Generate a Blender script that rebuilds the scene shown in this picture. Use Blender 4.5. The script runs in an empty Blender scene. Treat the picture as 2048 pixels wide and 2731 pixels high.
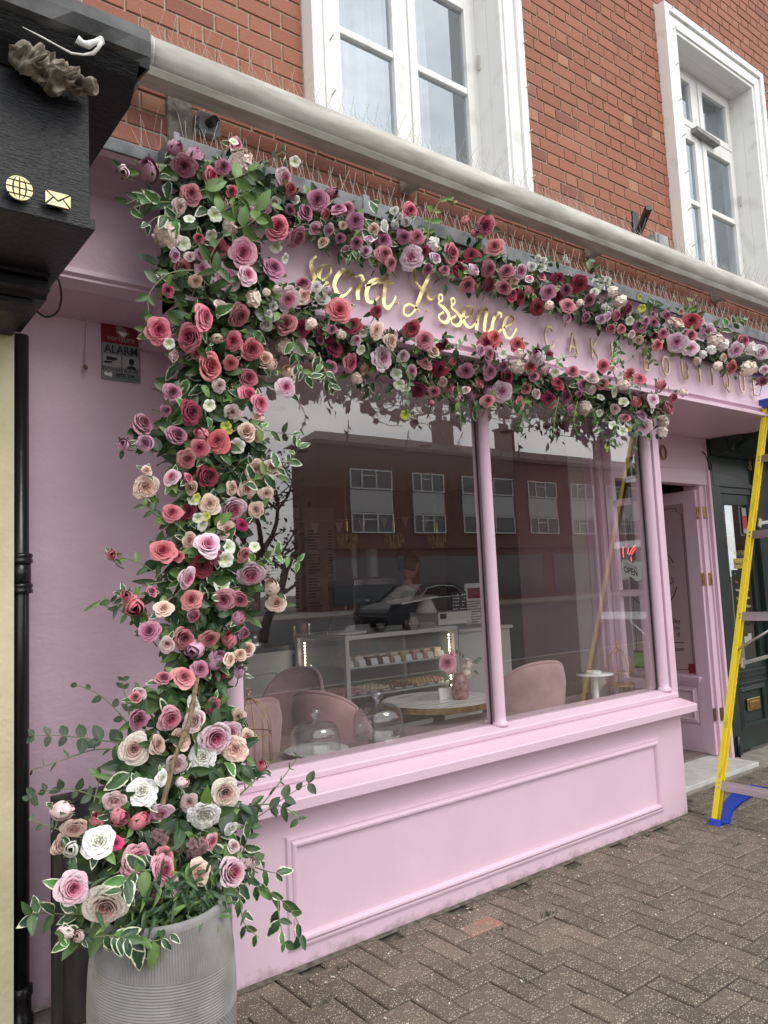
import bpy, math, random
import numpy as np
from mathutils import Vector, Matrix, noise
random.seed(7); np.random.seed(7)
scene = bpy.context.scene
COL = scene.collection
R = math.radians
# ------------------------------------------------------------------ camera
H = 1.5
PITCH, YAW, ROLL = R(5.41859766), R(37.59549031), R(-2.58168418)
FOC = 0.7458531673 * 2731          # focal length in pixels of a 2048 x 2731 frame
fw = Vector((math.cos(PITCH)*math.sin(YAW), math.cos(PITCH)*math.cos(YAW), math.sin(PITCH)))
r0 = Vector((math.cos(YAW), -math.sin(YAW), 0)); u0 = r0.cross(fw)
rt = r0*math.cos(ROLL) + u0*math.sin(ROLL); up = -r0*math.sin(ROLL) + u0*math.cos(ROLL)
EYE = Vector((0, 0, H))
cam_d = bpy.data.cameras.new("camera"); cam = bpy.data.objects.new("camera", cam_d); COL.objects.link(cam)
cam_d.sensor_fit = 'VERTICAL'; cam_d.sensor_height = 36; cam_d.lens = 0.7458531673*36
cam_d.clip_start = .05; cam_d.clip_end = 900
cam.matrix_world = Matrix(((rt.x, up.x, -fw.x, 0), (rt.y, up.y, -fw.y, 0), (rt.z, up.z, -fw.z, H), (0, 0, 0, 1)))
scene.camera = cam
# ------------------------------------------------------------------ sky, sun, exposure
SUN_EL, SUN_AZ = R(48), R(162)       # azimuth clockwise from +Y: the sun stands in front of the shop, a little to the right
w = bpy.data.worlds.new("World"); scene.world = w; w.use_nodes = True
nt = w.node_tree; nt.nodes.clear()
def N(t, kind, **kw):
    n = t.nodes.new(kind)
    for k, v in kw.items(): setattr(n, k, v)
    return n
sky = N(nt, 'ShaderNodeTexSky', sky_type='NISHITA', sun_disc=False, sun_elevation=SUN_EL, sun_rotation=SUN_AZ)
tc = N(nt, 'ShaderNodeTexCoord'); mp = N(nt, 'ShaderNodeMapping'); mp.inputs['Scale'].default_value = (1, 1, 2.6)
cn = N(nt, 'ShaderNodeTexNoise'); cn.inputs['Scale'].default_value = 1.6; cn.inputs['Detail'].default_value = 7; cn.inputs['Roughness'].default_value = .58
cr = N(nt, 'ShaderNodeValToRGB'); cr.color_ramp.elements[0].position = .30; cr.color_ramp.elements[0].color = (.25, .25, .25, 1)
cr.color_ramp.elements[1].position = .56; cr.color_ramp.elements[1].color = (1, 1, 1, 1)
cn2 = N(nt, 'ShaderNodeTexNoise'); cn2.inputs['Scale'].default_value = 4.5; cn2.inputs['Detail'].default_value = 6
cc = N(nt, 'ShaderNodeValToRGB'); cc.color_ramp.elements[0].position = .3; cc.color_ramp.elements[0].color = (10.5, 10.7, 11.0, 1)
cc.color_ramp.elements[1].position = .7; cc.color_ramp.elements[1].color = (16.5, 16.2, 15.6, 1)
mixs = N(nt, 'ShaderNodeMix', data_type='RGBA')
bg = N(nt, 'ShaderNodeBackground'); bg.inputs['Strength'].default_value = .125
wo = N(nt, 'ShaderNodeOutputWorld')
L = nt.links.new
L(tc.outputs['Generated'], mp.inputs['Vector']); L(mp.outputs[0], cn.inputs['Vector']); L(mp.outputs[0], cn2.inputs['Vector'])
L(cn.outputs[0], cr.inputs[0]); L(cn2.outputs[0], cc.inputs[0])
L(cr.outputs[0], mixs.inputs['Factor']); L(sky.outputs[0], mixs.inputs['A']); L(cc.outputs[0], mixs.inputs['B'])
L(mixs.outputs['Result'], bg.inputs['Color']); L(bg.outputs[0], wo.inputs[0])
sl = bpy.data.lights.new("sun", 'SUN'); sl.energy = .9; sl.angle = R(24); sl.color = (1, .96, .9)
so = bpy.data.objects.new("sun", sl); COL.objects.link(so)
sd = Vector((math.sin(SUN_AZ)*math.cos(SUN_EL), math.cos(SUN_AZ)*math.cos(SUN_EL), math.sin(SUN_EL)))
so.rotation_euler = sd.to_track_quat('Z', 'Y').to_euler()
vs = scene.view_settings; scene.display_settings.display_device = 'sRGB'
vs.view_transform = 'Standard'; vs.look = 'None'; vs.gamma = 1; vs.use_curve_mapping = False; vs.exposure = .36
scene.render.engine = 'CYCLES'
scene.cycles.max_bounces = 8; scene.cycles.transparent_max_bounces = 16; scene.cycles.diffuse_bounces = 4
# ------------------------------------------------------------------ rays through picture points, used to measure the place
def ray(x, y): return fw + rt*((x-1024)/FOC) - up*((y-1365.5)/FOC)
def W(x, y, Y): d = ray(x, y); return EYE + d*(Y/d.y)
def Zp(x, y, z): d = ray(x, y); return EYE + d*((z-H)/d.z)
def Xp(x, y, X): d = ray(x, y); return EYE + d*(X/d.x)
def proj(p):
    d = Vector(p)-EYE; q = d.dot(fw)
    return (1024+FOC*d.dot(rt)/q, 1365.5-FOC*d.dot(up)/q, q)
# ------------------------------------------------------------------ naming and grouping
def tag(o, label=None, cat=None, group=None, kind=None):
    if label: o['label'] = label
    if cat: o['category'] = cat
    if group: o['group'] = group
    if kind: o['kind'] = kind
    return o
ORD = 'first second third fourth fifth sixth seventh eighth ninth tenth eleventh twelfth thirteenth fourteenth fifteenth sixteenth seventeenth eighteenth nineteenth twentieth twenty-first twenty-second'.split()
def thing(name, label, cat, loc=(0, 0, 0), group=None, rz=0):
    o = bpy.data.objects.new(name, None); COL.objects.link(o); o.location = loc; o.rotation_euler = (0, 0, rz)
    o.empty_display_size = .1
    return tag(o, label, cat, group)
def link(name, me, parent=None, mat=None):
    o = bpy.data.objects.new(name, me); COL.objects.link(o)
    if mat is not None: me.materials.append(mat)
    if parent is not None:
        o.parent = parent
        if parent.type == 'EMPTY' and not parent.get('local'):
            o.matrix_parent_inverse = Matrix.Translation(-Vector(parent.location))
    return o
# ------------------------------------------------------------------ mesh builder
class MB:
    def __init__(s): s.v = []; s.f = []; s.m = []; s.mi = 0; s.tn = None; s.tone = 0.5; s.tones = []
    def add(s, vs, fs):
        b = len(s.v); s.v += [tuple(p) for p in vs]
        for f in fs: s.f.append(tuple(i+b for i in f)); s.m.append(s.mi); s.tones.append(s.tone)
        return s
    def box(s, x0, x1, y0, y1, z0, z1):
        v = [(x0,y0,z0),(x1,y0,z0),(x1,y1,z0),(x0,y1,z0),(x0,y0,z1),(x1,y0,z1),(x1,y1,z1),(x0,y1,z1)]
        return s.add(v, [(0,3,2,1),(4,5,6,7),(0,1,5,4),(1,2,6,5),(2,3,7,6),(3,0,4,7)])
    def obox(s, M, x0, x1, y0, y1, z0, z1):
        v = [(x0,y0,z0),(x1,y0,z0),(x1,y1,z0),(x0,y1,z0),(x0,y0,z1),(x1,y0,z1),(x1,y1,z1),(x0,y1,z1)]
        return s.add([M @ Vector(p) for p in v], [(0,3,2,1),(4,5,6,7),(0,1,5,4),(1,2,6,5),(2,3,7,6),(3,0,4,7)])
    def prof_x(s, pts, x0, x1, m0=0, m1=0):      # pts (y,z) loop extruded along X
        n = len(pts)
        v = [(x0, y, z) for y, z in pts] + [(x1, y, z) for y, z in pts]
        f = [(i, (i+1) % n, n+(i+1) % n, n+i) for i in range(n)] + [tuple(range(n-1, -1, -1)), tuple(range(n, 2*n))]
        return s.add(v, f)
    def prism(s, pts, O, U, V, Nn, d):           # 2D loop in plane O,U,V pushed back along Nn by d
        n = len(pts); O = Vector(O); U = Vector(U); V = Vector(V); Nn = Vector(Nn)
        a = [O+U*p[0]+V*p[1] for p in pts]; b = [p+Nn*d for p in a]
        return s.add(a+b, [tuple(range(n)), tuple(range(2*n-1, n-1, -1))]+[(i, n+i, n+(i+1) % n, (i+1) % n) for i in range(n)])
    def tube(s, pts, r, n=8, caps=True, rs=None):
        pts = [Vector(p) for p in pts]; m = len(pts); V = []; F = []
        t0 = (pts[1]-pts[0]).normalized(); ax = Vector((0,0,1)) if abs(t0.z) < .9 else Vector((1,0,0))
        nn = t0.cross(ax).normalized()
        for i, p in enumerate(pts):
            t = ((pts[min(i+1, m-1)]-pts[max(i-1, 0)])).normalized()
            nn = (nn - t*nn.dot(t)).normalized(); bb = t.cross(nn)
            rr = rs[i] if rs else r
            for k in range(n):
                a = 2*math.pi*k/n; V.append(p+nn*(rr*math.cos(a))+bb*(rr*math.sin(a)))
        for i in range(m-1):
            for k in range(n):
                F.append((i*n+k, i*n+(k+1) % n, (i+1)*n+(k+1) % n, (i+1)*n+k))
        if caps: F.append(tuple(range(n-1, -1, -1))); F.append(tuple((m-1)*n+k for k in range(n)))
        return s.add(V, F)
    def lathe(s, prof, c=(0,0,0), n=32):         # prof (r,z)
        c = Vector(c); V = []; F = []; m = len(prof)
        for r, z in prof:
            for k in range(n):
                a = 2*math.pi*k/n; V.append(c+Vector((r*math.cos(a), r*math.sin(a), z)))
        for i in range(m-1):
            for k in range(n): F.append((i*n+k, i*n+(k+1) % n, (i+1)*n+(k+1) % n, (i+1)*n+k))
        return s.add(V, F)
    def grid(s, fn, nu, nv):
        V = [fn(i/(nu-1), j/(nv-1)) for j in range(nv) for i in range(nu)]
        return s.add(V, [(j*nu+i, j*nu+i+1, (j+1)*nu+i+1, (j+1)*nu+i) for j in range(nv-1) for i in range(nu-1)])
    def sphere(s, c, r, n=12, m=8, sc=(1,1,1)):
        c = Vector(c)
        return s.grid(lambda u, v: c+Vector((r*sc[0]*math.sin(v*math.pi)*math.cos(u*2*math.pi), r*sc[1]*math.sin(v*math.pi)*math.sin(u*2*math.pi), r*sc[2]*math.cos(v*math.pi))), n+1, m+1)
    def mesh(s, name, mats=None, smooth=False, tone=False):
        me = bpy.data.meshes.new(name); me.from_pydata(s.v, [], s.f); me.update()
        if mats is not None:
            for x in (mats if isinstance(mats, (list, tuple)) else [mats]): me.materials.append(x)
        if any(s.m): me.polygons.foreach_set('material_index', s.m)
        if smooth: me.polygons.foreach_set('use_smooth', [True]*len(s.f))
        if tone:
            a = me.attributes.new('tone', 'FLOAT', 'FACE'); a.data.foreach_set('value', s.tones)
        return me
    def build(s, name, mats, parent=None, smooth=False, bev=0, tone=False, kind=None, label=None, seg=2, autos=False):
        me = s.mesh(name, mats, smooth, tone); o = link(name, me, parent)
        if bev:
            b = o.modifiers.new('bevel', 'BEVEL'); b.width = bev; b.segments = seg; b.limit_method = 'ANGLE'; b.angle_limit = R(40)
        if kind: o['kind'] = kind
        if label: o['label'] = label
        return o
def text_mesh(txt, size, O, U, V, d=.0006, align='LEFT', bold=0, name='lettering', sx=1):
    cu = bpy.data.curves.new('t', 'FONT'); cu.body = txt; cu.size = size; cu.align_x = align; cu.offset = bold; cu.fill_mode = 'FRONT'
    cu.resolution_u = 3
    o = bpy.data.objects.new('t', cu); COL.objects.link(o)
    dg = bpy.context.evaluated_depsgraph_get(); me = bpy.data.meshes.new_from_object(o.evaluated_get(dg))
    bpy.data.objects.remove(o); bpy.data.curves.remove(cu)
    O = Vector(O); U = Vector(U).normalized(); V = Vector(V).normalized(); Nn = U.cross(V)
    M = Matrix(((U.x*sx, V.x, Nn.x, O.x), (U.y*sx, V.y, Nn.y, O.y), (U.z*sx, V.z, Nn.z, O.z), (0,0,0,1)))
    me.transform(M); me.materials.clear(); me.name = name
    return me
# ------------------------------------------------------------------ materials
MATS = {}
def mat(name, col, rough=.5, metal=0, spec=.5, **k):
    m = bpy.data.materials.new(name); m.use_nodes = True; t = m.node_tree; b = t.nodes['Principled BSDF']
    b.inputs['Base Color'].default_value = (*col, 1); b.inputs['Roughness'].default_value = rough
    b.inputs['Metallic'].default_value = metal; b.inputs['Specular IOR Level'].default_value = spec
    for kk, v in k.items():
        b.inputs[kk.replace('_', ' ')].default_value = v
    MATS[name] = m
    return m
def noise_col(m, stops, scale=8, detail=4, fac_pos=(.35, .65), bump=0, bscale=None, bdist=.002, coord='Object', rough=None, stretch=None, rr=None):
    """vary a base colour with noise and add fine relief"""
    t = m.node_tree; b = t.nodes['Principled BSDF']; l = t.links.new
    tc = N(t, 'ShaderNodeTexCoord'); mpn = N(t, 'ShaderNodeMapping'); l(tc.outputs[coord], mpn.inputs[0])
    if stretch: mpn.inputs['Scale'].default_value = stretch
    n = N(t, 'ShaderNodeTexNoise'); n.inputs['Scale'].default_value = scale; n.inputs['Detail'].default_value = detail; l(mpn.outputs[0], n.inputs['Vector'])
    if stops:
        r = N(t, 'ShaderNodeValToRGB'); e = r.color_ramp.elements
        e[0].position = fac_pos[0]; e[0].color = (*stops[0], 1); e[1].position = fac_pos[1]; e[1].color = (*stops[1], 1)
        l(n.outputs[0], r.inputs[0]); l(r.outputs[0], b.inputs['Base Color'])
    if rr:
        q = N(t, 'ShaderNodeMapRange'); q.inputs['To Min'].default_value = rr[0]; q.inputs['To Max'].default_value = rr[1]; l(n.outputs[0], q.inputs[0]); l(q.outputs[0], b.inputs['Roughness'])
    if bump:
        n2 = N(t, 'ShaderNodeTexNoise'); n2.inputs['Scale'].default_value = bscale or scale*4; n2.inputs['Detail'].default_value = 5; l(mpn.outputs[0], n2.inputs['Vector'])
        bp = N(t, 'ShaderNodeBump'); bp.inputs['Strength'].default_value = bump; bp.inputs['Distance'].default_value = bdist
        l(n2.outputs[0], bp.inputs['Height']); l(bp.outputs[0], b.inputs['Normal'])
    return m
PINK = (.68, .49, .595)
pink = noise_col(mat('pink_paint', PINK, .42), [(.668,.480,.583), (.695,.502,.608)], scale=2, detail=5, bump=.22, bscale=55, bdist=.0015, rr=(.34,.5))
pinkr = noise_col(mat('pink_render', PINK, .6), [(.645,.462,.555), (.69,.495,.597)], scale=4, detail=6, bump=.6, bscale=26, bdist=.006, rr=(.5,.7), stretch=(1,1,1.6))
pinkdirty = noise_col(mat('pink_plinth', PINK, .5), [(.655,.470,.568), (.69,.497,.603)], scale=3, detail=7, bump=.2, bscale=40, bdist=.003)
white = noise_col(mat('white_window_paint', (.78,.78,.76), .45), [(.58,.56,.52), (.80,.80,.785)], scale=6, detail=9, fac_pos=(.22,.44), bump=.2, bscale=60, bdist=.001)
lead = noise_col(mat('lead_sheet', (.14,.15,.16), .55), [(.09,.095,.10), (.22,.23,.24)], scale=9, detail=8, bump=.5, bscale=20, bdist=.004)
leadd = noise_col(mat('dark_roof_felt', (.05,.052,.055), .6), [(.028,.03,.032), (.085,.088,.09)], scale=9, detail=8, bump=.6, bscale=22, bdist=.005)
alu = mat('brushed_aluminium', (.62,.62,.62), .35, 1); noise_col(alu, [(.52,.52,.53), (.68,.68,.68)], scale=30, stretch=(1,.1,1))
steel = mat('steel_wire', (.35,.33,.30), .4, 1)
gold = mat('polished_gold', (.92,.76,.36), .20, 1); gold_dull = mat('bronze_gold', (.46,.36,.22), .25, 1)
brass = mat('brass', (.60,.42,.16), .28, 1); noise_col(brass, [(.42,.28,.10), (.68,.48,.18)], scale=25, detail=6)
bronze = mat('aged_bronze', (.20,.13,.09), .45, .8)
black = mat('black_gloss_paint', (.012,.013,.015), .22)
blackp = mat('black_downpipe_paint', (.014,.014,.016), .25); noise_col(blackp, None, bump=.25, scale=14, bscale=35, bdist=.002)
cream = noise_col(mat('cream_render', (.66,.60,.40), .8), [(.60,.54,.35), (.70,.64,.44)], scale=5, detail=6, bump=.9, bscale=34, bdist=.006)
green = noise_col(mat('dark_green_paint', (.018,.032,.03), .3), [(.014,.026,.024), (.024,.04,.037)], scale=5, bump=.15, bscale=40, bdist=.001)
yellow = mat('yellow_fibreglass', (.80,.62,.0), .38); noise_col(yellow, [(.50,.39,.03), (.80,.63,.01)], scale=26, detail=9, fac_pos=(.24,.40), bump=.2, bscale=90, bdist=.0006, stretch=(1,1,.15))
blue = mat('blue_plastic', (.012,.06,.42), .35)
velvet = mat('pink_velvet', (.42,.26,.27), .9, Sheen_Weight=.5, Sheen_Roughness=.4); noise_col(velvet, [(.36,.215,.22), (.46,.29,.295)], scale=7, detail=4, bump=.2, bscale=180, bdist=.001)
def splash(m, col, h, amt=.6):
    t = m.node_tree; b = t.nodes['Principled BSDF']; l = t.links.new; src = b.inputs['Base Color'].links[0].from_socket
    tc = N(t, 'ShaderNodeTexCoord'); sx = N(t, 'ShaderNodeSeparateXYZ'); l(tc.outputs['Object'], sx.inputs[0])
    n = N(t, 'ShaderNodeTexNoise'); n.inputs['Scale'].default_value = 14; n.inputs['Detail'].default_value = 8; n.inputs['Roughness'].default_value = .7; l(tc.outputs['Object'], n.inputs['Vector'])
    a = N(t, 'ShaderNodeMath', operation='MULTIPLY_ADD'); l(n.outputs[0], a.inputs[0]); a.inputs[1].default_value = h*2.4; a.inputs[2].default_value = -h*.75
    mr = N(t, 'ShaderNodeMapRange'); s_ = N(t, 'ShaderNodeMath', operation='SUBTRACT'); l(a.outputs[0], s_.inputs[0]); l(sx.outputs[2], s_.inputs[1]); l(s_.outputs[0], mr.inputs[0]); mr.inputs['From Min'].default_value = 0; mr.inputs['From Max'].default_value = h*.6; mr.inputs['To Max'].default_value = amt
    mx = N(t, 'ShaderNodeMix', data_type='RGBA'); l(mr.outputs[0], mx.inputs['Factor']); l(src, mx.inputs['A']); mx.inputs['B'].default_value = (*col, 1); l(mx.outputs['Result'], b.inputs['Base Color'])
splash(pinkdirty, (.24,.185,.17), .085, .7); splash(pinkr, (.30,.23,.23), .12, .6)
def glass_mat(name, f0=.085, tint=(1,1,1), rough=0.0, bump=0, refl=(1,1,1)):
    m = bpy.data.materials.new(name); m.use_nodes = True; t = m.node_tree; t.nodes.clear(); l = t.links.new
    g = N(t, 'ShaderNodeNewGeometry'); dp = N(t, 'ShaderNodeVectorMath', operation='DOT_PRODUCT'); l(g.outputs['Normal'], dp.inputs[0]); l(g.outputs['Incoming'], dp.inputs[1])
    ab = N(t, 'ShaderNodeMath', operation='ABSOLUTE'); l(dp.outputs['Value'], ab.inputs[0])
    om = N(t, 'ShaderNodeMath', operation='SUBTRACT'); om.inputs[0].default_value = 1; l(ab.outputs[0], om.inputs[1])
    pw = N(t, 'ShaderNodeMath', operation='POWER'); l(om.outputs[0], pw.inputs[0]); pw.inputs[1].default_value = 4.2
    ma = N(t, 'ShaderNodeMath', operation='MULTIPLY_ADD'); l(pw.outputs[0], ma.inputs[0]); ma.inputs[1].default_value = 1-f0; ma.inputs[2].default_value = f0
    tr = N(t, 'ShaderNodeBsdfTransparent'); tr.inputs[0].default_value = (*tint, 1)
    gl = N(t, 'ShaderNodeBsdfGlossy'); gl.inputs['Roughness'].default_value = rough; gl.inputs['Color'].default_value = (*refl, 1)
    if bump:
        tcn = N(t, 'ShaderNodeTexCoord'); nn = N(t, 'ShaderNodeTexNoise'); nn.inputs['Scale'].default_value = 1.3; nn.inputs['Detail'].default_value = 1
        bp = N(t, 'ShaderNodeBump'); bp.inputs['Strength'].default_value = bump; bp.inputs['Distance'].default_value = .01
        l(tcn.outputs['Object'], nn.inputs['Vector']); l(nn.outputs[0], bp.inputs['Height']); l(bp.outputs[0], gl.inputs['Normal'])
    mx = N(t, 'ShaderNodeMixShader'); o = N(t, 'ShaderNodeOutputMaterial')
    l(ma.outputs[0], mx.inputs[0]); l(tr.outputs[0], mx.inputs[1]); l(gl.outputs[0], mx.inputs[2]); l(mx.outputs[0], o.inputs[0])
    return m
glass = glass_mat('shop_window_glass', .155, (.97,.97,.97), 0, .04)
upglass = glass_mat('upper_window_glass', .34, (.80,.84,.88), 0, .10, (.80,.88,.95))
thing_glass = glass_mat('clear_glassware', .07, (.95,.96,.96)); dome_glass = glass_mat('dome_glass', .13, (.86,.89,.90))
def attr_col(name, ramp, rough=.6, attr='tone', bump=0, bscale=40, bdist=.002, noise=.12, nscale=20, spec=.4, **k):
    """colour looked up from a per-face value stored on the mesh, broken up by noise"""
    m = mat(name, ramp[0][1], rough, 0, spec, **k); t = m.node_tree; b = t.nodes['Principled BSDF']; l = t.links.new
    a = N(t, 'ShaderNodeAttribute', attribute_name=attr); tc = N(t, 'ShaderNodeTexCoord')
    n = N(t, 'ShaderNodeTexNoise'); n.inputs['Scale'].default_value = nscale; n.inputs['Detail'].default_value = 6; l(tc.outputs['Object'], n.inputs['Vector'])
    ma = N(t, 'ShaderNodeMath', operation='MULTIPLY_ADD'); l(n.outputs[0], ma.inputs[0]); ma.inputs[1].default_value = noise*2; l(a.outputs['Fac'], ma.inputs[2])
    sb = N(t, 'ShaderNodeMath', operation='SUBTRACT'); l(ma.outputs[0], sb.inputs[0]); sb.inputs[1].default_value = noise
    r = N(t, 'ShaderNodeValToRGB'); e = r.color_ramp.elements
    e[0].position = ramp[0][0]; e[0].color = (*ramp[0][1], 1); e[1].position = ramp[-1][0]; e[1].color = (*ramp[-1][1], 1)
    for p, c in ramp[1:-1]: q = e.new(p); q.color = (*c, 1)
    l(sb.outputs[0], r.inputs[0]); l(r.outputs[0], b.inputs['Base Color'])
    if bump:
        n2 = N(t, 'ShaderNodeTexNoise'); n2.inputs['Scale'].default_value = bscale; n2.inputs['Detail'].default_value = 6; l(tc.outputs['Object'], n2.inputs['Vector'])
        bp = N(t, 'ShaderNodeBump'); bp.inputs['Strength'].default_value = bump; bp.inputs['Distance'].default_value = bdist
        l(n2.outputs[0], bp.inputs['Height']); l(bp.outputs[0], b.inputs['Normal'])
    return m
# ================================================================== GROUND
def speck_mat(name, base, attr=True):
    m = mat(name, base, .8, 0, .3); t = m.node_tree; b = t.nodes['Principled BSDF']; l = t.links.new
    tc = N(t, 'ShaderNodeTexCoord')
    v = N(t, 'ShaderNodeTexVoronoi'); v.inputs['Scale'].default_value = 150; v.inputs['Randomness'].default_value = 1; l(tc.outputs['Object'], v.inputs['Vector'])
    v2 = N(t, 'ShaderNodeTexVoronoi'); v2.inputs['Scale'].default_value = 260; l(tc.outputs['Object'], v2.inputs['Vector'])
    a = N(t, 'ShaderNodeAttribute', attribute_name='tone')
    n = N(t, 'ShaderNodeTexNoise'); n.inputs['Scale'].default_value = 5; n.inputs['Detail'].default_value = 7; l(tc.outputs['Object'], n.inputs['Vector'])
    r = N(t, 'ShaderNodeValToRGB'); e = r.color_ramp.elements; e[0].position = .0; e[0].color = (.096,.078,.063,1); e[1].position = 1; e[1].color = (.34,.15,.11,1)
    q = e.new(.35); q.color = (.130,.104,.084,1); q = e.new(.7); q.color = (.17,.132,.105,1); q = e.new(.86); q.color = (.22,.17,.14,1)
    ad = N(t, 'ShaderNodeMath', operation='MULTIPLY_ADD'); l(n.outputs[0], ad.inputs[0]); ad.inputs[1].default_value = .5; n3 = N(t, 'ShaderNodeTexNoise'); n3.inputs['Scale'].default_value = 2.2; n3.inputs['Detail'].default_value = 3; gp = N(t, 'ShaderNodeNewGeometry'); l(gp.outputs['Position'], n3.inputs['Vector']); a3 = N(t, 'ShaderNodeMath', operation='MULTIPLY_ADD'); l(n3.outputs[0], a3.inputs[0]); a3.inputs[1].default_value = .9; l(a.outputs['Fac'], a3.inputs[2]); a4 = N(t, 'ShaderNodeMath', operation='SUBTRACT'); l(a3.outputs[0], a4.inputs[0]); a4.inputs[1].default_value = .47; l(a4.outputs[0], ad.inputs[2])
    sb = N(t, 'ShaderNodeMath', operation='SUBTRACT'); l(ad.outputs[0], sb.inputs[0]); sb.inputs[1].default_value = .25; l(sb.outputs[0], r.inputs[0])
    # pale aggregate chips: small cells picked at random
    def chips(vor, dist, keep):
        d = N(t, 'ShaderNodeMath', operation='LESS_THAN'); l(vor.outputs['Distance'], d.inputs[0]); d.inputs[1].default_value = dist
        s = N(t, 'ShaderNodeSeparateColor'); l(vor.outputs['Color'], s.inputs[0])
        g = N(t, 'ShaderNodeMath', operation='GREATER_THAN'); l(s.outputs[0], g.inputs[0]); g.inputs[1].default_value = keep
        mm = N(t, 'ShaderNodeMath', operation='MULTIPLY'); l(d.outputs[0], mm.inputs[0]); l(g.outputs[0], mm.inputs[1]); return mm
    c1 = chips(v, .34, .66); c2 = chips(v2, .42, .70)
    mx2 = N(t, 'ShaderNodeMix', data_type='RGBA'); l(c2.outputs[0], mx2.inputs['Factor']); l(r.outputs[0], mx2.inputs['A']); mx2.inputs['B'].default_value = (.32,.265,.20,1)
    mx = N(t, 'ShaderNodeMix', data_type='RGBA'); l(c1.outputs[0], mx.inputs['Factor']); l(mx2.outputs['Result'], mx.inputs['A']); mx.inputs['B'].default_value = (.48,.42,.325,1)
    l(mx.outputs['Result'], b.inputs['Base Color'])
    n2 = N(t, 'ShaderNodeTexNoise'); n2.inputs['Scale'].default_value = 150; n2.inputs['Detail'].default_value = 4; l(tc.outputs['Object'], n2.inputs['Vector'])
    bp = N(t, 'ShaderNodeBump'); bp.inputs['Strength'].default_value = .7; bp.inputs['Distance'].default_value = .003; l(n2.outputs[0], bp.inputs['Height']); l(bp.outputs[0], b.inputs['Normal'])
    return m
paver_m = speck_mat('exposed_aggregate_paver', (.15,.12,.09))
dirt = noise_col(mat('joint_grit', (.10,.085,.065), .95), [(.06,.05,.038), (.15,.13,.10)], scale=30, detail=8, bump=.8, bscale=120, bdist=.004)
asphalt = noise_col(mat('asphalt', (.05,.05,.052), .9), [(.04,.04,.042), (.065,.064,.066)], scale=20, bump=.5, bscale=120, bdist=.004)
concrete = noise_col(mat('concrete_strip', (.27,.25,.22), .85), [(.20,.18,.155), (.32,.29,.26)], scale=9, detail=9, bump=.7, bscale=60, bdist=.004)
g = MB(); g.add([(-140,-150,-.16),(160,-150,-.16),(160,90,-.16),(-140,90,-.16)], [(0,1,2,3)])
g.build('ground', dirt, kind='structure')
g = MB(); g.add([(-140,-28,-.12),(160,-28,-.12),(160,-4.2,-.12),(-140,-4.2,-.12)], [(0,1,2,3)])
g.build('road', asphalt, kind='structure')
g = MB(); g.box(-60,90,-4.35,-4.2,-.14,.004); g.box(-60,90,-28.1,-27.95,-.14,.0)
g.build('kerb', concrete, kind='structure')
g = MB()
g.add([(-60,-4.2,-.014),(90,-4.2,-.014),(90,3.02,-.014),(-60,3.02,-.014)], [(0,1,2,3)])
pav = g.build('pavement', dirt, kind='structure')
g = MB(); g.add([(-60,-34.3,.0),(90,-34.3,.0),(90,-28.1,.0),(-60,-28.1,.0)], [(0,1,2,3)])
g.build('far_pavement', concrete, kind='structure')
# block pavers in 90 degree herringbone, 100 x 200 mm
def paver_mesh(w, d, tone, name='paver', seedv=0):
    rnd = random.Random(seedv); b = .006; m = MB(); m.tone = tone
    j = lambda: rnd.uniform(-.0012, .0012)
    z1 = 0.0; z0 = -.03
    lo = [(0+j(),0+j(),z0),(w+j(),0+j(),z0),(w+j(),d+j(),z0),(0+j(),d+j(),z0)]
    md = [(x,y,z1-.006) for x,y,_ in lo]
    hi = [(b,b,z1+j()),(w-b,b,z1+j()),(w-b,d-b,z1+j()),(b,d-b,z1+j())]
    m.add(lo+md+hi, [(8,9,10,11)]+[(i,(i+1)%4,4+(i+1)%4,4+i) for i in range(4)]+[(4+i,4+(i+1)%4,8+(i+1)%4,8+i) for i in range(4)])
    return m
cells = []
u = .1; X0, Y0 = .0, 2.61
for i in range(-5, 95):
    for j in range(-60, 5):
        r = (i-j) % 4
        if r == 0: cells.append((X0+i*u, Y0+j*u, .2, .1))
        elif r == 3: cells.append((X0+i*u, Y0+j*u, .1, .2))
def inframe(p, mg=60):
    x, y, q = proj(p)
    return q > .2 and -mg < x < 2048+mg and -mg < y < 2731+mg
def clear_of(x, y, w_, d_):
    if 1.30 < x+w_ and x < 4.44 and y+d_ > 2.82: return False
    if y+d_ > 3.02: return False
    return True
vis = []; rest = []
tones = {}
for (x, y, w_, d_) in cells:
    if not clear_of(x, y, w_, d_): continue
    p = (x+w_/2, y+d_/2, 0)
    if inframe(p): vis.append((proj(p)[2], x, y, w_, d_))
    elif -1.5 < x < 9 and y > -1.6: rest.append((x, y, w_, d_))
vis.sort()
pm = {}
for ori in (0, 1):
    for k in range(9):
        tn = [.1,.2,.28,.35,.42,.5,.58,.66,.86][k]
        pm[ori, k] = paver_mesh(*((.1958,.0958) if ori == 0 else (.0958,.1958)), tn, seedv=k+ori*20).mesh('paver', paver_m, tone=True)
def pick():
    q = random.random(); return 8 if q < .015 else min(7, int(random.gauss(3.5, 2)) if 0 <= random.gauss(3.5, 2) else 3)
for n_, (q, x, y, w_, d_) in enumerate(vis):
    red = abs(x-2.3) < .06 and abs(y-2.51) < .06 and w_ > .15
    k = 8 if red else max(0, pick())
    if n_ < 298:
        o = bpy.data.objects.new('paver', pm[0 if w_ > d_ else 1, k]); COL.objects.link(o); o.parent = pav
        o.location = (x+.002, y+.002, random.uniform(-.003, .002)); o.rotation_euler = (random.uniform(-.008,.008), random.uniform(-.008,.008), random.uniform(-.006,.006))
    else: rest.append((x, y, w_, d_))
g = MB()
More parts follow.
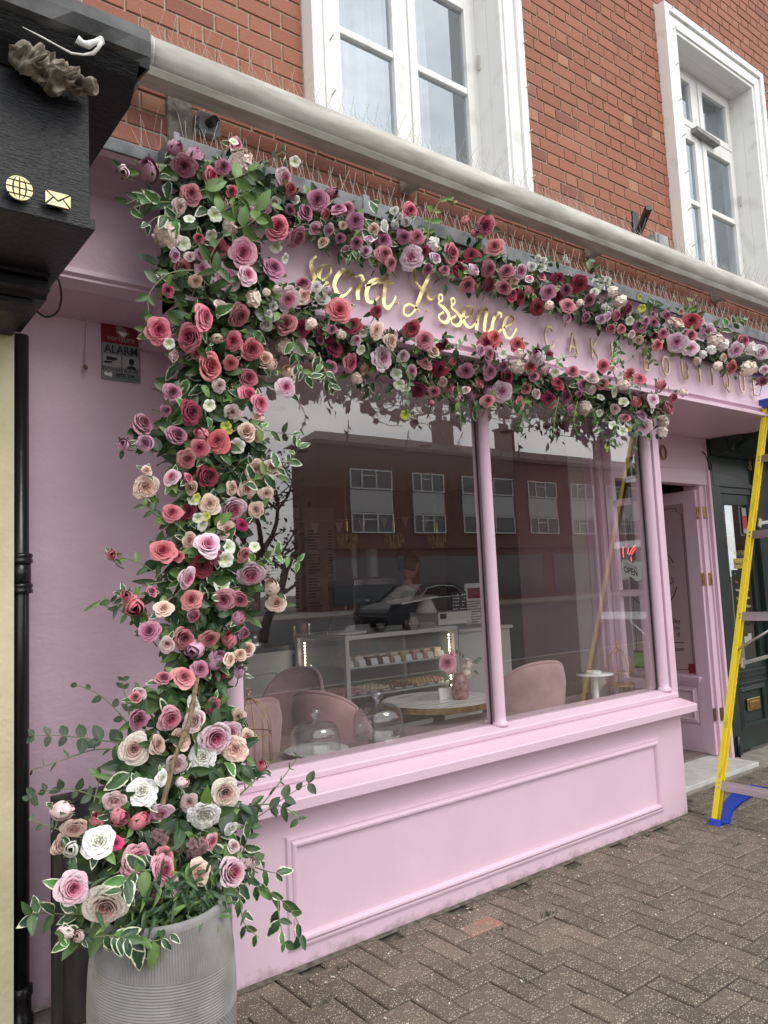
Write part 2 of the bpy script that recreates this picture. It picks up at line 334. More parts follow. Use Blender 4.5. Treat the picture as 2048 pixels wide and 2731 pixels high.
for (x, y, w_, d_) in rest:
    t_ = paver_mesh(w_-.0042, d_-.0042, random.choice([.1,.2,.28,.35,.42,.5,.58,.66]), seedv=random.randint(0, 99))
    dz = random.uniform(-.002, .002); g.tone = t_.tone; g.add([(a+x+.003, b+y+.003, c+dz) for a, b, c in t_.v], t_.f)
g.build('paver_field', paver_m, pav, tone=True, kind='stuff')
# wall-side course: mortar fillet and concrete strip
g = MB(); nseg = 60; rnd = random.Random(3)
pts = []
for i in range(nseg+1):
    x = 1.33+3.08*i/nseg; pts.append((x, 2.766-rnd.uniform(0,.010)-.006*math.sin(x*5), .0006)); pts.append((x, 2.782, .006+rnd.uniform(0,.003)))
g.add(pts, [(2*i, 2*i+2, 2*i+3, 2*i+1) for i in range(nseg)])
g.build('mortar_fillet', dirt, kind='structure', smooth=True)
g = MB(); g.box(4.41, 9.5, 3.02, 3.31, -.02, .012); g.box(-1, 1.36, 3.02, 3.16, -.02, .005)
g.build('concrete_strip', concrete, kind='structure', bev=.004)
# litter and moss in the joints
moss = noise_col(mat('joint_moss', (.05,.07,.02), .95), [(.035,.05,.015), (.09,.10,.04)], scale=60)
g = MB(); rnd = random.Random(11)
for (mx_, my_, n_) in [(2.69,2.43,70),(3.9,2.72,40),(3.2,2.71,35),(2.45,2.47,30),(2.2,2.1,20),(4.4,2.62,30),(1.75,2.66,30),(2.85,2.70,25),(3.1,2.2,20),(4.1,2.3,24),(1.55,2.5,20)]:
    for _ in range(n_):
        x = mx_+rnd.gauss(0,.028); y = my_+rnd.gauss(0,.010); h = rnd.uniform(.004,.016); a = rnd.uniform(0,6.28); s_ = .0025
        g.add([(x-s_*math.cos(a),y-s_*math.sin(a),.0),(x+s_*math.cos(a),y+s_*math.sin(a),.0),(x+rnd.gauss(0,.004),y+rnd.gauss(0,.004),h)],[(0,1,2)])
g.build('moss', moss, kind='stuff')
litter = mat('pale_litter', (.6,.56,.48), .8)
g = MB()
for _ in range(110):
    x = rnd.uniform(1.4,4.6); y = rnd.uniform(1.7,2.72) if rnd.random() < .5 else rnd.uniform(2.6,2.73); s_ = rnd.uniform(.0015,.005); a = rnd.uniform(0,3)
    M = Matrix.Translation((x,y,.002)) @ Matrix.Rotation(a,4,'Z') @ Matrix.Rotation(rnd.uniform(-.4,.4),4,'X')
    g.obox(M, -s_*rnd.uniform(1,2.4), s_, -s_*.6, s_*.6, 0, s_*.5)
g.build('litter', litter, kind='stuff')
# ================================================================== UPPER BRICK BUILDING
bldg = thing('brick_building', 'red brick upper storey with white framed windows above the pink shop', 'building', (3, 2.9, 2.6))
mortar = noise_col(mat('lime_mortar', (.40,.33,.25), .95), [(.33,.27,.20), (.45,.375,.285)], scale=30, detail=7, bump=.6, bscale=150, bdist=.003)
brick_m = attr_col('red_brick', [(0,(.20,.082,.058)), (.3,(.29,.112,.074)), (.6,(.335,.135,.088)), (.85,(.37,.165,.108)), (1,(.41,.21,.13))], .82, bump=.6, bscale=90, bdist=.003, noise=.13, nscale=28)
WX = [(1.86, 3.37), (4.97, 6.45), (8.1, 9.6)]; WZ0, WZ1 = 3.68, 5.69
g = MB(); yb = 2.888
edges = [-2.5] + [e for a in WX for e in a] + [13]
for i in range(0, len(edges), 2): g.box(edges[i], edges[i+1], yb, yb+.24, 3.14, 9)
for a, b in WX: g.box(a, b, yb, yb+.24, 3.14, WZ0); g.box(a, b, yb, yb+.24, WZ1-.02, 9)
g.build('wall', mortar, bldg)
BC, BS, BHd = .0808, .2265, .113; JT = .010
bm = {}
for kk in range(7):
    for ty, wd in (('s', BS-JT), ('h', BHd-JT)):
        m = MB(); m.tone = [.12,.28,.4,.5,.6,.72,.95][kk]; rr = random.Random(kk+ (9 if ty == 's' else 0)); b = .0028
        h = BC-JT; j = lambda: rr.uniform(-.0015, .0015)
        fr = [(b+j(),-.006,b+j()),(wd-b+j(),-.006,b+j()),(wd-b+j(),-.006,h-b+j()),(b+j(),-.006,h-b+j())]
        mdl = [(0,-.003,0),(wd,-.003,0),(wd,-.003,h),(0,-.003,h)]; bk = [(0,.006,0),(wd,.006,0),(wd,.006,h),(0,.006,h)]
        m.add(fr+mdl+bk, [(0,1,2,3)]+[(4+i,4+(i+1)%4,(i+1)%4,i) for i in range(4)]+[(8+i,8+(i+1)%4,4+(i+1)%4,4+i) for i in range(4)])
        bm[ty, kk] = m
bmesh_ = {k: v.mesh('brick', brick_m, tone=True) for k, v in bm.items()}
bl = []
z = 2.66+6*BC; row = 0
while z < 8.6:
    x = -1.2 + (0 if row % 2 == 0 else (BS-BHd)/2+BHd-.0) ; st = True
    while x < 12.5:
        wd = BS if st else BHd
        x1 = x+wd
        cut = False
        for a, b in WX:
            if WZ0-.02 < z+BC/2 < WZ1 and x1 > a-.004 and x < b+.004:
                if x < a-.03: bl.append((x, z, a-.004-x-JT, st))
                elif x1 > b+.03: bl.append((b+.006, z, x1-b-.006-JT, st))
                cut = True
        if not cut: bl.append((x, z, None, st))
        x = x1; st = not st
    z += BC; row += 1
vb = []
joined = MB()
rnd = random.Random(5)
for (x, z, cw, st) in bl:
    p = (x+.08, 2.88, z+.03)
    if inframe(p, 80): vb.append((proj(p)[2]*(1 if st else 1.5), x, z, cw, st))
    elif z < 7.5: vb.append((999+len(vb), x, z, cw, st))
vb.sort()
cnt = 0
for (q, x, z, cw, st) in vb:
    kk = min(6, max(0, int(rnd.gauss(3 if st else 4, 1.2))))
    if 4 <= kk and st and rnd.random() < .6: kk = 3
    key = ('s' if st else 'h', kk)
    hidden = False
    if cnt < 298 and cw is None and q < 900:
        o = bpy.data.objects.new('brick', bmesh_[key]); COL.objects.link(o); o.parent = bldg
        o.matrix_parent_inverse = Matrix.Translation((-3, -2.9, -2.6)); o.location = (x+JT/2, yb+rnd.uniform(-.002, .001), z+JT/2); cnt += 1
    else:
        m = bm[key]; sx = 1 if cw is None else max(.05, cw)/((BS if st else BHd)-JT); dy = rnd.uniform(-.002, .001)
        joined.tone = m.tone; joined.add([(a*sx+x+JT/2, b+yb+dy, c+z+JT/2) for a, b, c in m.v], m.f)
joined.build('brick_field', brick_m, bldg, tone=True, kind='stuff')
# windows
curtain_m = noise_col(mat('net_curtain', (.62,.68,.70), .9), [(.42,.48,.51), (.55,.61,.64)], scale=12)
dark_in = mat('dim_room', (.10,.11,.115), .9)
metal_nail = mat('painted_nail', (.55,.53,.5), .5)
def window(xa, xb, nm):
    wroot = MB()
    fy = 2.80; aw = .165; xi, xj = xa+aw, xb-aw-.02; zt = WZ1; zi = zt-.185; z0 = WZ0
    # architrave: back band, front face, inner bead; mitred
    def ring(y0, y1, o, i_, mb):
        mb.box(xa+o, xa+i_, y0, y1, z0, zt-o); mb.box(xb-i_, xb-o, y0, y1, z0, zt-o); mb.box(xa+i_, xb-i_, y0, y1, zt-i_, zt-o)
    a = MB(); ring(fy, 2.93, 0, .055, a); ring(fy+.018, 2.93, .055, .075, a); ring(fy+.012, 2.93, .075, .15, a); ring(fy+.024, 2.93, .15, .178, a)
    arch = a.build('architrave', white, bldg, bev=.003)
    arch.name = 'window'; par = arch
    rv = MB(); i0 = xa+.178; i1 = xb-.178; it = zt-.178; gy = 3.045
    rv.box(i0-.03, i0, 2.93, gy+.1, z0, it+.03); rv.box(i1, i1+.03, 2.93, gy+.1, z0, it+.03); rv.box(i0, i1, 2.93, gy+.1, it, it+.03)
    rv.build('reveal', white, par)
    fr = MB(); cx = (i0+i1)/2; ztr = 4.985
    fr.box(i0, i0+.045, gy-.02, gy+.06, z0, it); fr.box(i1-.045, i1, gy-.02, gy+.06, z0, it); fr.box(i0+.045, i1-.045, gy-.02, gy+.06, it-.05, it)
    fr.box(cx-.03, cx+.03, gy-.025, gy+.06, z0, it-.05); fr.box(i0+.045, cx-.03, gy-.03, gy+.06, ztr-.025, ztr+.03); fr.box(cx+.03, i1-.045, gy-.03, gy+.06, ztr-.025, ztr+.03)
    fr.build('frame', white, par, bev=.003)
    for (xl, xr) in ((i0+.047, cx-.032), (cx+.032, i1-.047)):
        for (zl, zh) in ((z0, ztr-.027), (ztr+.032, it-.052)):
            c = MB(); sw = .055; y0 = gy-.034; y1 = gy+.012
            c.box(xl, xl+sw, y0, y1, zl, zh); c.box(xr-sw, xr, y0, y1, zl, zh); c.box(xl+sw, xr-sw, y0, y1, zh-sw, zh); c.box(xl+sw, xr-sw, y0, y1, zl, zl+sw)
            if zh < 5.1:
                c.box(xl+sw, xr-sw, y0+.004, y1-.002, 4.365, 4.40); c.box(xl+sw, xr-sw, y0+.012, y1-.002, 4.40, 4.412)
                c.box(xl+sw, xr-sw, y0+.004, y1-.002, 3.75, 3.785)
            c.build('casement', white, par, bev=.003)
            gp = MB(); gp.add([(xl+sw-.004, gy-.008, zl+sw-.004), (xr-sw+.004, gy-.008, zl+sw-.004), (xr-sw+.004, gy-.008, zh-sw+.004), (xl+sw-.004, gy-.008, zh-sw+.004)], [(0,1,2,3)])
            gp.build('pane', upglass, par)
    c = MB(); w_ = (i1-i0)
    for (ca, cb) in ((i0+.02, cx-.02+(.0)), (cx+.03, cx+.03+.27)):
        c.grid(lambda u, v, ca=ca, cb=cb: (ca+(cb-ca)*u, gy+.16+.018*math.sin(u*24)+.012*math.sin(u*61+v*3)+.01*math.sin(v*5+u*9), z0+(it-z0-.04)*v), 60, 12)
    c.build('net_curtain', curtain_m, par, smooth=True)
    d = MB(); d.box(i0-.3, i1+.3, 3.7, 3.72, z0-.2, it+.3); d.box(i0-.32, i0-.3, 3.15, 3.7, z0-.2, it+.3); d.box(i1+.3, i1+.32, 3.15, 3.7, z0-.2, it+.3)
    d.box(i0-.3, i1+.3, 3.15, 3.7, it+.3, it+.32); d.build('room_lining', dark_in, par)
    hg = MB()
    for zz in (3.55, 4.55): hg.box(i1-.012, i1+.004, gy-.05, gy-.034, zz, zz+.09)
    hg.build('hinge', metal_nail, par)
    nl = MB()
    for k in range(8):
        zz = 3.55+k*.28
        for xx in (xa+.11, xb-.005): 
            nl.tube([(xx, fy+.02, zz), (xx-.004, fy-.022, zz+.004)], .004, 6)
    for k in range(4): nl.tube([(xa+.1+k*.42, fy+.02, zt-.02), (xa+.1+k*.42, fy-.022, zt-.018)], .004, 6)
    nl.build('nail', metal_nail, par, kind='stuff')
    return arch
for k, (a, b) in enumerate(WX):
    wn = window(a, b, k)
# opening-light stay on the right window
g = MB(); g.obox(Matrix.Translation((5.62,2.985,4.985)) @ Matrix.Rotation(R(3),4,'Y'), -.04, .30, -.03, .03, -.02, .02)
g.build('window_stay', noise_col(mat('grey_metal', (.2,.2,.2), .5), [(.16,.16,.16),(.26,.26,.25)], scale=20), bldg, bev=.003)
# grey meter-box and conduits on the strip of wall under the tube
cond = noise_col(mat('old_cream_conduit', (.45,.42,.35), .7), [(.38,.35,.28), (.52,.49,.41)], scale=20)
# ================================================================== AWNING TUBE
tubem = noise_col(mat('weathered_awning_metal', (.50,.485,.44), .42), [(.36,.345,.30), (.56,.545,.50)], scale=7, detail=9, stretch=(.6,3,3), bump=.08, bscale=30, bdist=.002)
streak = tubem
aw = thing('awning_cassette', 'long weathered off-white awning tube running along the wall above the pink sign', 'awning', (5, 2.72, 3.5))
TY, TZ, TR = 2.715, 3.580, .0735; TX0 = .965
g = MB(); g.tube([(TX0+.05, TY, TZ), (TX0+2, TY, TZ), (6, TY, TZ), (12, TY, TZ)], TR, 40)
g.build('tube', tubem, aw, smooth=True)
g = MB(); g.tube([(TX0, TY, TZ), (TX0+.05, TY, TZ)], TR+.006, 32); g.tube([(TX0+.062, TY, TZ), (TX0+.072, TY, TZ)], TR+.003, 32)
g.build('end_cap', tubem, aw, bev=.003)
g = MB(); g.prof_x([(TY-.02, TZ-TR-.012), (TY+.07, TZ-TR-.008), (TY+.07, TZ-TR+.020), (TY-.02, TZ-TR+.016)], TX0+.05, 12)
g.prof_x([(TY-.044, TZ-.064), (TY-.026, TZ-.090), (TY-.018, TZ-.088), (TY-.034, TZ-.062)], TX0+.05, 12)
g.build('lower_lip', tubem, aw, bev=.003)
galv = noise_col(mat('galvanised', (.35,.34,.32), .5), [(.25,.245,.23), (.42,.41,.39)], scale=20)
for x in (1.0, 2.45, 3.95, 5.45, 7): g = MB(); g.box(x-.03, x+.03, TY+.03, 2.892, TZ-.075, TZ+.03); g.build('bracket', galv, aw, bev=.003)
g = MB(); g.prism([(-.055,-.10),(.075,-.095),(.085,.06),(.03,.085),(-.055,.07)], (TX0-.004, TY, TZ), (0,1,0), (0,0,1), (-1,0,0), .02)
g.build('end_plate', noise_col(mat('chalky_grey_plate', (.36,.34,.30), .7), [(.28,.26,.23), (.44,.42,.38)], scale=20), aw, bev=.004)
# bird spikes
def spike_strip(x, y, z, ln, label, group, h=.115, lean=.45, seed=0):
    t = thing('bird_spike_strip', label, 'bird spikes', (x, y, z), group)
    b = MB(); b.box(x, x+ln-.01, y-.012, y+.012, z, z+.005); b.build('rail', steel, t)
    rr = random.Random(seed); s_ = MB(); n = int(ln/.033)
    for i in range(n):
        xx = x+.012+i*.033
        for k, l in ((-1, 1), (1, 1)) if i % 2 else ((0, .3), (1, 1)):
            hh = h*rr.uniform(.75, 1.08); dy = k*lean*h+rr.gauss(0,.006); dx = rr.gauss(.0, .012)+(.02 if k < 0 else -.012)
            s_.tube([(xx+k*.008, y+k*.008, z+.004), (xx+k*.008+dx, y+dy, z+hh)], .0009, 4, caps=False)
    s_.build('spikes', steel, t, kind='stuff')
x = 1.02; k = 0
while x < 7.4:
    spike_strip(x, TY+.005, TZ+TR-.002, .33, ORD[k]+' steel bird-spike strip from the left along the top of the awning tube', 'bird spikes on the awning tube', seed=k, h=.12); x += .335; k += 1
x = 1.12; k0 = k
while x < 6.2:
    spike_strip(x, 2.60, 3.185, .33, ORD[k-k0]+' steel bird-spike strip from the left on the lead flashing behind the flower garland', 'bird spikes on the lead flashing', seed=k, h=.12, lean=.25); x += .335; k += 1
spike_strip(.99, 2.70, 3.17, .11, 'splayed tuft of bird spikes at the corner of the lead flashing', None, seed=99, h=.17, lean=.5)
# wall hardware
g = MB(); p = W(1720, 608, 2.86)
br = thing('angled_wall_bracket', 'black angled steel bracket on the brickwork between the two upper windows', 'bracket', tuple(p))
blk = mat('black_steel', (.02,.02,.022), .45)
c0 = W(1697, 610, 2.872)
g = MB(); g.box(c0.x-.035, c0.x+.035, 2.868, 2.882, c0.z-.10, c0.z+.12); g.build('mounting_plate', blk, br, bev=.002)
a = Vector((c0.x+.01, 2.866, c0.z-.03)); b = W(1730, 553, 2.70)
g = MB(); d = (b-a); M = Matrix.Translation(a) @ d.to_track_quat('Z','X').to_matrix().to_4x4(); g.obox(M, -.022,.022,-.018,.018, 0, d.length); g.build('arm', blk, br, bev=.002)
boxm = noise_col(mat('grey_plastic_box', (.30,.31,.31), .5), [(.24,.25,.25), (.36,.37,.36)], scale=15)
c0 = W(1766, 645, 2.80)
jb = thing('junction_box', 'small grey electrical box on the wall beside the right upper window', 'electrical box', (c0.x, 2.87, c0.z))
g = MB(); g.box(c0.x-.075, c0.x+.075, 2.80, 2.884, c0.z-.055, c0.z+.055); g.build('body', boxm, jb, bev=.006)
g = MB(); g.box(c0.x-.055, c0.x+.055, 2.786, 2.80, c0.z-.04, c0.z+.042); g.build('cover', boxm, jb, bev=.004)
g = MB(); g.tube([(c0.x-.05,2.84,c0.z-.05),(c0.x,2.83,c0.z-.085),(c0.x+.09,2.84,c0.z-.07),(c0.x+.15,2.87,c0.z-.10)], .006, 6); g.build('cable', blk, jb, smooth=True)
# cream conduit running off to the left behind the tube end
g = MB(); a = W(110, 0, 2.86); b = W(262, 72, 2.86); g.tube([a-(b-a)*1.0, a, b], .012, 10)
tag(g.build('conduit', cond, smooth=True), 'thin cream conduit on the brickwork left of the awning tube', 'pipe')
# grey pier and security camera under the tube
c0 = W(480, 285, 2.85); c1 = W(560, 330, 2.84)
g = MB(); g.box(c0.x-.045, c0.x+.06, 2.865, 2.886, 3.18, c0.z+.10)
g.build('rendered_patch', noise_col(mat('old_grey_render', (.22,.20,.17), .9), [(.13,.12,.10), (.30,.28,.24)], scale=25, detail=8, bump=.8, bscale=60, bdist=.006), bldg)
cmb = thing('security_camera', 'small grey security camera tucked under the left end of the awning tube', 'camera', tuple(c1))
g = MB(); g.box(c1.x-.05, c1.x+.05, 2.84, 2.882, c1.z-.045, c1.z+.05); g.build('base', boxm, cmb, bev=.006)
g = MB(); g.tube([(c1.x-.005,2.845,c1.z),(c1.x+.0,2.79,c1.z-.01)], .02, 14); g.build('lens', blk, cmb, smooth=False)
g = MB(); g.tube([(c1.x-.04,2.85,c1.z+.04),(c1.x-.07,2.84,c1.z-.02),(c1.x-.02,2.84,c1.z-.07)], .004, 6); g.build('cable', blk, cmb)
for (px, py, nm) in ((880, 462, 0), (1470, 640, 1)):
    pass
# ================================================================== PINK SHOPFRONT
shop = thing('shopfront', 'pale pink cake shop front with bay window, sign board and panelled base', 'shopfront', (2.9, 2.78, 0))
FY = 2.60
def P(mb, name, m=pink, bev=.003, **k): return mb.build(name, m, shop, bev=bev, **k)
# sign board with cove under the lead and ogee moulding at the foot
g = MB(); g.box(1.13, 8.2, FY, 2.86, 2.605, 3.10); sign_board = P(g, 'fascia_board')
cove = [(FY, 3.04)] + [(FY-.07*(1-math.cos(t*math.pi/2)), 3.04+.065*math.sin(t*math.pi/2)) for t in (0,.2,.4,.6,.8,1)] + [(2.70, 3.105), (2.70, 3.04)]
g = MB(); g.prof_x(cove, 1.075, 8.2); P(g, 'cornice_cove', bev=0)
mould = [(FY,2.625),(FY-.02,2.622),(FY-.022,2.606),(FY-.006,2.602),(FY+.0,2.592),(FY-.012,2.58),(FY-.030,2.574),(FY-.044,2.562),(FY-.044,2.548),(FY-.02,2.545),(2.66,2.545),(2.66,2.625)]
mould = [(y+.0, z+.018) for y, z in mould]
g = MB(); g.prof_x(mould, 1.10, 8.2); P(g, 'sign_moulding', bev=0)
# lead flashing on the projecting board, with the mitred corner and the lower lead to the left
lp = [(2.525,3.10),(2.518,3.165),(2.53,3.172),(2.70,3.19),(2.89,3.215),(2.89,3.18),(2.72,3.15),(2.56,3.12),(2.545,3.10)]
g = MB(); g.prof_x(lp, 1.062, 8.2); P(g, 'lead_flashing', lead, bev=.003)
g = MB(); g.box(1.050, 1.075, 2.515, 2.89, 3.098, 3.178); P(g, 'lead_return', lead, bev=.006)
lp2 = [(2.662,3.118),(2.655,3.165),(2.668,3.172),(2.89,3.20),(2.89,3.15),(2.68,3.118)]
g = MB(); g.prof_x(lp2, .5, 1.05); P(g, 'side_lead_flashing', lead)
for x in (1.9, 2.75, 3.6, 4.45): g = MB(); g.box(x, x+.035, 2.512, 2.60, 3.095, 3.180); P(g, 'lead_joint', lead)
# recessed side board on the left and the wall under it
g = MB(); g.box(.5, 1.13, 2.90, 2.99, 2.72, 3.12); P(g, 'side_fascia', pinkr)
sc = [(2.90,3.112)] + [(2.90-.21*math.sin(t*math.pi/2)**1, 3.06+.055*(1-math.cos(t*math.pi/2))) for t in (0,.25,.5,.75,1)] + [(2.69,3.125),(2.90,3.125)]
g = MB(); g.prof_x([(2.905,3.05),(2.86,3.075),(2.78,3.098),(2.69,3.104),(2.67,3.118),(2.905,3.118)], .5, 1.13); P(g, 'side_cove', bev=0)
g = MB(); g.prof_x([(2.905,2.745),(2.885,2.742),(2.882,2.722),(2.895,2.712),(2.89,2.70),(2.93,2.672),(3.0,2.655),(3.08,2.640),(3.15,2.630),(3.15,2.745)], .5, 1.36); P(g, 'side_cornice', bev=0)
g = MB(); g.box(.5, 1.36, 3.14, 3.40, 0.02, 2.66); P(g, 'side_wall', pinkr)
g = MB(); g.box(1.13, 1.36, 2.72, 3.14, 2.545, 3.12); P(g, 'return_board')
# bay: base, panel moulding, sill
g = MB(); g.box(1.33, 4.41, 2.78, 3.00, .006, .64); g.box(1.33, 1.37, 3.00, 3.14, .006, 2.6); g.box(4.37, 4.41, 3.00, 3.32, .006, .64)
P(g, 'stall_riser', pinkdirty, bev=.004)
def moulding_frame(x0, x1, z0, z1, y, w_, d, name, m=pink, parent=shop, xaxis=True, X=None):
    # mitred picture-frame of a rounded bead profile
    prof = [(0,0),(.12,.5),(.3,.62),(.42,.55),(.5,.8),(.65,1.0),(.82,.92),(.94,.55),(1,0)]
    mb = MB(); V = []; F = []; n = len(prof)
    cs = [(x0,z0,1,1),(x1,z0,-1,1),(x1,z1,-1,-1),(x0,z1,1,-1)]
    for (cx, cz, sx, sz) in cs:
        for (a, b) in prof:
            q = a*w_
            V.append((cx+sx*q, y-d*b, cz+sz*q) if xaxis else (X-d*b, cx+sx*q, cz+sz*q))
    for i in range(4):
        j = (i+1) % 4
        for k in range(n-1): F.append((i*n+k, j*n+k, j*n+k+1, i*n+k+1))
    mb.add(V, F); return mb.build(name, m, parent, smooth=False)
moulding_frame(1.565, 4.15, .075, .515, 2.78, .052, .022, 'panel_moulding')
sill = [(2.785,.64),(2.70,.634),(2.684,.632),(2.680,.636),(2.678,.676),(2.682,.681),(2.765,.700),(2.768,.716),(2.760,.722),(2.758,.742),(2.764,.748),(2.80,.758),(2.83,.766),(2.95,.766),(2.95,.64)]
g = MB(); g.prof_x(sill, 1.27, 4.375); P(g, 'window_sill', bev=0)
g = MB(); g.prof_x([(2.785,.641),(2.70,.634),(2.684,.632),(2.680,.636),(2.678,.676),(2.682,.681),(2.79,.705),(3.3,.705),(3.3,.641)], 4.375, 4.44); P(g, 'sill_end', bev=.002)
g = MB(); g.box(4.376, 4.50, 2.86, 3.28, .722, .775); g.box(4.376, 4.47, 2.85, 3.28, .706, .722); P(g, 'side_sill', bev=.004)
# ledge inside
g = MB(); g.box(1.37, 4.30, 2.955, 3.42, .66, .70); P(g, 'display_ledge', noise_col(mat('ledge_paint', (.32,.24,.25), .5), [(.28,.21,.22),(.36,.27,.28)], scale=6), bev=.003)
# frame: posts and mullion as turned columns, head, glass
def column(x, y, r, z0, z1, name, flat=None):
    m = MB(); m.lathe([(0,z0),(r*1.35,z0),(r*1.4,z0+.008),(r*1.3,z0+.02),(r*1.0,z0+.026),(r*.98,z0+.05),(r*.95,z1-.02),(r*1.2,z1)], (x, y, 0), 24)
    o = m.build(name, pink, shop, smooth=True); return o
def column_box(x0, x1, y0, y1, z0, z1, name): g = MB(); g.box(x0, x1, y0, y1, z0, z1); return P(g, name, bev=.004)
column(2.858, 2.822, .031, .758, 2.56, 'mullion_column')
column_box(2.842, 2.874, 2.84, 2.90, .766, 2.56, 'mullion_back')
column(4.318, 2.822, .034, .758, 2.56, 'corner_column')
column_box(4.30, 4.375, 2.845, 2.93, .76, 2.56, 'corner_post'); column_box(4.375, 4.44, 2.80, 2.86, .708, 2.56, 'corner_pilaster')
column(1.385, 2.822, .036, .758, 2.56, 'left_column')
column_box(1.33, 1.38, 2.86, 3.0, .76, 2.56, 'left_post')
g = MB(); g.box(1.33, 4.44, 2.80, 2.95, 2.50, 2.60); P(g, 'window_head')
def pane(name, pts, parent=shop, m=glass):
    g = MB(); g.add(pts, [(0,1,2,3)]); return g.build(name, m, parent)
pane('glass_pane', [(1.38,2.845,.76),(2.845,2.845,.76),(2.845,2.845,2.52),(1.38,2.845,2.52)])
pane('glass_pane', [(2.871,2.845,.76),(4.31,2.845,.76),(4.31,2.845,2.52),(2.871,2.845,2.52)])
gk = mat('black_gasket', (.02,.02,.02), .5)
for x in (2.815, 4.272): g = MB(); g.box(x, x+.004, 2.836, 2.846, .77, 2.52); P(g, 'gasket', gk, bev=0)
# return light facing the doorway
g = MB()
for z0, z1 in ((.76,.82),(1.35,1.395),(1.95,1.995),(2.42,2.56)): g.box(4.325, 4.365, 2.93, 3.10, z0, z1)
g.box(4.325, 4.365, 3.10, 3.16, .76, 2.56); g.box(4.315, 4.325, 3.105, 3.15, .76, 2.56); g.box(4.31,4.325,2.93,2.945,.76,2.56)
P(g, 'return_glazing_bars', bev=.003)
pane('return_pane', [(4.345,2.93,.80),(4.345,3.11,.80),(4.345,3.11,2.44),(4.345,2.93,2.44)])
for i, (y0, y1, d) in enumerate(((3.16,3.19,.02),(3.19,3.215,.0),(3.215,3.235,.03),(3.235,3.30,.01))):
    g = MB(); g.box(4.30-d, 4.37, y0, y1, .70, 2.60); P(g, 'jamb_lining', bev=.003)
g = MB(); g.box(4.40, 4.46, 3.24, 3.34, .02, 2.58); P(g, 'door_jamb', bev=.003)
# recessed door head, soffit, jambs
g = MB(); g.box(4.38, 8.2, 2.60, 3.62, 2.572, 2.604); P(g, 'soffit')
g = MB(); g.box(4.46, 5.925, 3.30, 3.40, 2.30, 2.572); P(g, 'door_head_board')
# arched lower board of the door head
pts = [(4.46,2.186),(5.86,2.186),(5.86,2.30)]; n = 18
for i in range(n+1):
    t = i/n; xx = 5.86-1.4*t; pts.append((xx, 2.312-.11*abs(t*1.0)**2.0))
g = MB(); g.prism([(a, b) for a, b in pts], (0,3.285,0), (1,0,0), (0,0,1), (0,1,0), .10); P(g, 'arched_door_head', bev=.002)
g = MB(); g.box(4.46, 5.925, 3.303, 3.40, 2.19, 2.31); P(g, 'door_head_back', bev=0)
g = MB(); g.box(5.86, 5.895, 3.27, 3.45, .015, 2.31); g.box(5.895, 5.925, 3.29, 3.45, .015, 2.31); g.box(5.775, 5.86, 3.31, 3.45, .015, 2.19); g.box(5.84, 5.86, 3.295, 3.31, .015, 2.19)
P(g, 'hinge_jamb', bev=.003)
# door leaf, opened inwards
door = MB(); DX = 5.745
door.box(DX, DX+.045, 3.335, 3.45, .05, 2.15); door.box(DX, DX+.045, 4.02, 4.12, .05, 2.15); door.box(DX, DX+.045, 3.45, 4.02, 2.05, 2.15); door.box(DX, DX+.045, 3.45, 4.02, .05, .27); door.box(DX, DX+.045, 3.45, 4.02, .58, .665)
door.box(DX+.012, DX+.035, 3.45, 4.02, .27, .58)
dleaf = door.build('door', pink, shop, bev=.003)
g = MB(); g.prof_x([(0,0),(1,0),(1,1),(0,1)], 0, 1) if False else None
g = MB(); g.box(DX-.035, DX, 3.41, 4.05, .625, .64); g.box(DX-.028, DX, 3.415, 4.045, .61, .625); g.box(DX-.045, DX, 3.40, 4.06, .64, .655); g.build('door_rail_mould', pink, dleaf, bev=.003)
moulding_frame(3.46, 4.01, .28, .57, 0, .045, .02, 'door_panel_mould', pink, dleaf, False, DX+.012)
frost = mat('frosted_pink_film', (.42,.30,.33), .35)
g = MB(); g.box(DX+.015, DX+.022, 3.45, 4.02, .665, 2.05); g.build('door_glass', frost, dleaf)
printm = mat('dark_maroon_print', (.07,.02,.03), .5)
pm_ = MB()
def ink(pts, w_, X=DX+.0135):      # thin printed stroke on the door film, pts are (y,z)
    for i in range(len(pts)-1):
        a = Vector((X, *pts[i])); b = Vector((X, *pts[i+1])); d = (b-a).normalized(); n_ = Vector((0, -d.z, d.y))*w_/2
        pm_.add([a-n_, b-n_, b+n_, a+n_], [(0,1,2,3)])
ya, yb_, za, zb = 3.475, 3.995, .70, 2.02
cq = .05
def corner(cy, cz, a0): return [(cy+cq*math.cos(a0+i*math.pi/16), cz+cq*math.sin(a0+i*math.pi/16)) for i in range(9)]
ink([(ya, za+cq)]+[(ya, zb-cq)], .005); ink([(ya+cq, zb), (yb_-cq, zb)], .005); ink([(yb_, zb-cq), (yb_, za+cq)], .005); ink([(yb_-cq, za), (ya+cq, za)], .005)
for (cy, cz, a0) in ((ya, zb, -math.pi/2), (yb_, zb, -math.pi), (ya, za, 0), (yb_, za, math.pi/2)): ink(corner(cy, cz, a0), .005)
cy, cz, rr_ = 3.80, 1.45, .235
ink([(cy-rr_*math.cos(t), cz+.03+rr_*math.sin(t)) for t in [R(22+i*4) for i in range(0, 35)]], .010)
ink([(cy-rr_*math.cos(t), cz-.02-rr_*math.sin(t)) for t in [R(14+i*4) for i in range(0, 35)]], .010)
for i in range(0, 20):
    for sg in (1, -1):
        t = R(26+i*6.5); y_ = cy-(rr_-.03)*math.cos(t); z_ = cz+(.03 if sg > 0 else -.02)+sg*(rr_-.03)*math.sin(t); ink([(y_, z_-.004), (y_, z_+.004)], .007)
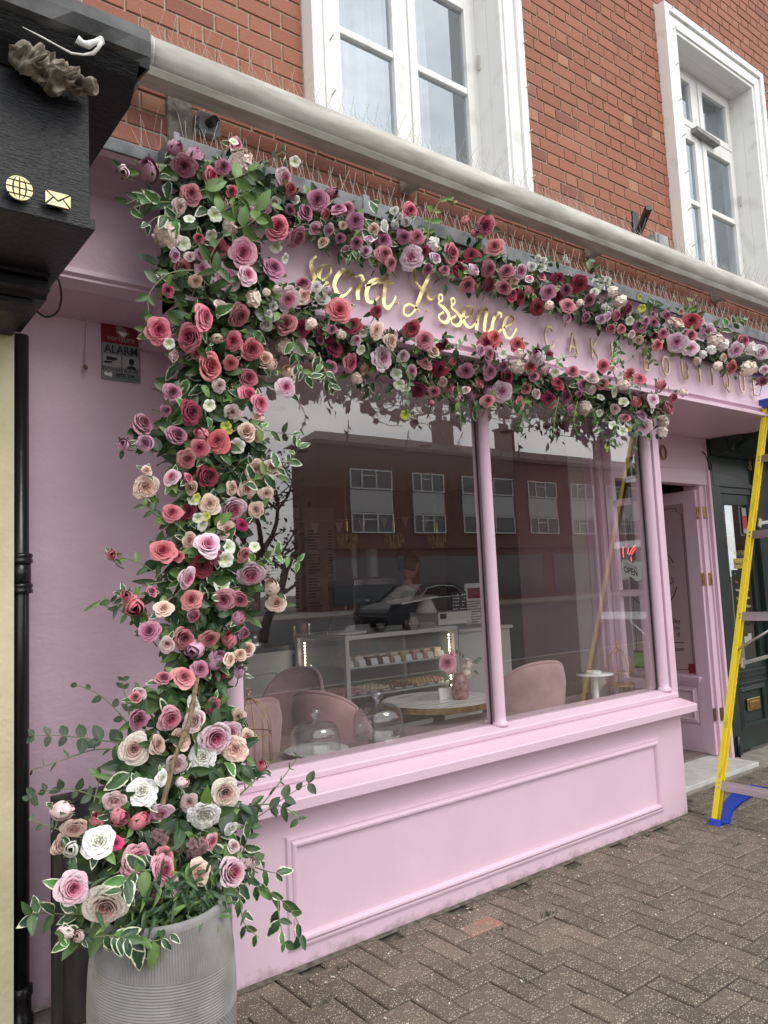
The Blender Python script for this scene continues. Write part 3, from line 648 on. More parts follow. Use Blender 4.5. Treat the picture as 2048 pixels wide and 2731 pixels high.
ink([(cy+.1, cz-.055), (cy, cz-.07), (cy-.1, cz-.06), (cy-.19, cz-.045), (cy-.205, cz-.03), (cy-.20, cz-.01), (cy-.185, cz+.0)], .008)
pm_.build('door_print', printm, dleaf)
for (txt, y_, z_, s_, al) in (('ce', 3.63, 1.50, .07, 'RIGHT'), ('Y E', 3.62, 1.435, .04, 'RIGHT'), ('day', 3.56, 1.075, .06, 'RIGHT'), ('m', 3.575, 1.02, .06, 'RIGHT'), ('d', 3.575, .965, .06, 'RIGHT'), ('.com', 3.545, .85, .052, 'RIGHT')):
    me = text_mesh(txt, s_, (DX+.012, y_, z_), (0,-1,0), (0,0,1), align=al); link('lettering', me, dleaf, printm)
g = MB(); g.box(DX+.012, DX+.0135, 3.545, 3.70, .915, .920); g.build('print_rule', printm, dleaf)
g = MB(); g.box(DX+.010, DX+.0135, 3.465, 3.52, .675, .75); g.build('door_sticker', mat('maroon_sticker', (.22,.02,.04), .4), dleaf)
for hz in (1.962, 1.428, .363):
    g = MB(); g.box(DX-.003, DX+.055, 3.326, 3.334, hz-.05, hz+.05); g.box(DX+.055, DX+.105, 3.300, 3.309, hz-.05, hz+.05); g.tube([(DX+.055,3.318,hz-.052),(DX+.055,3.318,hz+.052)], .008, 10)
    g.build('hinge', brass if hz > 1 else bronze, dleaf, bev=.0015)
# 10 on the head board
def digit0(mb, cx, cz, rx, rz, y, w_, d=.012):
    n = 24
    for i in range(n):
        a0 = 2*math.pi*i/n; a1 = 2*math.pi*(i+1)/n
        q = [(cx+(rx)*math.cos(a), cz+(rz)*math.sin(a)) for a in (a0, a1)]; p_ = [(cx+(rx-w_)*math.cos(a), cz+(rz-w_)*math.sin(a)) for a in (a1, a0)]
        mb.prism([q[0], q[1], p_[0], p_[1]], (0,y,0), (1,0,0), (0,0,1), (0,1,0), d)
g = MB(); digit0(g, 5.275, 2.415, .042, .058, 3.285, .012); 
numg = mat('rose_gold_numeral', (.42,.24,.18), .3, .9)
g.build('house_numeral', numg, shop, label='rose gold 0 on the door head')
g = MB(); g.box(5.165, 5.178, 3.285, 3.297, 2.36, 2.47); g.build('house_numeral', numg, shop)
hk = W(1885, 1235, 3.26)
g = MB(); g.tube([(hk.x,3.29,hk.z+.10),(hk.x-.004,3.26,hk.z+.06),(hk.x-.012,3.24,hk.z),(hk.x-.004,3.235,hk.z-.05),(hk.x+.02,3.24,hk.z-.062),(hk.x+.038,3.245,hk.z-.03),(hk.x+.035,3.25,hk.z+.01)], .0055, 8)
g.build('hanging_hook', blk, shop, smooth=True)
# threshold
stp = noise_col(mat('pale_threshold', (.55,.54,.52), .6), [(.46,.45,.43), (.60,.59,.57)], scale=8, detail=7)
g = MB(); g.box(4.46, 5.78, 3.02, 3.40, .012, .045); g.build('threshold_slab', stp, shop, bev=.004)
# ------------------------------------------------------------------ gold lettering
signt = thing('gold_sign_lettering', 'polished gold script and capitals standing off the pink sign board', 'sign lettering', (2.9, 2.59, 2.8))
k_ = 640/1659
def S1(x, y): p = W(780+x*k_, 620+y*k_, 2.572); return (p.x, p.z)
def smooth_line(pts, n=6):
    out = []
    P_ = [pts[0]]+list(pts)+[pts[-1]]
    for i in range(1, len(P_)-2):
        for j in range(n):
            t = j/n; o = []
            for c in range(len(pts[0])):
                a, b, c_, d = P_[i-1][c], P_[i][c], P_[i+1][c], P_[i+2][c]
                o.append(.5*((2*b)+(-a+c_)*t+(2*a-5*b+4*c_-d)*t*t+(-a+3*b-3*c_+d)*t**3))
            out.append(tuple(o))
    out.append(tuple(pts[-1])); return out
def stroke_letter(strokes, y=2.572, d=.005, conv=S1, name='letter'):
    mb = MB(); q = 0
    for st in strokes:
        pts = smooth_line([(*conv(a, b), w_) for a, b, w_ in st]); n = len(pts); Lf = []; Rt = []
        for i, (x_, z_, w_) in enumerate(pts):
            a = pts[max(0, i-1)]; b = pts[min(n-1, i+1)]; tx, tz = b[0]-a[0], b[1]-a[1]; l_ = math.hypot(tx, tz) or 1
            nx, nz = -tz/l_*w_/2, tx/l_*w_/2; Lf.append((x_+nx, z_+nz)); Rt.append((x_-nx, z_-nz))
        V = []
        yy = y+q*.0012; q += 1
        for i in range(n): V += [(Lf[i][0], yy, Lf[i][1]), (Rt[i][0], yy, Rt[i][1]), (Lf[i][0], yy+d, Lf[i][1]), (Rt[i][0], yy+d, Rt[i][1])]
        F = []
        for i in range(n-1):
            a = 4*i; b = a+4; F += [(a, b, b+1, a+1), (a+2, a+3, b+3, b+2), (a, a+2, b+2, b), (a+1, b+1, b+3, a+3)]
        F += [(0,1,3,2), (4*n-4, 4*n-2, 4*n-1, 4*n-3)]
        mb.add(V, F)
    return mb.build(name, gold, signt)
T = .0100; K = .0195
stroke_letter([[(165,165,T),(140,185,T),(128,220,K),(140,270,K),(155,320,K),(140,360,K),(95,375,T)]])
stroke_letter([[(172,340,T),(215,325,T),(262,280,T),(262,238,T),(230,225,T),(195,250,K),(182,300,K),(200,350,K),(250,345,T)]])
stroke_letter([[(378,300,T),(380,265,T),(345,262,K),(305,310,K),(290,370,K),(320,430,K),(360,435,T),(410,380,T)]])
stroke_letter([[(395,330,T),(410,280,T),(430,300,T),(485,300,T),(470,350,K),(450,410,K),(455,465,K)],[(455,420,T),(478,350,T),(500,320,T)]])
stroke_letter([[(500,370,T),(570,350,T),(600,325,T),(575,320,T),(535,350,K),(512,410,K),(520,470,K),(560,480,T),(600,440,T)]])
stroke_letter([[(658,285,K),(645,350,K),(635,430,K),(632,490,K),(660,520,K),(695,485,T),(715,440,T)],[(595,345,T),(645,345,T),(698,350,T)]])
stroke_letter([[(890,228,T),(860,222,T),(843,260,T),(850,330,T),(885,385,K),(905,400,T)],[(955,280,K),(925,345,K),(895,410,K),(870,480,K),(845,540,T),(805,575,T),(772,560,T),(775,515,T),(810,495,T),(850,515,T),(885,545,T)],[(880,460,T),(915,400,T),(945,395,T),(940,440,K),(965,462,T),(995,430,T)]])
stroke_letter([[(1012,470,T),(1012,435,T),(1032,432,T),(1035,465,T),(1010,490,T),(1050,525,K),(1082,575,K),(1065,620,K),(1025,610,T),(1012,575,T),(1045,550,T)]])
stroke_letter([[(1100,495,T),(1098,460,T),(1118,458,T),(1120,490,T),(1098,515,T),(1140,555,K),(1168,600,K),(1150,640,K),(1110,635,T),(1098,600,T),(1130,575,T)]])
stroke_letter([[(1180,595,T),(1230,570,T),(1248,530,T),(1225,508,T),(1192,530,K),(1180,585,K),(1200,640,K),(1235,655,T),(1275,615,T)]])
stroke_letter([[(1290,520,K),(1283,580,K),(1275,640,K),(1272,675,K)],[(1285,600,T),(1315,535,T),(1345,535,K),(1335,600,K),(1328,670,K),(1350,690,T),(1385,650,T)]])
stroke_letter([[(1440,590,T),(1445,560,T),(1415,562,K),(1388,610,K),(1380,670,K),(1405,705,K),(1445,670,T)]])
stroke_letter([[(1460,660,T),(1510,630,T),(1528,595,T),(1505,578,T),(1475,605,K),(1460,660,K),(1475,715,K),(1510,728,T),(1552,660,T)]])
# capitals CAKE BOUTIQUE: monoline strokes in a unit cell
CAPS = {'C': [[(1,.85),(.75,1),(.35,.97),(.05,.7),(0,.45),(.12,.15),(.45,0),(.8,.03),(1,.18)]], 'A': [[(0,0),(.5,1)],[(.5,1),(1,0)],[(.15,.3),(.85,.3)]],
 'K': [[(0,0),(0,1)],[(1,1),(.05,.45)],[(.2,.52),(1,0)]], 'E': [[(.1,0),(.1,1)],[(.1,1),(.9,1)],[(.1,.5),(.8,.5)],[(.1,0),(.9,0)]],
 'B': [[(.05,0),(.05,1)],[(.05,1),(.6,1),(.85,.85),(.8,.6),(.5,.52),(.05,.52)],[(.5,.52),(.9,.42),(.95,.15),(.65,0),(.05,0)]],
 'O': [[(.5,1),(.15,.88),(0,.5),(.15,.12),(.5,0),(.85,.12),(1,.5),(.85,.88),(.5,1)]], 'U': [[(0,1),(0,.3),(.2,.04),(.5,0),(.8,.04),(1,.3),(1,1)]],
 'T': [[(0,1),(1,1)],[(.5,1),(.5,0)]], 'I': [[(.5,0),(.5,1)]], 'Q': [[(.5,1),(.15,.88),(0,.5),(.15,.12),(.5,0),(.85,.12),(1,.5),(.85,.88),(.5,1)],[(.45,.3),(.7,-.05),(1,-.22)]]}
zb_, hh_ = 2.712, .112
ke = 698/1659
for ch, ex, wd in (('C',280,.062),('A',430,.075),('K',566,.06),('E',686,.058),('B',886,.058),('O',1006,.074),('U',1124,.060),('T',1217,.066),('I',1292,.05),('Q',1380,.074),('U',1478,.060),('E',1558,.058)):
    cx = W(1350+ex*ke, 930, 2.572).x
    sts = [[(cx-wd/2+a*wd, zb_+b*hh_, .0115) for a, b in st] for st in CAPS[ch]]
    mb = MB(); q = 0
    for st in sts:
        pts = smooth_line(st, 5) if len(st) > 3 else st; n = len(pts); V = []; F = []
        yy = 2.572+.0012*q; q += 1
        for i, (x_, z_, w_) in enumerate(pts):
            a = pts[max(0, i-1)]; b = pts[min(n-1, i+1)]; tx, tz = b[0]-a[0], b[1]-a[1]; l_ = math.hypot(tx, tz) or 1; nx, nz = -tz/l_*w_/2, tx/l_*w_/2
            V += [(x_+nx, yy, z_+nz), (x_-nx, yy, z_-nz), (x_+nx, yy+.008, z_+nz), (x_-nx, yy+.008, z_-nz)]
        for i in range(n-1):
            a = 4*i; b = a+4; F += [(a, b, b+1, a+1), (a+2, a+3, b+3, b+2), (a, a+2, b+2, b), (a+1, b+1, b+3, a+3)]
        F += [(0,1,3,2), (4*n-4, 4*n-2, 4*n-1, 4*n-3)]; mb.add(V, F)
    mb.build('letter', gold_dull, signt)
# small stand-off pins
g = MB()
for x in (1.75, 1.85, 1.95, 2.12, 2.3, 2.42, 2.52, 2.62, 2.72, 2.85, 3.2, 3.38, 3.55, 3.75, 4.05, 4.25, 4.46, 4.64, 4.8, 4.98, 5.17, 5.35): g.tube([(x,2.578,2.76),(x,2.601,2.76)], .003, 6)
g.build('pins', gold, signt, kind='stuff')
# ------------------------------------------------------------------ alarm sign and cable
al = thing('alarm_sign', 'red and grey security alarm plate on the pink wall left of the flowers', 'sign', tuple(W(325, 930, 3.132)))
ax0 = W(270, 900, 3.13).x; ax1 = W(375, 940, 3.13).x; az1 = W(272, 845, 3.13).z; az0 = W(275, 1010, 3.13).z; aw_ = ax1-ax0; ah = az1-az0
def arect(u0, u1, v0, v1, m, y, name, parent=al):   # u right, v down, in plate fractions
    g = MB(); g.box(ax0+u0*aw_, ax0+u1*aw_, y, y+.001, az1-v1*ah, az1-v0*ah); return g.build(name, m, parent)
g = MB(); g.box(ax0, ax1, 3.1325, 3.139, az0, az1); plate = g.build('plate', mat('plate_grey', (.20,.21,.22), .35), al, bev=.003)
redm = mat('plate_red', (.20,.004,.012), .3); lg = mat('plate_light_grey', (.36,.37,.37), .4); nav = mat('plate_navy', (.012,.016,.028), .4); wht = mat('plate_white', (.8,.8,.78), .4); grn = mat('plate_grey_print', (.30,.20,.19), .4)
arect(.0, 1, 0, .40, redm, 3.1312, 'red_band')
arect(.05, .49, .585, .865, lg, 3.1312, 'pictogram_panel'); arect(.54, .96, .585, .865, lg, 3.1312, 'pictogram_panel')
def atext(s_, size, u, v, m, bold=0, al_='LEFT', sx=1):
    me = text_mesh(s_, size, (ax0+u*aw_, 3.1302, az1-v*ah), (1,0,0), (0,0,1), bold=bold, align=al_, sx=sx); return link('lettering', me, al, m)
atext('verisure', .036, .5, .355, grn, .0006, 'CENTER')
atext('ALARM', .049, .5, .56, nav, .0007, 'CENTER', .90)
atext('IMAGE & AUDIO', .0115, .27, .815, nav, .0003, 'CENTER'); atext('RECORDING', .0135, .27, .855, nav, .0004, 'CENTER')
atext('24H GUARD', .0125, .75, .815, nav, .0003, 'CENTER'); atext('RESPONSE', .0135, .75, .855, nav, .0004, 'CENTER')
atext('0800 154', .020, .36, .93, nav, .0004)
arect(.34, .9, .95, .955, nav, 3.1302, 'print_rule')
def ashape(pts, m, name, y=3.1303): g = MB(); g.prism([(ax0+a*aw_, az1-b*ah) for a, b in pts], (0,y,0), (1,0,0), (0,0,1), (0,1,0), .0008); return g.build(name, m, al)
ashape([(.12,.62),(.40,.635),(.40,.67),(.33,.675),(.33,.69),(.12,.68)], nav, 'camera_pictogram'); ashape([(.07,.70),(.27,.695),(.27,.725),(.07,.74)], nav, 'camera_pictogram')
ashape([(.68,.64),(.75,.61),(.84,.64),(.82,.66),(.83,.70),(.76,.73),(.70,.70),(.70,.66)], nav, 'guard_pictogram'); ashape([(.64,.79),(.66,.75),(.74,.735),(.78,.735),(.86,.75),(.89,.79),(.78,.79),(.765,.77),(.75,.79)], nav, 'guard_pictogram')
ashape([(.36,.13),(.48,.09),(.53,.12),(.62,.13),(.64,.19),(.72,.21),(.70,.24),(.64,.24),(.60,.29),(.50,.29),(.45,.25),(.40,.24)], mat('emblem_grey', (.25,.21,.19), .4), 'emblem')
ashape([(.42,.185),(.53,.20),(.64,.20),(.62,.24),(.57,.27),(.50,.255),(.46,.23)], wht, 'emblem', 3.1296)
ashape([(.06,.905),(.09,.88),(.12,.875),(.125,.90),(.25,.875),(.26,.95),(.18,.945),(.09,.935)], wht, 'envelope_mark', 3.1296)
g = MB(); p1 = W(228, 980, 3.11); p2 = W(232, 835, 3.125); p3 = W(245, 812, 3.125); p4 = W(400, 842, 3.125)
g.tube([p1, p2+Vector((0,0,-.02)), p2, (p2+p3)/2+Vector((-.004,0,.006)), p3, p4], .004, 8)
cbl = thing('surface_cable', 'thin pink painted cable looped on the wall above the alarm plate', 'cable', tuple(p1))
g.build('cable', pink, cbl, smooth=True)
g = MB(); g.sphere(p1, .010, 10, 8); g.build('cable_end', bronze, cbl, smooth=True)
# ================================================================== NEIGHBOUR LEFT: black fascia, downpipe, cream wall
nb = thing('cream_building', 'cream rendered wall at the left edge beside the black downpipe', 'building', (-.5, 3.0, 0))
g = MB(); g.box(-3, .607, 2.95, 3.3, 0, 2.60); g.build('wall', cream, nb)
dp = thing('black_downpipe', 'glossy black cast iron downpipe between the cream and pink walls', 'pipe', (.648, 3.06, 0))
g = MB(); g.tube([(.646,3.055,.02),(.646,3.055,2.5)], .034, 20); g.build('pipe', blackp, dp, smooth=True)
for zc in (1.655, 1.545): 
    g = MB(); g.lathe([(.034,zc-.02),(.046,zc-.018),(.047,zc-.006),(.042,zc),(.047,zc+.006),(.046,zc+.016),(.034,zc+.02)], (.646,3.055,0), 20); g.build('collar', blackp, dp, smooth=True)
g = MB(); g.tube([(.646,3.055,1.55),(.646,3.055,1.65)], .0405, 20); g.build('socket', blackp, dp, smooth=True); g = MB(); g.lathe([(.034,.16),(.044,.155),(.045,.13),(.040,.12),(.040,.07),(.047,.06),(.048,.02),(.044,0)], (.646,3.055,0), 20); g.build('socket', blackp, dp, smooth=True)
g = MB(); g.box(.608, .616, 3.0, 3.2, 0, 2.5); g.build('flat_trim', blackp, dp)
bf = thing('black_shop_fascia', 'black painted neighbouring shop fascia with gold globe and envelope icons', 'fascia', (0, 2.4, 2.6))
bpaint = noise_col(mat('brushed_black_gloss', (.009,.010,.013), .28, 0, .32), None, scale=4, bump=.9, bscale=22, bdist=.004, stretch=(2.2,2.2,9), rr=(.28,.5))
g = MB(); g.box(-2.5, .657, 2.20, 2.86, 2.572, 3.12); g.build('sign_board', bpaint, bf, bev=.004)
g = MB(); g.box(-2.5, .668, 2.188, 2.86, 2.566, 2.60); g.build('board_lip', bpaint, bf, bev=.004)
prof = [(2.57,2.575),(2.575,2.555),(2.60,2.552),(2.60,2.545),(2.578,2.540),(2.578,2.512),(2.62,2.506),(2.63,2.495),(3.0,2.495),(3.0,2.575)]
g = MB(); g.prof_x(prof, -2.5, .64); g.build('under_moulding', bpaint, bf, bev=.002)
g = MB(); g.prof_x([(2.64,2.495),(2.64,2.475),(2.70,2.462),(3.0,2.460),(3.0,2.495)], .44, .60); g.build('console_block', bpaint, bf, bev=.004)
crown = [(2.16,2.99),(2.12,3.05),(2.085,3.085),(2.07,3.10),(2.065,3.18),(2.08,3.205),(2.5,3.24),(2.88,3.27),(2.88,3.0)]
g = MB(); g.prof_x([(2.19,2.99)]+[(2.13,3.04),(2.10,3.08),(2.20,3.085),(2.88,3.10),(2.88,2.99)], -2.5, .775); g.build('crown_moulding', bpaint, bf)
felt = MB(); nseg = 60; rr = random.Random(4); V = []; F = []
pr = [(2.11,3.085),(2.085,3.098),(2.075,3.14),(2.085,3.185),(2.11,3.20),(2.3,3.225),(2.88,3.25)]
for i in range(nseg+1):
    x_ = -2.5+3.30*i/nseg
    for j, (y_, z_) in enumerate(pr):
        wv = .006*math.sin(x_*23+j)+rr.uniform(-.003,.003); V.append((x_, y_+wv, z_+wv*.8-(.012*max(0,math.sin(x_*9)) if j == 0 else 0)))
n = len(pr)
for i in range(nseg):
    for j in range(n-1): F.append((i*n+j, (i+1)*n+j, (i+1)*n+j+1, i*n+j+1))
F.append(tuple(nseg*n+j for j in range(n)))
felt.add(V, F); fo = felt.build('roofing_felt', leadd, bf); so_ = fo.modifiers.new('solid', 'SOLIDIFY'); so_.thickness = .012
# icons
gi = mat('pale_gold_icon', (.78,.70,.38), .25, .35)
gc = W(51, 503, 2.17); rg = .034
ic = thing('gold_globe_icon', 'round gold globe icon fixed on the black fascia', 'sign', tuple(gc))
def disc_bits():
    m = MB(); N_ = 72
    # globe cells between grid lines: rows by latitude cuts, columns by meridian ellipses
    zs = [-.99, -.63, -.49, -.07, .07, .49, .63, .99]; g_ = .035
    for r_ in range(0, 8, 2):
        za_, zb2 = zs[r_], zs[r_+1]; lo, hi = za_+.0, zb2-.0
        for c_ in range(4):
            def xe(z_, s_):
                h_ = math.sqrt(max(0, 1-z_*z_)); return s_*h_
            fr_ = [(-1,-.56),(-.42,-.07),(.07,.42),(.56,1)][c_]
            k2 = 6; L_ = [(xe(lo+(hi-lo)*i/k2, fr_[0]), lo+(hi-lo)*i/k2) for i in range(k2+1)]; R_ = [(xe(lo+(hi-lo)*i/k2, fr_[1]), lo+(hi-lo)*i/k2) for i in range(k2, -1, -1)]
            m.prism([(gc.x+a*rg, gc.z+b*rg) for a, b in (R_[::-1]+L_[::-1])], (0,2.165,0), (1,0,0), (0,0,1), (0,1,0), .006)
    return m
disc_bits().build('globe_face', gi, ic)
g = MB(); g.tube([(gc.x,2.171,gc.z),(gc.x,2.176,gc.z)], rg*.98, 32); g.tube([(gc.x,2.176,gc.z),(gc.x,2.199,gc.z)], rg*.3, 12); g.build('globe_back', black, ic)
ec0 = W(120, 508, 2.17); ec1 = W(187, 562, 2.17); ex0, ex1 = ec0.x, ec1.x; ez0 = ec1.z+.002; ez1 = ez0+.040
ic2 = thing('gold_envelope_icon', 'gold envelope icon fixed on the black fascia right of the globe', 'sign', ((ex0+ex1)/2, 2.17, ez0))
cxm = (ex0+ex1)/2; e = .0022; zm = ez0+.016
g = MB()
def tri(pts): g.prism(pts, (0,2.165,0), (1,0,0), (0,0,1), (0,1,0), .006)
tri([(ex0+2*e,ez1),(cxm,zm+e),(ex1-2*e,ez1)]); tri([(ex0,ez1-1.2*e),(ex0,ez0+1.4*e),(cxm-7*e,zm+3.6*e)]); tri([(ex1,ez1-1.2*e),(cxm+7*e,zm+3.6*e),(ex1,ez0+1.4*e)]); tri([(ex0+2*e,ez0),(ex1-2*e,ez0),(cxm+5.6*e,zm+2.2*e),(cxm,zm-2*e),(cxm-5.6*e,zm+2.2*e)])
g.build('envelope_face', gi, ic2)
g = MB(); g.box(ex0-.001, ex1+.001, 2.171, 2.176, ez0-.001, ez1+.001); g.box(cxm-.02, cxm+.02, 2.176, 2.199, ez0+.012, ez0+.03); g.build('envelope_back', black, ic2)
# torn rag / nest under the felt
ragm = noise_col(mat('dirty_rag', (.32,.28,.22), .95), [(.10,.08,.06), (.42,.38,.31)], scale=22, detail=6, bump=.5, bscale=120, bdist=.002)
rag = MB(); rr = random.Random(12)
def ragf(cx_, cz_, sx_, sz_, ph):
    def f(u_, v_):
        a = u_*2*math.pi; b = v_*math.pi
        n1 = 1+.22*math.sin(3*a+ph+2*b)+.16*math.sin(5*a-3*b+ph*2)+.09*abs(math.sin(9*b+2*a+ph))
        p_ = Vector((cx_+sx_*math.sin(b)*math.cos(a), 2.14+.035*math.sin(b)*math.sin(a), cz_+sz_*math.cos(b)))
        q_n = Vector((p_.x*28+ph, p_.y*30, p_.z*52-p_.x*26)); fold = 1-abs(noise.noise(q_n))*2.6; f2 = noise.noise(q_n*2.3)
        d_ = Vector((math.sin(b)*math.cos(a)*.5, math.sin(b)*math.sin(a)*1.3-.4, math.cos(b)*.6))
        return p_+d_*(.020*fold+.006*f2)
    return f
for (sx_, sy_, a_, b_, ph) in ((85,150,.05,.032,1),(130,180,.045,.03,2.4),(165,200,.05,.022,3.9),(205,215,.055,.018,5.2),(150,205,.025,.03,.4)):
    c0 = W(sx_, sy_, 2.12); rag.grid(ragf(c0.x, c0.z, a_, b_, ph), 90, 50)
tag(rag.build('torn_rag', ragm, smooth=True), 'crumpled dirty cloth stuffed under the felt of the black fascia', 'rag')
fm = noise_col(mat('white_foam', (.75,.74,.72), .9), [(.6,.58,.55), (.8,.8,.79)], scale=40, bump=.6, bscale=80, bdist=.004)
fo_ = MB(); c0 = W(205,104,2.07); c1 = W(235,120,2.07); c2 = W(272,108,2.07); c3 = W(248,140,2.08)
fo_.tube([c0, (c0+c1)/2+Vector((0,0,-.004)), c1, (c1+c2)/2+Vector((0,0,.002)), c2], .008, 10, rs=[.012,.009,.011,.008,.012]); fo_.tube([W(268,112,2.068), W(262,128,2.07), W(248,142,2.08), W(222,146,2.08), W(190,142,2.075), W(150,120,2.075), W(110,98,2.075), W(60,72,2.075)], .004, 8, rs=[.008,.005,.006,.003,.0035,.002,.0025,.001])
tag(fo_.build('expanding_foam', fm, smooth=True), 'blob of white foam on the edge of the black fascia felt', 'foam')
g = MB(); a0 = W(150,735,2.62); pts = [a0, W(160,760,2.66), W(163,800,2.7), W(150,835,2.75), W(120,845,2.8), W(90,822,2.85)]
tag(g.tube(smooth_line([tuple(p) for p in pts], 5), .0035, 8).build('loose_cable', blk, smooth=True), 'loose black cable looping down from the corner of the black fascia', 'cable')
# ================================================================== GREEN DOORWAY No 8
gs = thing('green_shopfront', 'dark green neighbouring entrance with brass letterbox at the right edge', 'shopfront', (7, 3.3, 0))
def G(mb, name, m=green, bev=.003, **k): return mb.build(name, m, gs, bev=bev, **k)
g = MB(); g.box(5.927, 6.05, 3.285, 3.5, .012, 2.57); g.box(6.62, 8.2, 3.27, 3.5, .012, 2.57); g.box(6.05, 6.62, 3.30, 3.5, 2.13, 2.57); G(g, 'door_frame')
g = MB(); g.box(8.2, 8.24, 2.6, 3.5, .012, 2.6); G(g, 'end_wall')
pts = [(5.95,2.57),(5.95,2.19),(6.62,2.19),(6.62,2.20)]
for i in range(17): t = i/16; pts.append((6.62-.67*t, 2.20+.115*t**.8))
g = MB(); g.prism([(5.95,2.185),(6.62,2.185)]+[(6.62-.67*i/16, 2.205+.10*(1-(1-i/16)**2)) for i in range(17)], (0,3.282,0), (1,0,0), (0,0,1), (0,1,0), .02); G(g, 'arched_head')
# stepped corbel over the green door
g = MB(); steps = [(3.10,2.50,5.99),(3.02,2.525,6.02),(2.94,2.55,6.05)]
g.box(5.935, 8.2, 3.14, 3.28, 2.44, 2.571)
g.prof_x([(3.14,2.44),(3.06,2.47),(3.02,2.50),(2.86,2.53),(2.80,2.571),(3.14,2.571)], 6.0, 8.2); G(g, 'corbel')
g = MB(); g.prof_x([(3.14,2.45),(3.10,2.46),(3.08,2.50),(3.02,2.52),(3.01,2.571),(3.14,2.571)], 5.95, 6.0); G(g, 'corbel_end')
gd = MB(); y0 = 3.315
gd.box(6.05, 6.13, y0, y0+.045, .03, 2.13); gd.box(6.54, 6.62, y0, y0+.045, .03, 2.13) ; gd.box(6.13, 6.54, y0, y0+.045, 2.04, 2.13); gd.box(6.13, 6.54, y0, y0+.045, .03, .20); gd.box(6.13, 6.54, y0, y0+.045, .52, .72); gd.box(6.13, 6.54, y0+.012, y0+.04, .20, .52)
gdo = gd.build('door', green, gs, bev=.003)
moulding_frame(6.12, 6.55, .19, .53, y0+.004, .045, .02, 'door_panel_mould', green, gdo)
g = MB(); g.box(6.10, 6.57, y0-.02, y0, .64, .66); g.box(6.10, 6.57, y0-.012, y0, .60, .64); g.box(6.10,6.57,y0-.016,y0,.55,.562); g.build('door_rail', green, gdo, bev=.003)
dg = glass_mat('green_door_glass', .13, (.55,.58,.6))
g = MB(); g.add([(6.13,y0+.02,.72),(6.54,y0+.02,.72),(6.54,y0+.02,2.04),(6.13,y0+.02,2.04)], [(0,1,2,3)]); g.build('door_glass', dg, gdo)
g = MB(); g.box(6.0, 6.75, 3.9, 3.92, 0, 2.3); g.build('dark_hall', mat('dark_hall', (.03,.032,.034), .8), gs)
g = MB(); g.box(6.235, 6.445, y0-.008, y0+.004, .325, .425); lb = g.build('letterbox', brass, gdo, bev=.004)
g = MB(); g.box(6.262, 6.42, y0-.016, y0-.008, .345, .40); g.build('letterbox_flap', brass, lb, bev=.003)
gt = mat('gold_print', (.55,.40,.10), .4, .3); wt = mat('white_print', (.62,.62,.58), .5)
def gtext(s_, size, x, z, m, al='CENTER', b=0, sx=1): return link('lettering', text_mesh(s_, size, (x, y0+.012, z), (1,0,0), (0,0,1), align=al, bold=b, sx=sx), gdo, m)
gtext("Brit 'n' Fish", .058, 6.35, 1.615, gt, sx=.72)
g = MB(); g.box(6.255, 6.455, y0+.012, y0+.018, 1.50, 1.585); g.build('opening_plate', mat('gold_plate', (.50,.37,.06), .4, .4), gdo, bev=.002)
me = text_mesh('Opening Times', .034, (6.355, y0+.010, 1.532), (1,0,0), (0,0,1), align='CENTER'); link('lettering', me, gdo, mat('brown_print', (.08,.05,.01), .5))
g = MB(); g.box(6.20, 6.50, y0+.012, y0+.016, 1.02, 1.49); g.build('hours_board', mat('hours_black', (.012,.012,.012), .3), gdo)
for i, (d_, h_) in enumerate((('Mon','closed'),('Tue','4.00pm'),('Wed','4.00pm'),('Thu','4.00pm'),('Fri','4.00pm'),('Sat','5.00pm'))):
    for (s_, x_, al) in ((d_, 6.235, 'LEFT'), (h_, 6.46, 'RIGHT')):
        if i == 0: s_ = '—'
        me = text_mesh(s_, .032, (x_, y0+.0105, 1.45-i*.07), (1,0,0), (0,0,1), align=al); link('lettering', me, gdo, wt if i != 1 else gt)
g = MB(); g.box(6.455, 6.528, y0+.012, y0+.014, 1.80, 2.02); g.build('sticker', mat('pale_sticker', (.35,.36,.40), .4), gdo)
g = MB(); g.box(6.457, 6.526, y0+.010, y0+.0118, 1.84, 1.95); g.build('red_sticker', mat('red_sticker', (.55,.03,.06), .4), gdo)
g = MB()
for (x_, z_) in ((6.20,.95),(6.22,.85),(6.40,.92),(6.34,.90)): g.box(x_-.03, x_+.03, y0+.012, y0+.014, z_-.03, z_+.03)
g.build('small_sticker', lg, gdo)
g = MB(); c0 = W(1968, 1240, 3.26)
n8 = MB(); digit0(n8, 6.573, 2.422, .020, .022, 3.276, .008, .008); digit0(n8, 6.573, 2.374, .024, .027, 3.276, .009, .008); n8.build('house_numeral', mat('dull_gold', (.42,.36,.20), .4, .8), gs, label='gold 8 on the green door head')
g = MB(); g.tube([(6.60,3.30,1.12),(6.60,3.25,1.12)], .012, 10); g.sphere((6.60,3.24,1.12), .026, 12, 8); g.build('door_knob', mat('chrome', (.6,.6,.62), .12, 1), gs, smooth=True)
g = MB(); g.tube([(5.965,3.27,.012),(5.965,3.27,.17)], .013, 10); g.build('corner_pipe', black, gs, smooth=True)
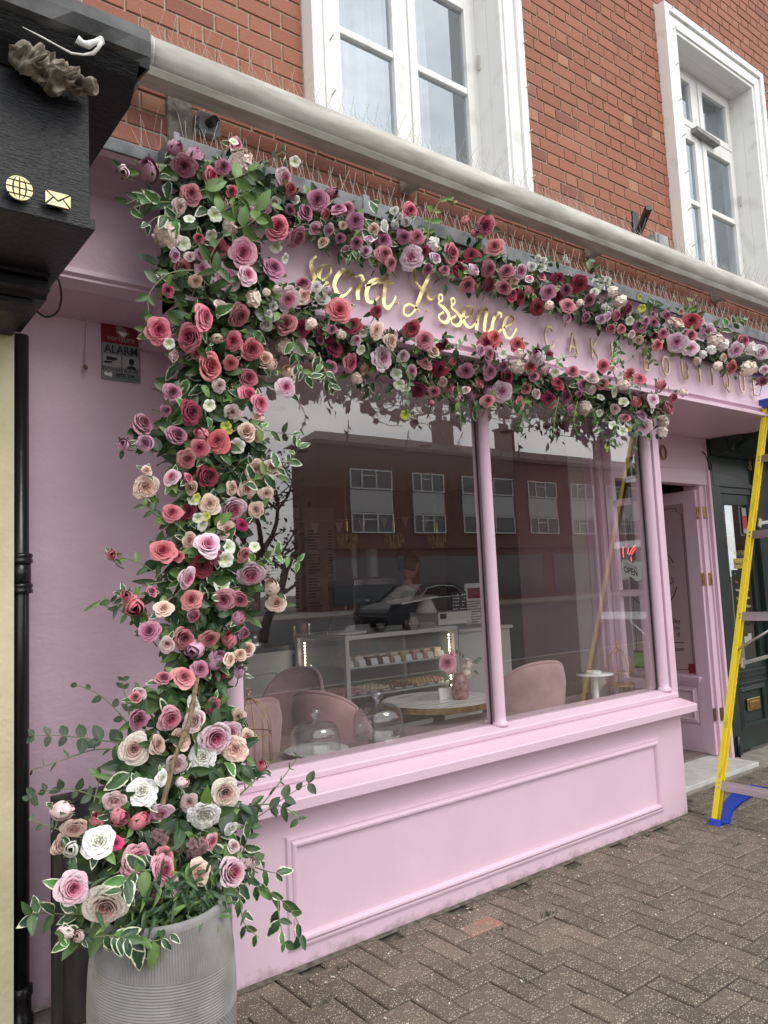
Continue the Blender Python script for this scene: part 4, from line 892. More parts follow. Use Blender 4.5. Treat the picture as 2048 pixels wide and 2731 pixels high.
# ================================================================== STEPLADDER
LF = Zp(1903, 2200, 0.0); 
lad = thing('stepladder', 'yellow fibreglass stepladder with blue feet and aluminium treads at the right edge', 'ladder', (LF.x, LF.y, 0))
top = W(2040, 1085, LF.y); dirv = (top-LF); ln = dirv.length; dz = dirv.normalized()
lean = math.atan2(dirv.x, dirv.z)
def ladM(y): return Matrix.Translation((LF.x, y, 0)) @ Matrix.Rotation(lean, 4, 'Y')
def rail(y, sgn):    # C channel, open towards the treads
    m = MB(); M = ladM(y); t_ = .005; wy = .034*sgn; h = ln+.0
    def bx(x0, x1, ya, yb): m.obox(M, x0, x1, min(ya, yb), max(ya, yb), .035, h)
    bx(0, t_, 0, wy); bx(t_, .042-t_, 0, t_*sgn); bx(.042-t_, .042, 0, wy)
    return m.build('side_rail', yellow, lad, bev=.0015)
YL, YR_ = LF.y+.02, LF.y-.56
rail(YL, -1); rail(YR_, 1)
foot = MB(); M = ladM(YL)
foot.obox(M, -.008, .075, -.062, .01, .0, .035); foot.obox(M, -.014, .085, -.070, .018, -.012, .006)
foot.build('foot', blue, lad, bev=.006)
foot = MB(); M = ladM(YR_); foot.obox(M, -.008, .075, -.01, .062, .0, .035); foot.obox(M, -.014, .085, -.018, .070, -.012, .006); foot.build('foot', blue, lad, bev=.006)
M = ladM(YL)
def brace(sgn, y0_):
    m = MB(); M = ladM(0); pts = [(-.0,.02),(-.045,.03),(-.055,.10),(-.11,.165),(-.20,.235),(-.265,.265),(-.165,.268),(-.10,.245),(-.045,.195),(-.008,.135)]
    P3 = [(y0_+sgn*a, z_) for a, z_ in pts]; V = [M @ Vector((.012, a, b)) for a, b in P3]+[M @ Vector((.034, a, b)) for a, b in P3]; n = len(P3)
    m.add(V, [tuple(range(n)), tuple(range(2*n-1, n-1, -1))]+[(i, (i+1)%n, n+(i+1)%n, n+i) for i in range(n)]); return m.build('foot_brace', blue, lad, bev=.003)
brace(1, YL-.052); brace(-1, YR_+.052)
bar_z = [W(x_, y_, LF.y).z/math.cos(lean)-.03 for x_, y_ in ((1928,2088),(1988,1640),(2015,1425))]
for z_ in bar_z+[bar_z[-1]+(bar_z[2]-bar_z[1])]:
    m = MB(); M = ladM(0); zz = z_/math.cos(lean) if False else z_
    m.obox(M, .004, .008, YR_+.005, YL-.005, zz, zz+.058); m.obox(M, .008, .022, YR_+.006, YL-.006, zz+.052, zz+.058)
    for q in range(3): m.obox(M, .0025, .0042, YR_+.006, YL-.006, zz+.010+q*.018, zz+.016+q*.018)
    m.build('tread', alu, lad, bev=.001)
    m = MB()
    for yy in (YL-.025, YR_+.025):
        for q in (.016, .042): a = M @ Vector((-.004, yy, zz+q)); b = M @ Vector((.004, yy, zz+q)); m.tube([a, b], .006, 10)
    m.build('rivets', alu, lad)
m = MB(); M = ladM(0)
a = M @ Vector((.012, YL-.02, bar_z[1]-.20)); b = M @ Vector((.012, YL-.30, bar_z[1])); m.tube([a, b], .008, 8)
m.build('tread_brace', alu, lad, smooth=True)
for (z_, l_) in ((bar_z[1]-.27, .9), (bar_z[2]+.13, .5)):
    m = MB(); a = M @ Vector((.05, YL-.052, z_)); b = Vector((a.x+l_*.8, a.y, a.z+.03)); m.obox(Matrix.Translation(a) @ (b-a).to_track_quat('X','Z').to_matrix().to_4x4(), 0, (b-a).length, -.004, .004, -.011, .011)
    m.obox(ladM(0), .03, .064, YL-.062, YL-.052, z_-.03, z_+.03); m.build('spreader', alu, lad, bev=.001)
tp = M @ Vector((.03, 0, ln))
m = MB(); m.box(tp.x-.05, tp.x+.19, YR_-.01, YL+.015, ln*math.cos(lean)-.01, ln*math.cos(lean)+.055); m.build('top_cap', blue, lad, bev=.008)
for (y_, sg) in ((YL-.05, -1), (YR_+.05, 1)):
    m = MB(); a = Vector((tp.x+.12, y_, ln*math.cos(lean))); b = Vector((tp.x+.85, y_+.0, .02)); d = b-a
    m.obox(Matrix.Translation(a) @ d.to_track_quat('Z','Y').to_matrix().to_4x4(), -.02, .02, -.02, .02, 0, d.length); m.build('rear_rail', yellow, lad, bev=.002)
m = MB()
for z_ in (.4, 1.2, 2.0): 
    t_ = 1-z_/(ln*math.cos(lean)); xx = tp.x+.12+.73*t_; m.tube([(xx, YL-.05, z_), (xx, YR_+.05, z_)], .012, 8)
m.build('rear_bar', alu, lad)
# ================================================================== INTERIOR
room = thing('shop_interior', 'dim pink room of the cake shop seen through the window', 'room', (3.5, 5, 0))
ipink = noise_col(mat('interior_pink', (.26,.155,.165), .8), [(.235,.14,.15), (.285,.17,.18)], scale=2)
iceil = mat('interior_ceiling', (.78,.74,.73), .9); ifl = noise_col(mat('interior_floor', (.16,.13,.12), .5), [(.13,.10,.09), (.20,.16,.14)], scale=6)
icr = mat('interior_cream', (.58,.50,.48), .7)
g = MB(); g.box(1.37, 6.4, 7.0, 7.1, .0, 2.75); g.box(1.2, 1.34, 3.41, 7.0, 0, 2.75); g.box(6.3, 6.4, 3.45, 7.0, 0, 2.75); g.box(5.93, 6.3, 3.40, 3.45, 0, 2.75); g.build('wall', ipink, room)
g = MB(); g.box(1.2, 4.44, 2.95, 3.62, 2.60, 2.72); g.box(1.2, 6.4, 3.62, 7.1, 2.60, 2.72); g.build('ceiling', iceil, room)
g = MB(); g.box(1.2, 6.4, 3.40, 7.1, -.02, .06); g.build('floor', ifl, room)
g = MB(); g.box(4.30, 4.36, 3.30, 3.44, .06, 2.60); g.build('cream_pilaster', icr, room, bev=.003)
g = MB(); g.box(4.30, 4.34, 3.44, 3.95, .06, 2.60); g.build('partition', ipink, room, bev=.003)
g = MB()
for (x_, y_) in ((3.35,3.9),(4.0,4.6),(2.3,4.0),(3.2,5.2),(4.2,3.9),(5.2,5.2)): g.lathe([(.0,2.594),(.035,2.594),(.045,2.59),(.055,2.5985)], (x_,y_,0), 20)
g.build('downlight', mat('downlight_rim', (.25,.23,.22), .4), room, smooth=True)
# menu boards on the back wall
mb_ = mat('menu_board_face', (.42,.34,.33), .6); ink_m = mat('menu_ink', (.03,.02,.02), .6)
for bi, (xa, xb) in enumerate(((3.80, 4.22), (4.27, 4.66))):
    t = thing('menu_board', ('drinks menu board on the back wall, headed DRINKS' if bi == 0 else 'second narrow menu board beside the drinks menu'), 'menu', (xa, 6.9, 1.3))
    g = MB(); g.box(xa, xb, 6.96, 6.99, 1.25, 2.36); g.build('board', mb_, t)
    g = MB(); rr = random.Random(bi)
    for k in range(26):
        if k % 8 == 7: continue
        zz = 2.10-k*.032; g.box(xa+.04, xa+.04+rr.uniform(.08,.16), 6.955, 6.958, zz, zz+.012); g.box(xb-.09, xb-.04, 6.955, 6.958, zz, zz+.012)
    g.build('print_lines', ink_m, t, kind='stuff')
    if bi == 0: link('lettering', text_mesh('DRINKS', .095, ((xa+xb)/2, 6.955, 2.22), (1,0,0), (0,0,1), align='CENTER'), t, ink_m)
# counters
ctr = mat('pale_grey_counter', (.46,.46,.43), .5); wk = mat('dark_worktop', (.03,.025,.025), .3)
cA = W(600+130*.482, 1000+1460*.482, 5.15)
t = thing('back_counter', 'grey panelled counter with dark worktop on the left inside the window', 'counter', (2.3, 5.15, .06))
g = MB(); g.box(1.5, 3.02, 5.15, 5.7, .06, 1.03); g.build('cabinet', ctr, t, bev=.003)
g = MB(); g.box(1.45, 3.05, 5.12, 5.72, 1.035, 1.075); g.build('worktop', wk, t, bev=.003); g = MB(); g.box(1.48,3.03,5.135,5.15,1.0,1.035); g.build('edge_strip', ctr, t)
for x_ in (1.62, 2.32):
    moulding_frame(x_, x_+.6, .25, .92, 5.15, .05, .012, 'cabinet_panel', ctr, t)
# cake display case
cc_ = W(600+665*.4822, 1000+1470*.4822, 4.42); CX0, CX1, CYF, CYB, CZT = cc_.x, 4.07, 4.42, 5.10, 1.125
cs = thing('cake_display_case', 'glass fronted cake display case with lit shelves behind the round table', 'display case', (3.5, 4.7, .06))
fr = mat('case_white_frame', (.52,.50,.48), .4)
g = MB(); t_ = .032
for (x_, y_) in ((CX0, CYF), (CX1-t_, CYF), (CX0, CYB-t_), (CX1-t_, CYB-t_)): g.box(x_, x_+t_, y_, y_+t_, .55, CZT)
g.box(CX0, CX1, CYF-.002, CYF+t_, CZT, CZT+.03); g.box(CX0, CX1, CYB-t_, CYB, CZT, CZT+.03); g.box(CX0, CX0+t_, CYF+t_, CYB-t_, CZT, CZT+.03); g.box(CX1-t_, CX1, CYF+t_, CYB-t_, CZT, CZT+.03)
g.build('frame', fr, cs, bev=.002)
g = MB(); g.box(CX0-.01, CX1+.01, CYF-.01, CYB, .06, .54); g.build('base', wk, cs, bev=.003)
g = MB(); g.box(CX0+t_, CX1-t_, CYB-.012, CYB-.004, .55, CZT); g.build('back_panel', mat('case_back', (.20,.20,.175), .6), cs)
sh = mat('shelf_glass_edge', (.55,.58,.55), .3)
for z_ in (.72, .92):
    g = MB(); g.box(CX0+.04, CX1-.04, CYF+.05, CYB-.05, z_, z_+.008); g.build('shelf', thing_glass, cs); g = MB(); g.box(CX0+.04, CX1-.04, CYF+.045, CYF+.05, z_-.002, z_+.010); g.build('shelf_edge', sh, cs)
g = MB(); g.add([(CX0+t_, CYF+.01, .55),(CX1-t_, CYF+.01, .55),(CX1-t_, CYF+.01, CZT),(CX0+t_, CYF+.01, CZT)], [(0,1,2,3)]); g.add([(CX0+.01, CYF+t_, .55),(CX0+.01, CYB-t_, .55),(CX0+.01, CYB-t_, CZT),(CX0+.01, CYF+t_, CZT)], [(0,1,2,3)]); g.add([(CX0, CYF, CZT+.032),(CX1, CYF, CZT+.032),(CX1, CYB, CZT+.032),(CX0, CYB, CZT+.032)], [(0,1,2,3)])
g.build('case_glass', thing_glass, cs)
led = mat('led_strip', (1,.85,.6), .5, Emission_Strength=22.0); led.node_tree.nodes['Principled BSDF'].inputs['Emission Color'].default_value = (1,.86,.62,1)
g = MB()
for (x_, y_) in ((CX0+.012, CYB-.12), (CX1-.05, CYF+.05)):
    for k in range(22): g.box(x_, x_+.006, y_, y_+.006, .58+k*.024, .590+k*.024)
g.build('led_strip', led, cs, kind='stuff')
cake_cols = [mat('cake_pink', (.60,.30,.30), .7), mat('cake_cream', (.68,.58,.44), .7), mat('cake_brown', (.22,.11,.06), .8), mat('cake_gold', (.60,.42,.20), .7)]
rr = random.Random(21); card = mat('price_card', (.75,.74,.71), .6)
k = 0
for zi, z_ in enumerate((.728, .928, .56)):
    if zi == 2: n_ = 5
    else: n_ = 9
    for i in range(n_):
        xx = CX0+.10+i*(CX1-CX0-.2)/(n_-1); m_ = cake_cols[(i//2+zi) % 4]
        t = thing(('cake_slice' if zi == 1 else 'pastry_tray'), (ORD[i]+' cake slice from the left on the upper shelf of the display case' if zi == 1 else (ORD[i]+' pastry tray from the left on the middle shelf of the display case' if zi == 0 else ORD[i]+' pastry tray from the left on the bottom of the display case')), 'cake', (xx, CYF+.15, z_), ('cake slices in the display case' if zi == 1 else 'pastry trays in the display case'))
        if zi == 1:
            g = MB(); g.prism([(0,0),(.09,.03),(.09,.11),(0,.12)], (xx-.04, CYF+.12, z_), (1,0,0), (0,1,0), (0,0,1), .055); g.build('slice', m_, t, bev=.003)
            g = MB(); g.prism([(0,0),(.09,.03),(.09,.11),(0,.12)], (xx-.04, CYF+.12, z_+.055), (1,0,0), (0,1,0), (0,0,1), .012); g.build('icing', cake_cols[1], t, bev=.002)
            g = MB(); g.obox(Matrix.Translation((xx-.01, CYF+.075, z_)) @ Matrix.Rotation(R(-18),4,'X'), -.028, .028, -.001, .001, 0, .048); g.build('price_card', card, t)
        else:
            g = MB(); g.box(xx-.075, xx+.075, CYF+.10, CYF+.34, z_, z_+.012); g.build('tray', fr, t, bev=.003)
            g = MB()
            for a in range(4):
                for b in range(5): g.sphere((xx-.055+a*.036, CYF+.125+b*.046, z_+.022), .019, 8, 5, (1,1.1,.7))
            g.build('pastries', m_, t, smooth=True, kind='stuff')
cn_ = thing('end_counter', 'plain pale counter block right of the cake display case', 'counter', (4.4, 4.6, .06))
g = MB(); g.box(4.09, 4.66, 4.43, 5.1, .06, 1.10); g.build('block', ctr, cn_, bev=.003); g = MB(); g.box(4.08, 4.68, 4.41, 5.12, 1.10, 1.125); g.build('top', fr, cn_, bev=.003)
g = MB(); g.box(CX0, 4.09, 4.36, 4.405, .06, .50)
for i in range(40): g.box(CX0+.01+i*.026, CX0+.02+i*.026, 4.354, 4.36, .08, .48)
tag(g.build('ribbed_front_panel', ctr), 'white ribbed low panel in front of the cake display case', 'panel')
# till with printer
tl = thing('cash_till', 'white cash drawer with a tilted screen on the counter', 'till', (3.95, 4.7, 1.155))
p = W(1000+705*.2411, 1450+915*.2411, 4.55)
g = MB(); g.box(p.x, p.x+.36, 4.55, 4.90, CZT+.035, CZT+.135); g.build('cash_drawer', fr, tl, bev=.004)
g = MB(); g.box(p.x+.02, p.x+.08, 4.545, 4.55, CZT+.085, CZT+.125); g.build('drawer_label', wk, tl)
g = MB(); g.lathe([(.09,CZT+.135),(.085,CZT+.15),(.045,CZT+.24),(.04,CZT+.26)], (p.x+.05, 4.75, 0), 20); g.build('stand', fr, tl, smooth=True)
g = MB(); g.obox(Matrix.Translation((p.x-.10, 4.72, CZT+.25)) @ Matrix.Rotation(R(-6),4,'Y') @ Matrix.Rotation(R(4),4,'X'), -.20, .17, -.10, .10, -.008, .008); g.build('tablet_screen', fr, tl, bev=.004)
# notices on the counter
cb = W(1000+930*.2411, 1450+640*.2411, 4.8)
g = MB(); g.box(cb.x-.08, cb.x+.09, 4.8, 4.815, cb.z-.085, cb.z+.085); cbt = thing('chalkboard_card', 'small black chalkboard notice with white scribbles on the counter', 'notice', (cb.x, 4.8, cb.z-.1)); g.build('board', wk, cbt, bev=.003)
g = MB(); rr = random.Random(2)
for i in range(5):
    for j in range(6):
        if rr.random() < .8: g.box(cb.x-.07+j*.026, cb.x-.07+j*.026+rr.uniform(.008,.02), 4.797, 4.7995, cb.z+.055-i*.03, cb.z+.063-i*.03)
g.build('chalk_writing', wt, cbt, kind='stuff')
g = MB(); g.tube([(cb.x-.05,4.81,cb.z-.085),(cb.x-.05,4.84,CZT+.03)], .004, 6); g.tube([(cb.x+.06,4.81,cb.z-.085),(cb.x+.06,4.84,CZT+.03)], .004, 6); g.build('easel_legs', wk, cbt)
ps = W(1000+1105*.2411, 1450+680*.2411, 4.85)
pt = thing('printed_notice', 'white printed notice with a red heading on the counter behind the mullion', 'notice', (ps.x, 4.85, ps.z-.2))
g = MB(); g.box(ps.x-.11, ps.x+.11, 4.85, 4.856, ps.z-.19, ps.z+.19); g.build('sheet', mat('paper', (.55,.52,.50), .7), pt)
g = MB(); g.box(ps.x-.08, ps.x+.09, 4.847, 4.8495, ps.z+.06, ps.z+.15); g.build('red_heading', redm, pt)
g = MB()
for i in range(9): g.box(ps.x-.09, ps.x+.09-.03*(i%3), 4.847, 4.8495, ps.z+.03-i*.022, ps.z+.036-i*.022)
g.build('print_lines', ink_m, pt)
# coffee corner
steelm = mat('polished_steel', (.55,.55,.55), .2, 1)
c0 = W(600+830*.482, 1000+1240*.482, 5.9)
cm = thing('coffee_machine', 'dark coffee machine with chrome fittings behind the counter', 'coffee machine', (c0.x, 5.9, 1.1))
g = MB(); g.box(c0.x-.25, c0.x+.25, 5.9, 6.35, 1.10, 1.55); g.build('body', wk, cm, bev=.02); g = MB(); g.box(c0.x-.27, c0.x+.27, 5.85, 6.3, 1.50, 1.56); g.build('cup_rail', steelm, cm, bev=.004)
g = MB()
for dx in (-.13, .13): g.tube([(c0.x+dx,5.9,1.36),(c0.x+dx,5.82,1.36)], .035, 16); g.tube([(c0.x+dx,5.82,1.36),(c0.x+dx,5.72,1.33)], .012, 8)
g.build('group_head', steelm, cm, smooth=False)
g = MB(); g.tube([(c0.x+.06,6.0,1.58),(c0.x+.06,6.0,1.85)], .055, 16); g.tube([(c0.x-.16,6.0,1.57),(c0.x-.16,6.0,1.95)], .028, 12); tag(g.build('paper_cup_stack', mat('cup_white', (.5,.48,.46), .6)), 'stacks of paper cups on top of the coffee machine', 'cups')
g = MB(); g.box(3.0, 5.6, 5.85, 6.45, .06, 1.06); g.box(2.95,5.65,5.82,6.47,1.06,1.10); tag(g.build('rear_worktop', wk), 'dark worktop under the coffee machine', 'counter')
# things on left worktop
def jar(x_, y_, r_, h_, m_, label, cat='tin', z_=1.075, nm='canister'):
    g = MB(); g.lathe([(0,z_),(r_,z_),(r_,z_+h_*.9),(r_*.9,z_+h_),(0,z_+h_)], (x_,y_,0), 16); return tag(g.build(nm, m_, smooth=False), label, cat)
jg = W(600+400*.2411/1, 1250+1740*.2411, 5.25)
a0 = W(600+765*.2411, 1250+1790*.2411, 5.3); jar(a0.x, 5.3, .016, .13, brass, 'slim gold canister on the dark worktop')
a0 = W(600+925*.2411, 1250+1780*.2411, 5.3); jar(a0.x, 5.3, .018, .14, steelm, 'slim steel canister right of the gold one')
a0 = W(600+855*.2411, 1250+1750*.2411, 5.3); jar(a0.x, 5.3, .05, .15, mat('rose_copper', (.25,.12,.10), .3, .6), 'copper pot between the gold and steel canisters', 'pot', nm='copper_pot')
a0 = W(600+315*.2411, 1250+1600*.2411, 5.3)
un = thing('glass_urn', 'tall glass and chrome drinks urn at the left end of the worktop', 'urn', (a0.x, 5.3, 1.075))
g = MB(); g.lathe([(.07,1.075),(.075,1.09),(.03,1.13),(.03,1.18),(.075,1.2)], (a0.x,5.3,0), 20); g.lathe([(.08,1.5),(.08,1.53),(.02,1.56),(.0,1.60)], (a0.x,5.3,0), 20); g.build('chrome_fittings', steelm, un, smooth=True)
g = MB(); g.lathe([(.075,1.2),(.078,1.5)], (a0.x,5.3,0), 20); g.build('cylinder', thing_glass, un, smooth=True)
a0 = W(600+560*.2411, 1250+1650*.2411, 5.5)
g = MB(); g.box(a0.x-.3, a0.x+.25, 5.45, 5.68, 1.08, 1.32); tag(g.build('microwave', wk, bev=.01), 'black box oven at the back of the left worktop', 'oven')
g = MB(); c0 = W(600+1300*.2411, 1250+1750*.2411, 4.8)
dm = thing('covered_cake_stand', 'glass dome cake cover on top of the display case', 'cake dome', (c0.x, 4.75, 1.157))
g.lathe([(.13,1.16),(.13,1.19),(.11,1.25),(.06,1.30),(.015,1.315),(.01,1.335),(.018,1.35),(.0,1.36)], (c0.x,4.75,0), 28); g.build('dome', thing_glass, dm, smooth=True); g = MB(); g.lathe([(0,1.157),(.15,1.157),(.15,1.165),(0,1.165)], (c0.x,4.75,0), 28); g.build('plate', fr, dm)
# pendants
am = mat('amber_glass', (.55,.42,.18), .15, .3, Alpha=.55)
for i, sx in enumerate((675, 935, 1172)):
    p = W(600+sx*.4822, 1000+915*.4822, 5.55)
    t = thing('pendant_lamp', ('leftmost', 'middle', 'rightmost')[i]+' of the three brass and ribbed glass pendant lamps', 'lamp', tuple(p), 'pendant lamps over the counter')
    g = MB(); g.tube([(p.x,p.y,p.z+.12),(p.x,p.y,2.6)], .004, 6); g.tube([(p.x,p.y,p.z+.08),(p.x,p.y,p.z+.17)], .02, 12); g.build('cord', brass, t)
    g = MB()
    for k in range(14):
        a = 2*math.pi*k/14
        for (r_, z0, z1) in ((.085, -.03, .06), (.055, -.075, .0)): g.tube([(p.x+r_*math.cos(a),p.y+r_*math.sin(a),p.z+z0),(p.x+r_*math.cos(a),p.y+r_*math.sin(a),p.z+z1)], .010, 6)
    g.build('ribbed_shade', am, t, smooth=True)
# bunting pennants
g = MB(); rr = random.Random(3)
for i in range(7):
    x_ = 3.6+i*.28; z_ = 2.12-.02*math.sin(i)+.012*i; g.add([(x_,6.2,z_),(x_+.10,6.2,z_+.002),(x_+.05,6.2,z_-.11)], [(0,1,2)])
g.tube([(3.5+i*.1,6.2,2.12+.0043*i) for i in range(22)], .002, 4)
tag(g.build('bunting', icr), 'string of small pale pennants hung across the room', 'bunting')
# velvet chairs
def chair(x, y, z0, rz, label, H_=.86, wd=.205):
    t = thing('velvet_chair', label, 'chair', (x, y, z0), 'pink velvet tub chairs', rz); t['local'] = 1
    seat = MB(); seat.lathe([(0,.40),(.20,.40),(.235,.42),(.245,.455),(.235,.485),(.19,.50),(0,.505)], (0,0,0), 28); o = seat.build('seat', velvet, t, smooth=True)
    bk = MB()
    def shell(side):
        def f(u, v):
            a = (u-.5)*2; ang = a*R(104)
            topz = .50+(H_-.50)*(1-abs(a)**2.3)**.8 if abs(a) < 1 else .50
            z = .36+(topz-.36)*v; flare = 1+.10*v
            r = (wd+.03*v)*flare + (.028 if side else -.028)*math.sin(min(1, (1-v)*5+.12)*math.pi/2)*min(1,(1-abs(a))*6+.15)
            return Vector((r*math.sin(ang), r*math.cos(ang)*.95, z))
        return f
    bk.grid(shell(1), 41, 14); b0 = len(bk.v); bk.grid(shell(0), 41, 14)
    n = 41
    for i in range(n-1): bk.f.append((13*n+i, 13*n+i+1, b0+13*n+i+1, b0+13*n+i)); bk.m.append(0); bk.tones.append(.5); bk.f.append((i+1, i, b0+i, b0+i+1)); bk.m.append(0); bk.tones.append(.5)
    for e in (0, n-1):
        for j in range(13): bk.f.append((j*n+e, (j+1)*n+e, b0+(j+1)*n+e, b0+j*n+e)); bk.m.append(0); bk.tones.append(.5)
    bk.build('backrest', velvet, t, smooth=True)
    pp = MB(); pts = []
    for i in range(41):
        a = (i/40-.5)*2*.985; ang = a*R(104); topz = .50+(H_-.50)*(1-abs(a)**2.3)**.8; r = (wd+.03)*1.10; pts.append((r*math.sin(ang)*1.0, r*math.cos(ang)*.95, topz-.004))
    pp.tube(pts, .011, 8); pp.build('piping', velvet, t, smooth=True)
    for (lx, ly) in ((-.16,-.15),(.16,-.15),(-.17,.15),(.17,.15)):
        l_ = MB(); l_.tube([(lx,ly,.41),(lx*1.25,ly*1.25,.0)], .016, 10, rs=[.018,.010]); l_.build('leg', brass, t, smooth=True)
    return t
FZ = .06
chair(1.78, 3.70, FZ, R(190), 'pink velvet chair nearest the left window post, behind the birdcage', H_=.90)
chair(2.45, 4.26, FZ, R(-62), 'tall pink velvet chair in front of the grey counter', H_=.93, wd=.17)
chair(2.44, 3.70, FZ, R(112), 'pink velvet chair with its back turned, behind the two glass domes', H_=.88, wd=.185)
chair(3.66, 3.42, FZ, R(170), 'pink velvet chair right of the mullion column', H_=.93, wd=.22)
chair(3.05, 3.45, FZ, R(180), 'pink velvet chair mostly hidden under the window sill by the round table', H_=.62)
# round marble table
tcn = Zp(600+1178*.4822, 1000+1792*.4822, .80)
tb = thing('round_table', 'round marble topped cafe table with a brass edge', 'table', (tcn.x, tcn.y, FZ))
marble = noise_col(mat('white_marble', (.62,.62,.61), .25), [(.42,.42,.42), (.68,.68,.67)], scale=9, detail=8, fac_pos=(.36,.5), stretch=(.5,3,1))
g = MB(); g.lathe([(0,.80),(.335,.80),(.34,.797)], (tcn.x,tcn.y,0), 64); g.build('marble_top', marble, tb)
g = MB(); g.lathe([(.34,.799),(.345,.798),(.345,.764),(.33,.762),(0,.765)], (tcn.x,tcn.y,0), 64); g.build('brass_edge', brass, tb, smooth=False)
g = MB(); g.lathe([(.035,.765),(.035,.10),(.22,.075),(.23,.062)], (tcn.x,tcn.y,0), 24); g.build('pedestal', mat('bronze_post', (.16,.09,.07), .35, .6), tb)
g = MB(); q = Zp(600+1228*.4822, 1000+1790*.4822, .80); M = Matrix.Translation(q) @ Matrix.Rotation(R(-25),4,'Z')
g.add([M @ Vector(v) for v in ((-.05,-.022,0),(.05,-.022,0),(.05,0,.065),(-.05,0,.065),(-.05,.022,0),(.05,.022,0))], [(0,1,2,3),(3,2,5,4)]); tag(g.build('tent_card', card), 'folded white card standing beside the vase on the marble table', 'card')
vq = Zp(600+1303*.4822, 1000+1792*.4822, .80)
vz = thing('flower_vase', 'rose tinted glass jar vase of pink artificial flowers on the marble table', 'vase', tuple(vq))
roseg = mat('rose_tinted_glass', (.35,.16,.16), .15, 0, Alpha=.75); noise_col(roseg, [(.22,.09,.09),(.50,.27,.26)], scale=40, bump=.5, bscale=60, bdist=.004)
g = MB(); g.lathe([(0,.802),(.045,.802),(.05,.815),(.05,.90),(.045,.918),(.033,.93),(.031,.948),(.036,.955)], (vq.x,vq.y,0), 28); g.build('jar', roseg, vz, smooth=True)
# glass domes on the ledge
def dome(cx, cy, r, h, zb, label, plate_r, plate, foot=False):
    t = thing('glass_cake_dome', label, 'cake dome', (cx, cy, .70))
    m = MB(); m.lathe([(r*1.03, zb+.006),(r, zb+.012)]+[(r*math.cos(a)**.55 if a < 1.55 else .0, zb+.012+h*(.45+.55*math.sin(a))) for a in [i*math.pi/2/14 for i in range(15)]], (cx,cy,0), 48); m.build('dome', dome_glass, t, smooth=True)
    m = MB(); zt = zb+.012+h; m.lathe([(.012,zt-.002),(.010,zt+.010),(.024,zt+.025),(.028,zt+.040),(.022,zt+.056),(0,zt+.063)], (cx,cy,0), 24); m.build('knob', dome_glass, t, smooth=True)
    m = MB(); m.lathe([(0,zb-.012),(plate_r*.8,zb-.012),(plate_r*.97,zb+.002),(plate_r,zb+.006),(plate_r*.95,zb+.006),(plate_r*.78,zb-.004),(0,zb-.004)], (cx,cy,0), 56); m.build('plate', plate, t, smooth=True)
    if foot: m = MB(); m.lathe([(.03,zb-.012),(.018,zb-.04),(.02,.73),(.07,.712),(.075,.702)], (cx,cy,0), 28); m.build('foot', thing_glass, t, smooth=True)
    return t
porc = mat('white_porcelain', (.68,.72,.71), .2)
q = Zp(600+505*.4822, 1000+2075*.4822, .725)
dome(q.x, q.y, .118, .125, .725, 'glass dome over a white plate, left one of the two on the window ledge', .155, porc)
q2 = Zp(600+858*.4822, 1000+2005*.4822, .76)
dome(q2.x, q2.y+.01, .122, .150, .76, 'taller glass dome on a footed clear stand, right one on the window ledge', .135, thing_glass, True)
# birdcages
def cage(cx, cy, z0, r, h, label, tray=None, n=12):
    t = thing('gold_birdcage', label, 'birdcage', (cx, cy, z0), 'gold wire birdcages in the window')
    m = MB()
    for k in range(n):
        a = 2*math.pi*k/n; pts = [(cx+r*math.cos(a), cy+r*math.sin(a), z0), (cx+r*math.cos(a), cy+r*math.sin(a), z0+h*.55)]+[(cx+r*math.cos(b)*math.cos(a), cy+r*math.cos(b)*math.sin(a), z0+h*(.55+.45*math.sin(b))) for b in [i*math.pi/2/8 for i in range(1, 9)]]
        m.tube(pts, .0016, 5)
    m.build('wires', brass, t, smooth=True)
    m = MB()
    for zz in (z0, z0+h*.55):
        m.tube([(cx+r*math.cos(i*math.pi/16), cy+r*math.sin(i*math.pi/16), zz) for i in range(33)], .0025, 6)
    m.build('hoops', brass, t, smooth=True)
    m = MB(); m.tube([(cx,cy,z0+h),(cx,cy,z0+h+.02)], .004, 8); m.tube([(cx+.012*math.cos(i*math.pi/8), cy, z0+h+.03+.012*math.sin(i*math.pi/8)) for i in range(17)], .002, 6); m.build('hanging_ring', brass, t, smooth=True)
    if tray: m = MB(); m.lathe([(0,tray),(r*1.08,tray),(r*1.08,tray+.008),(0,tray+.008)], (cx,cy,0), 40); m.build('tray', brass, t)
    return t
qc = W(662, 1862, 3.05); cage(qc.x, 3.05, .702, .095, qc.z-.702, 'gold wire birdcage at the left end of the window ledge', n=14)
qc = W(1648, 1732, 3.02); cage(qc.x-.0, 3.02, .702, .085, qc.z-.702, 'gold wire birdcage with a tray at the right end of the window', tray=.80, n=12)
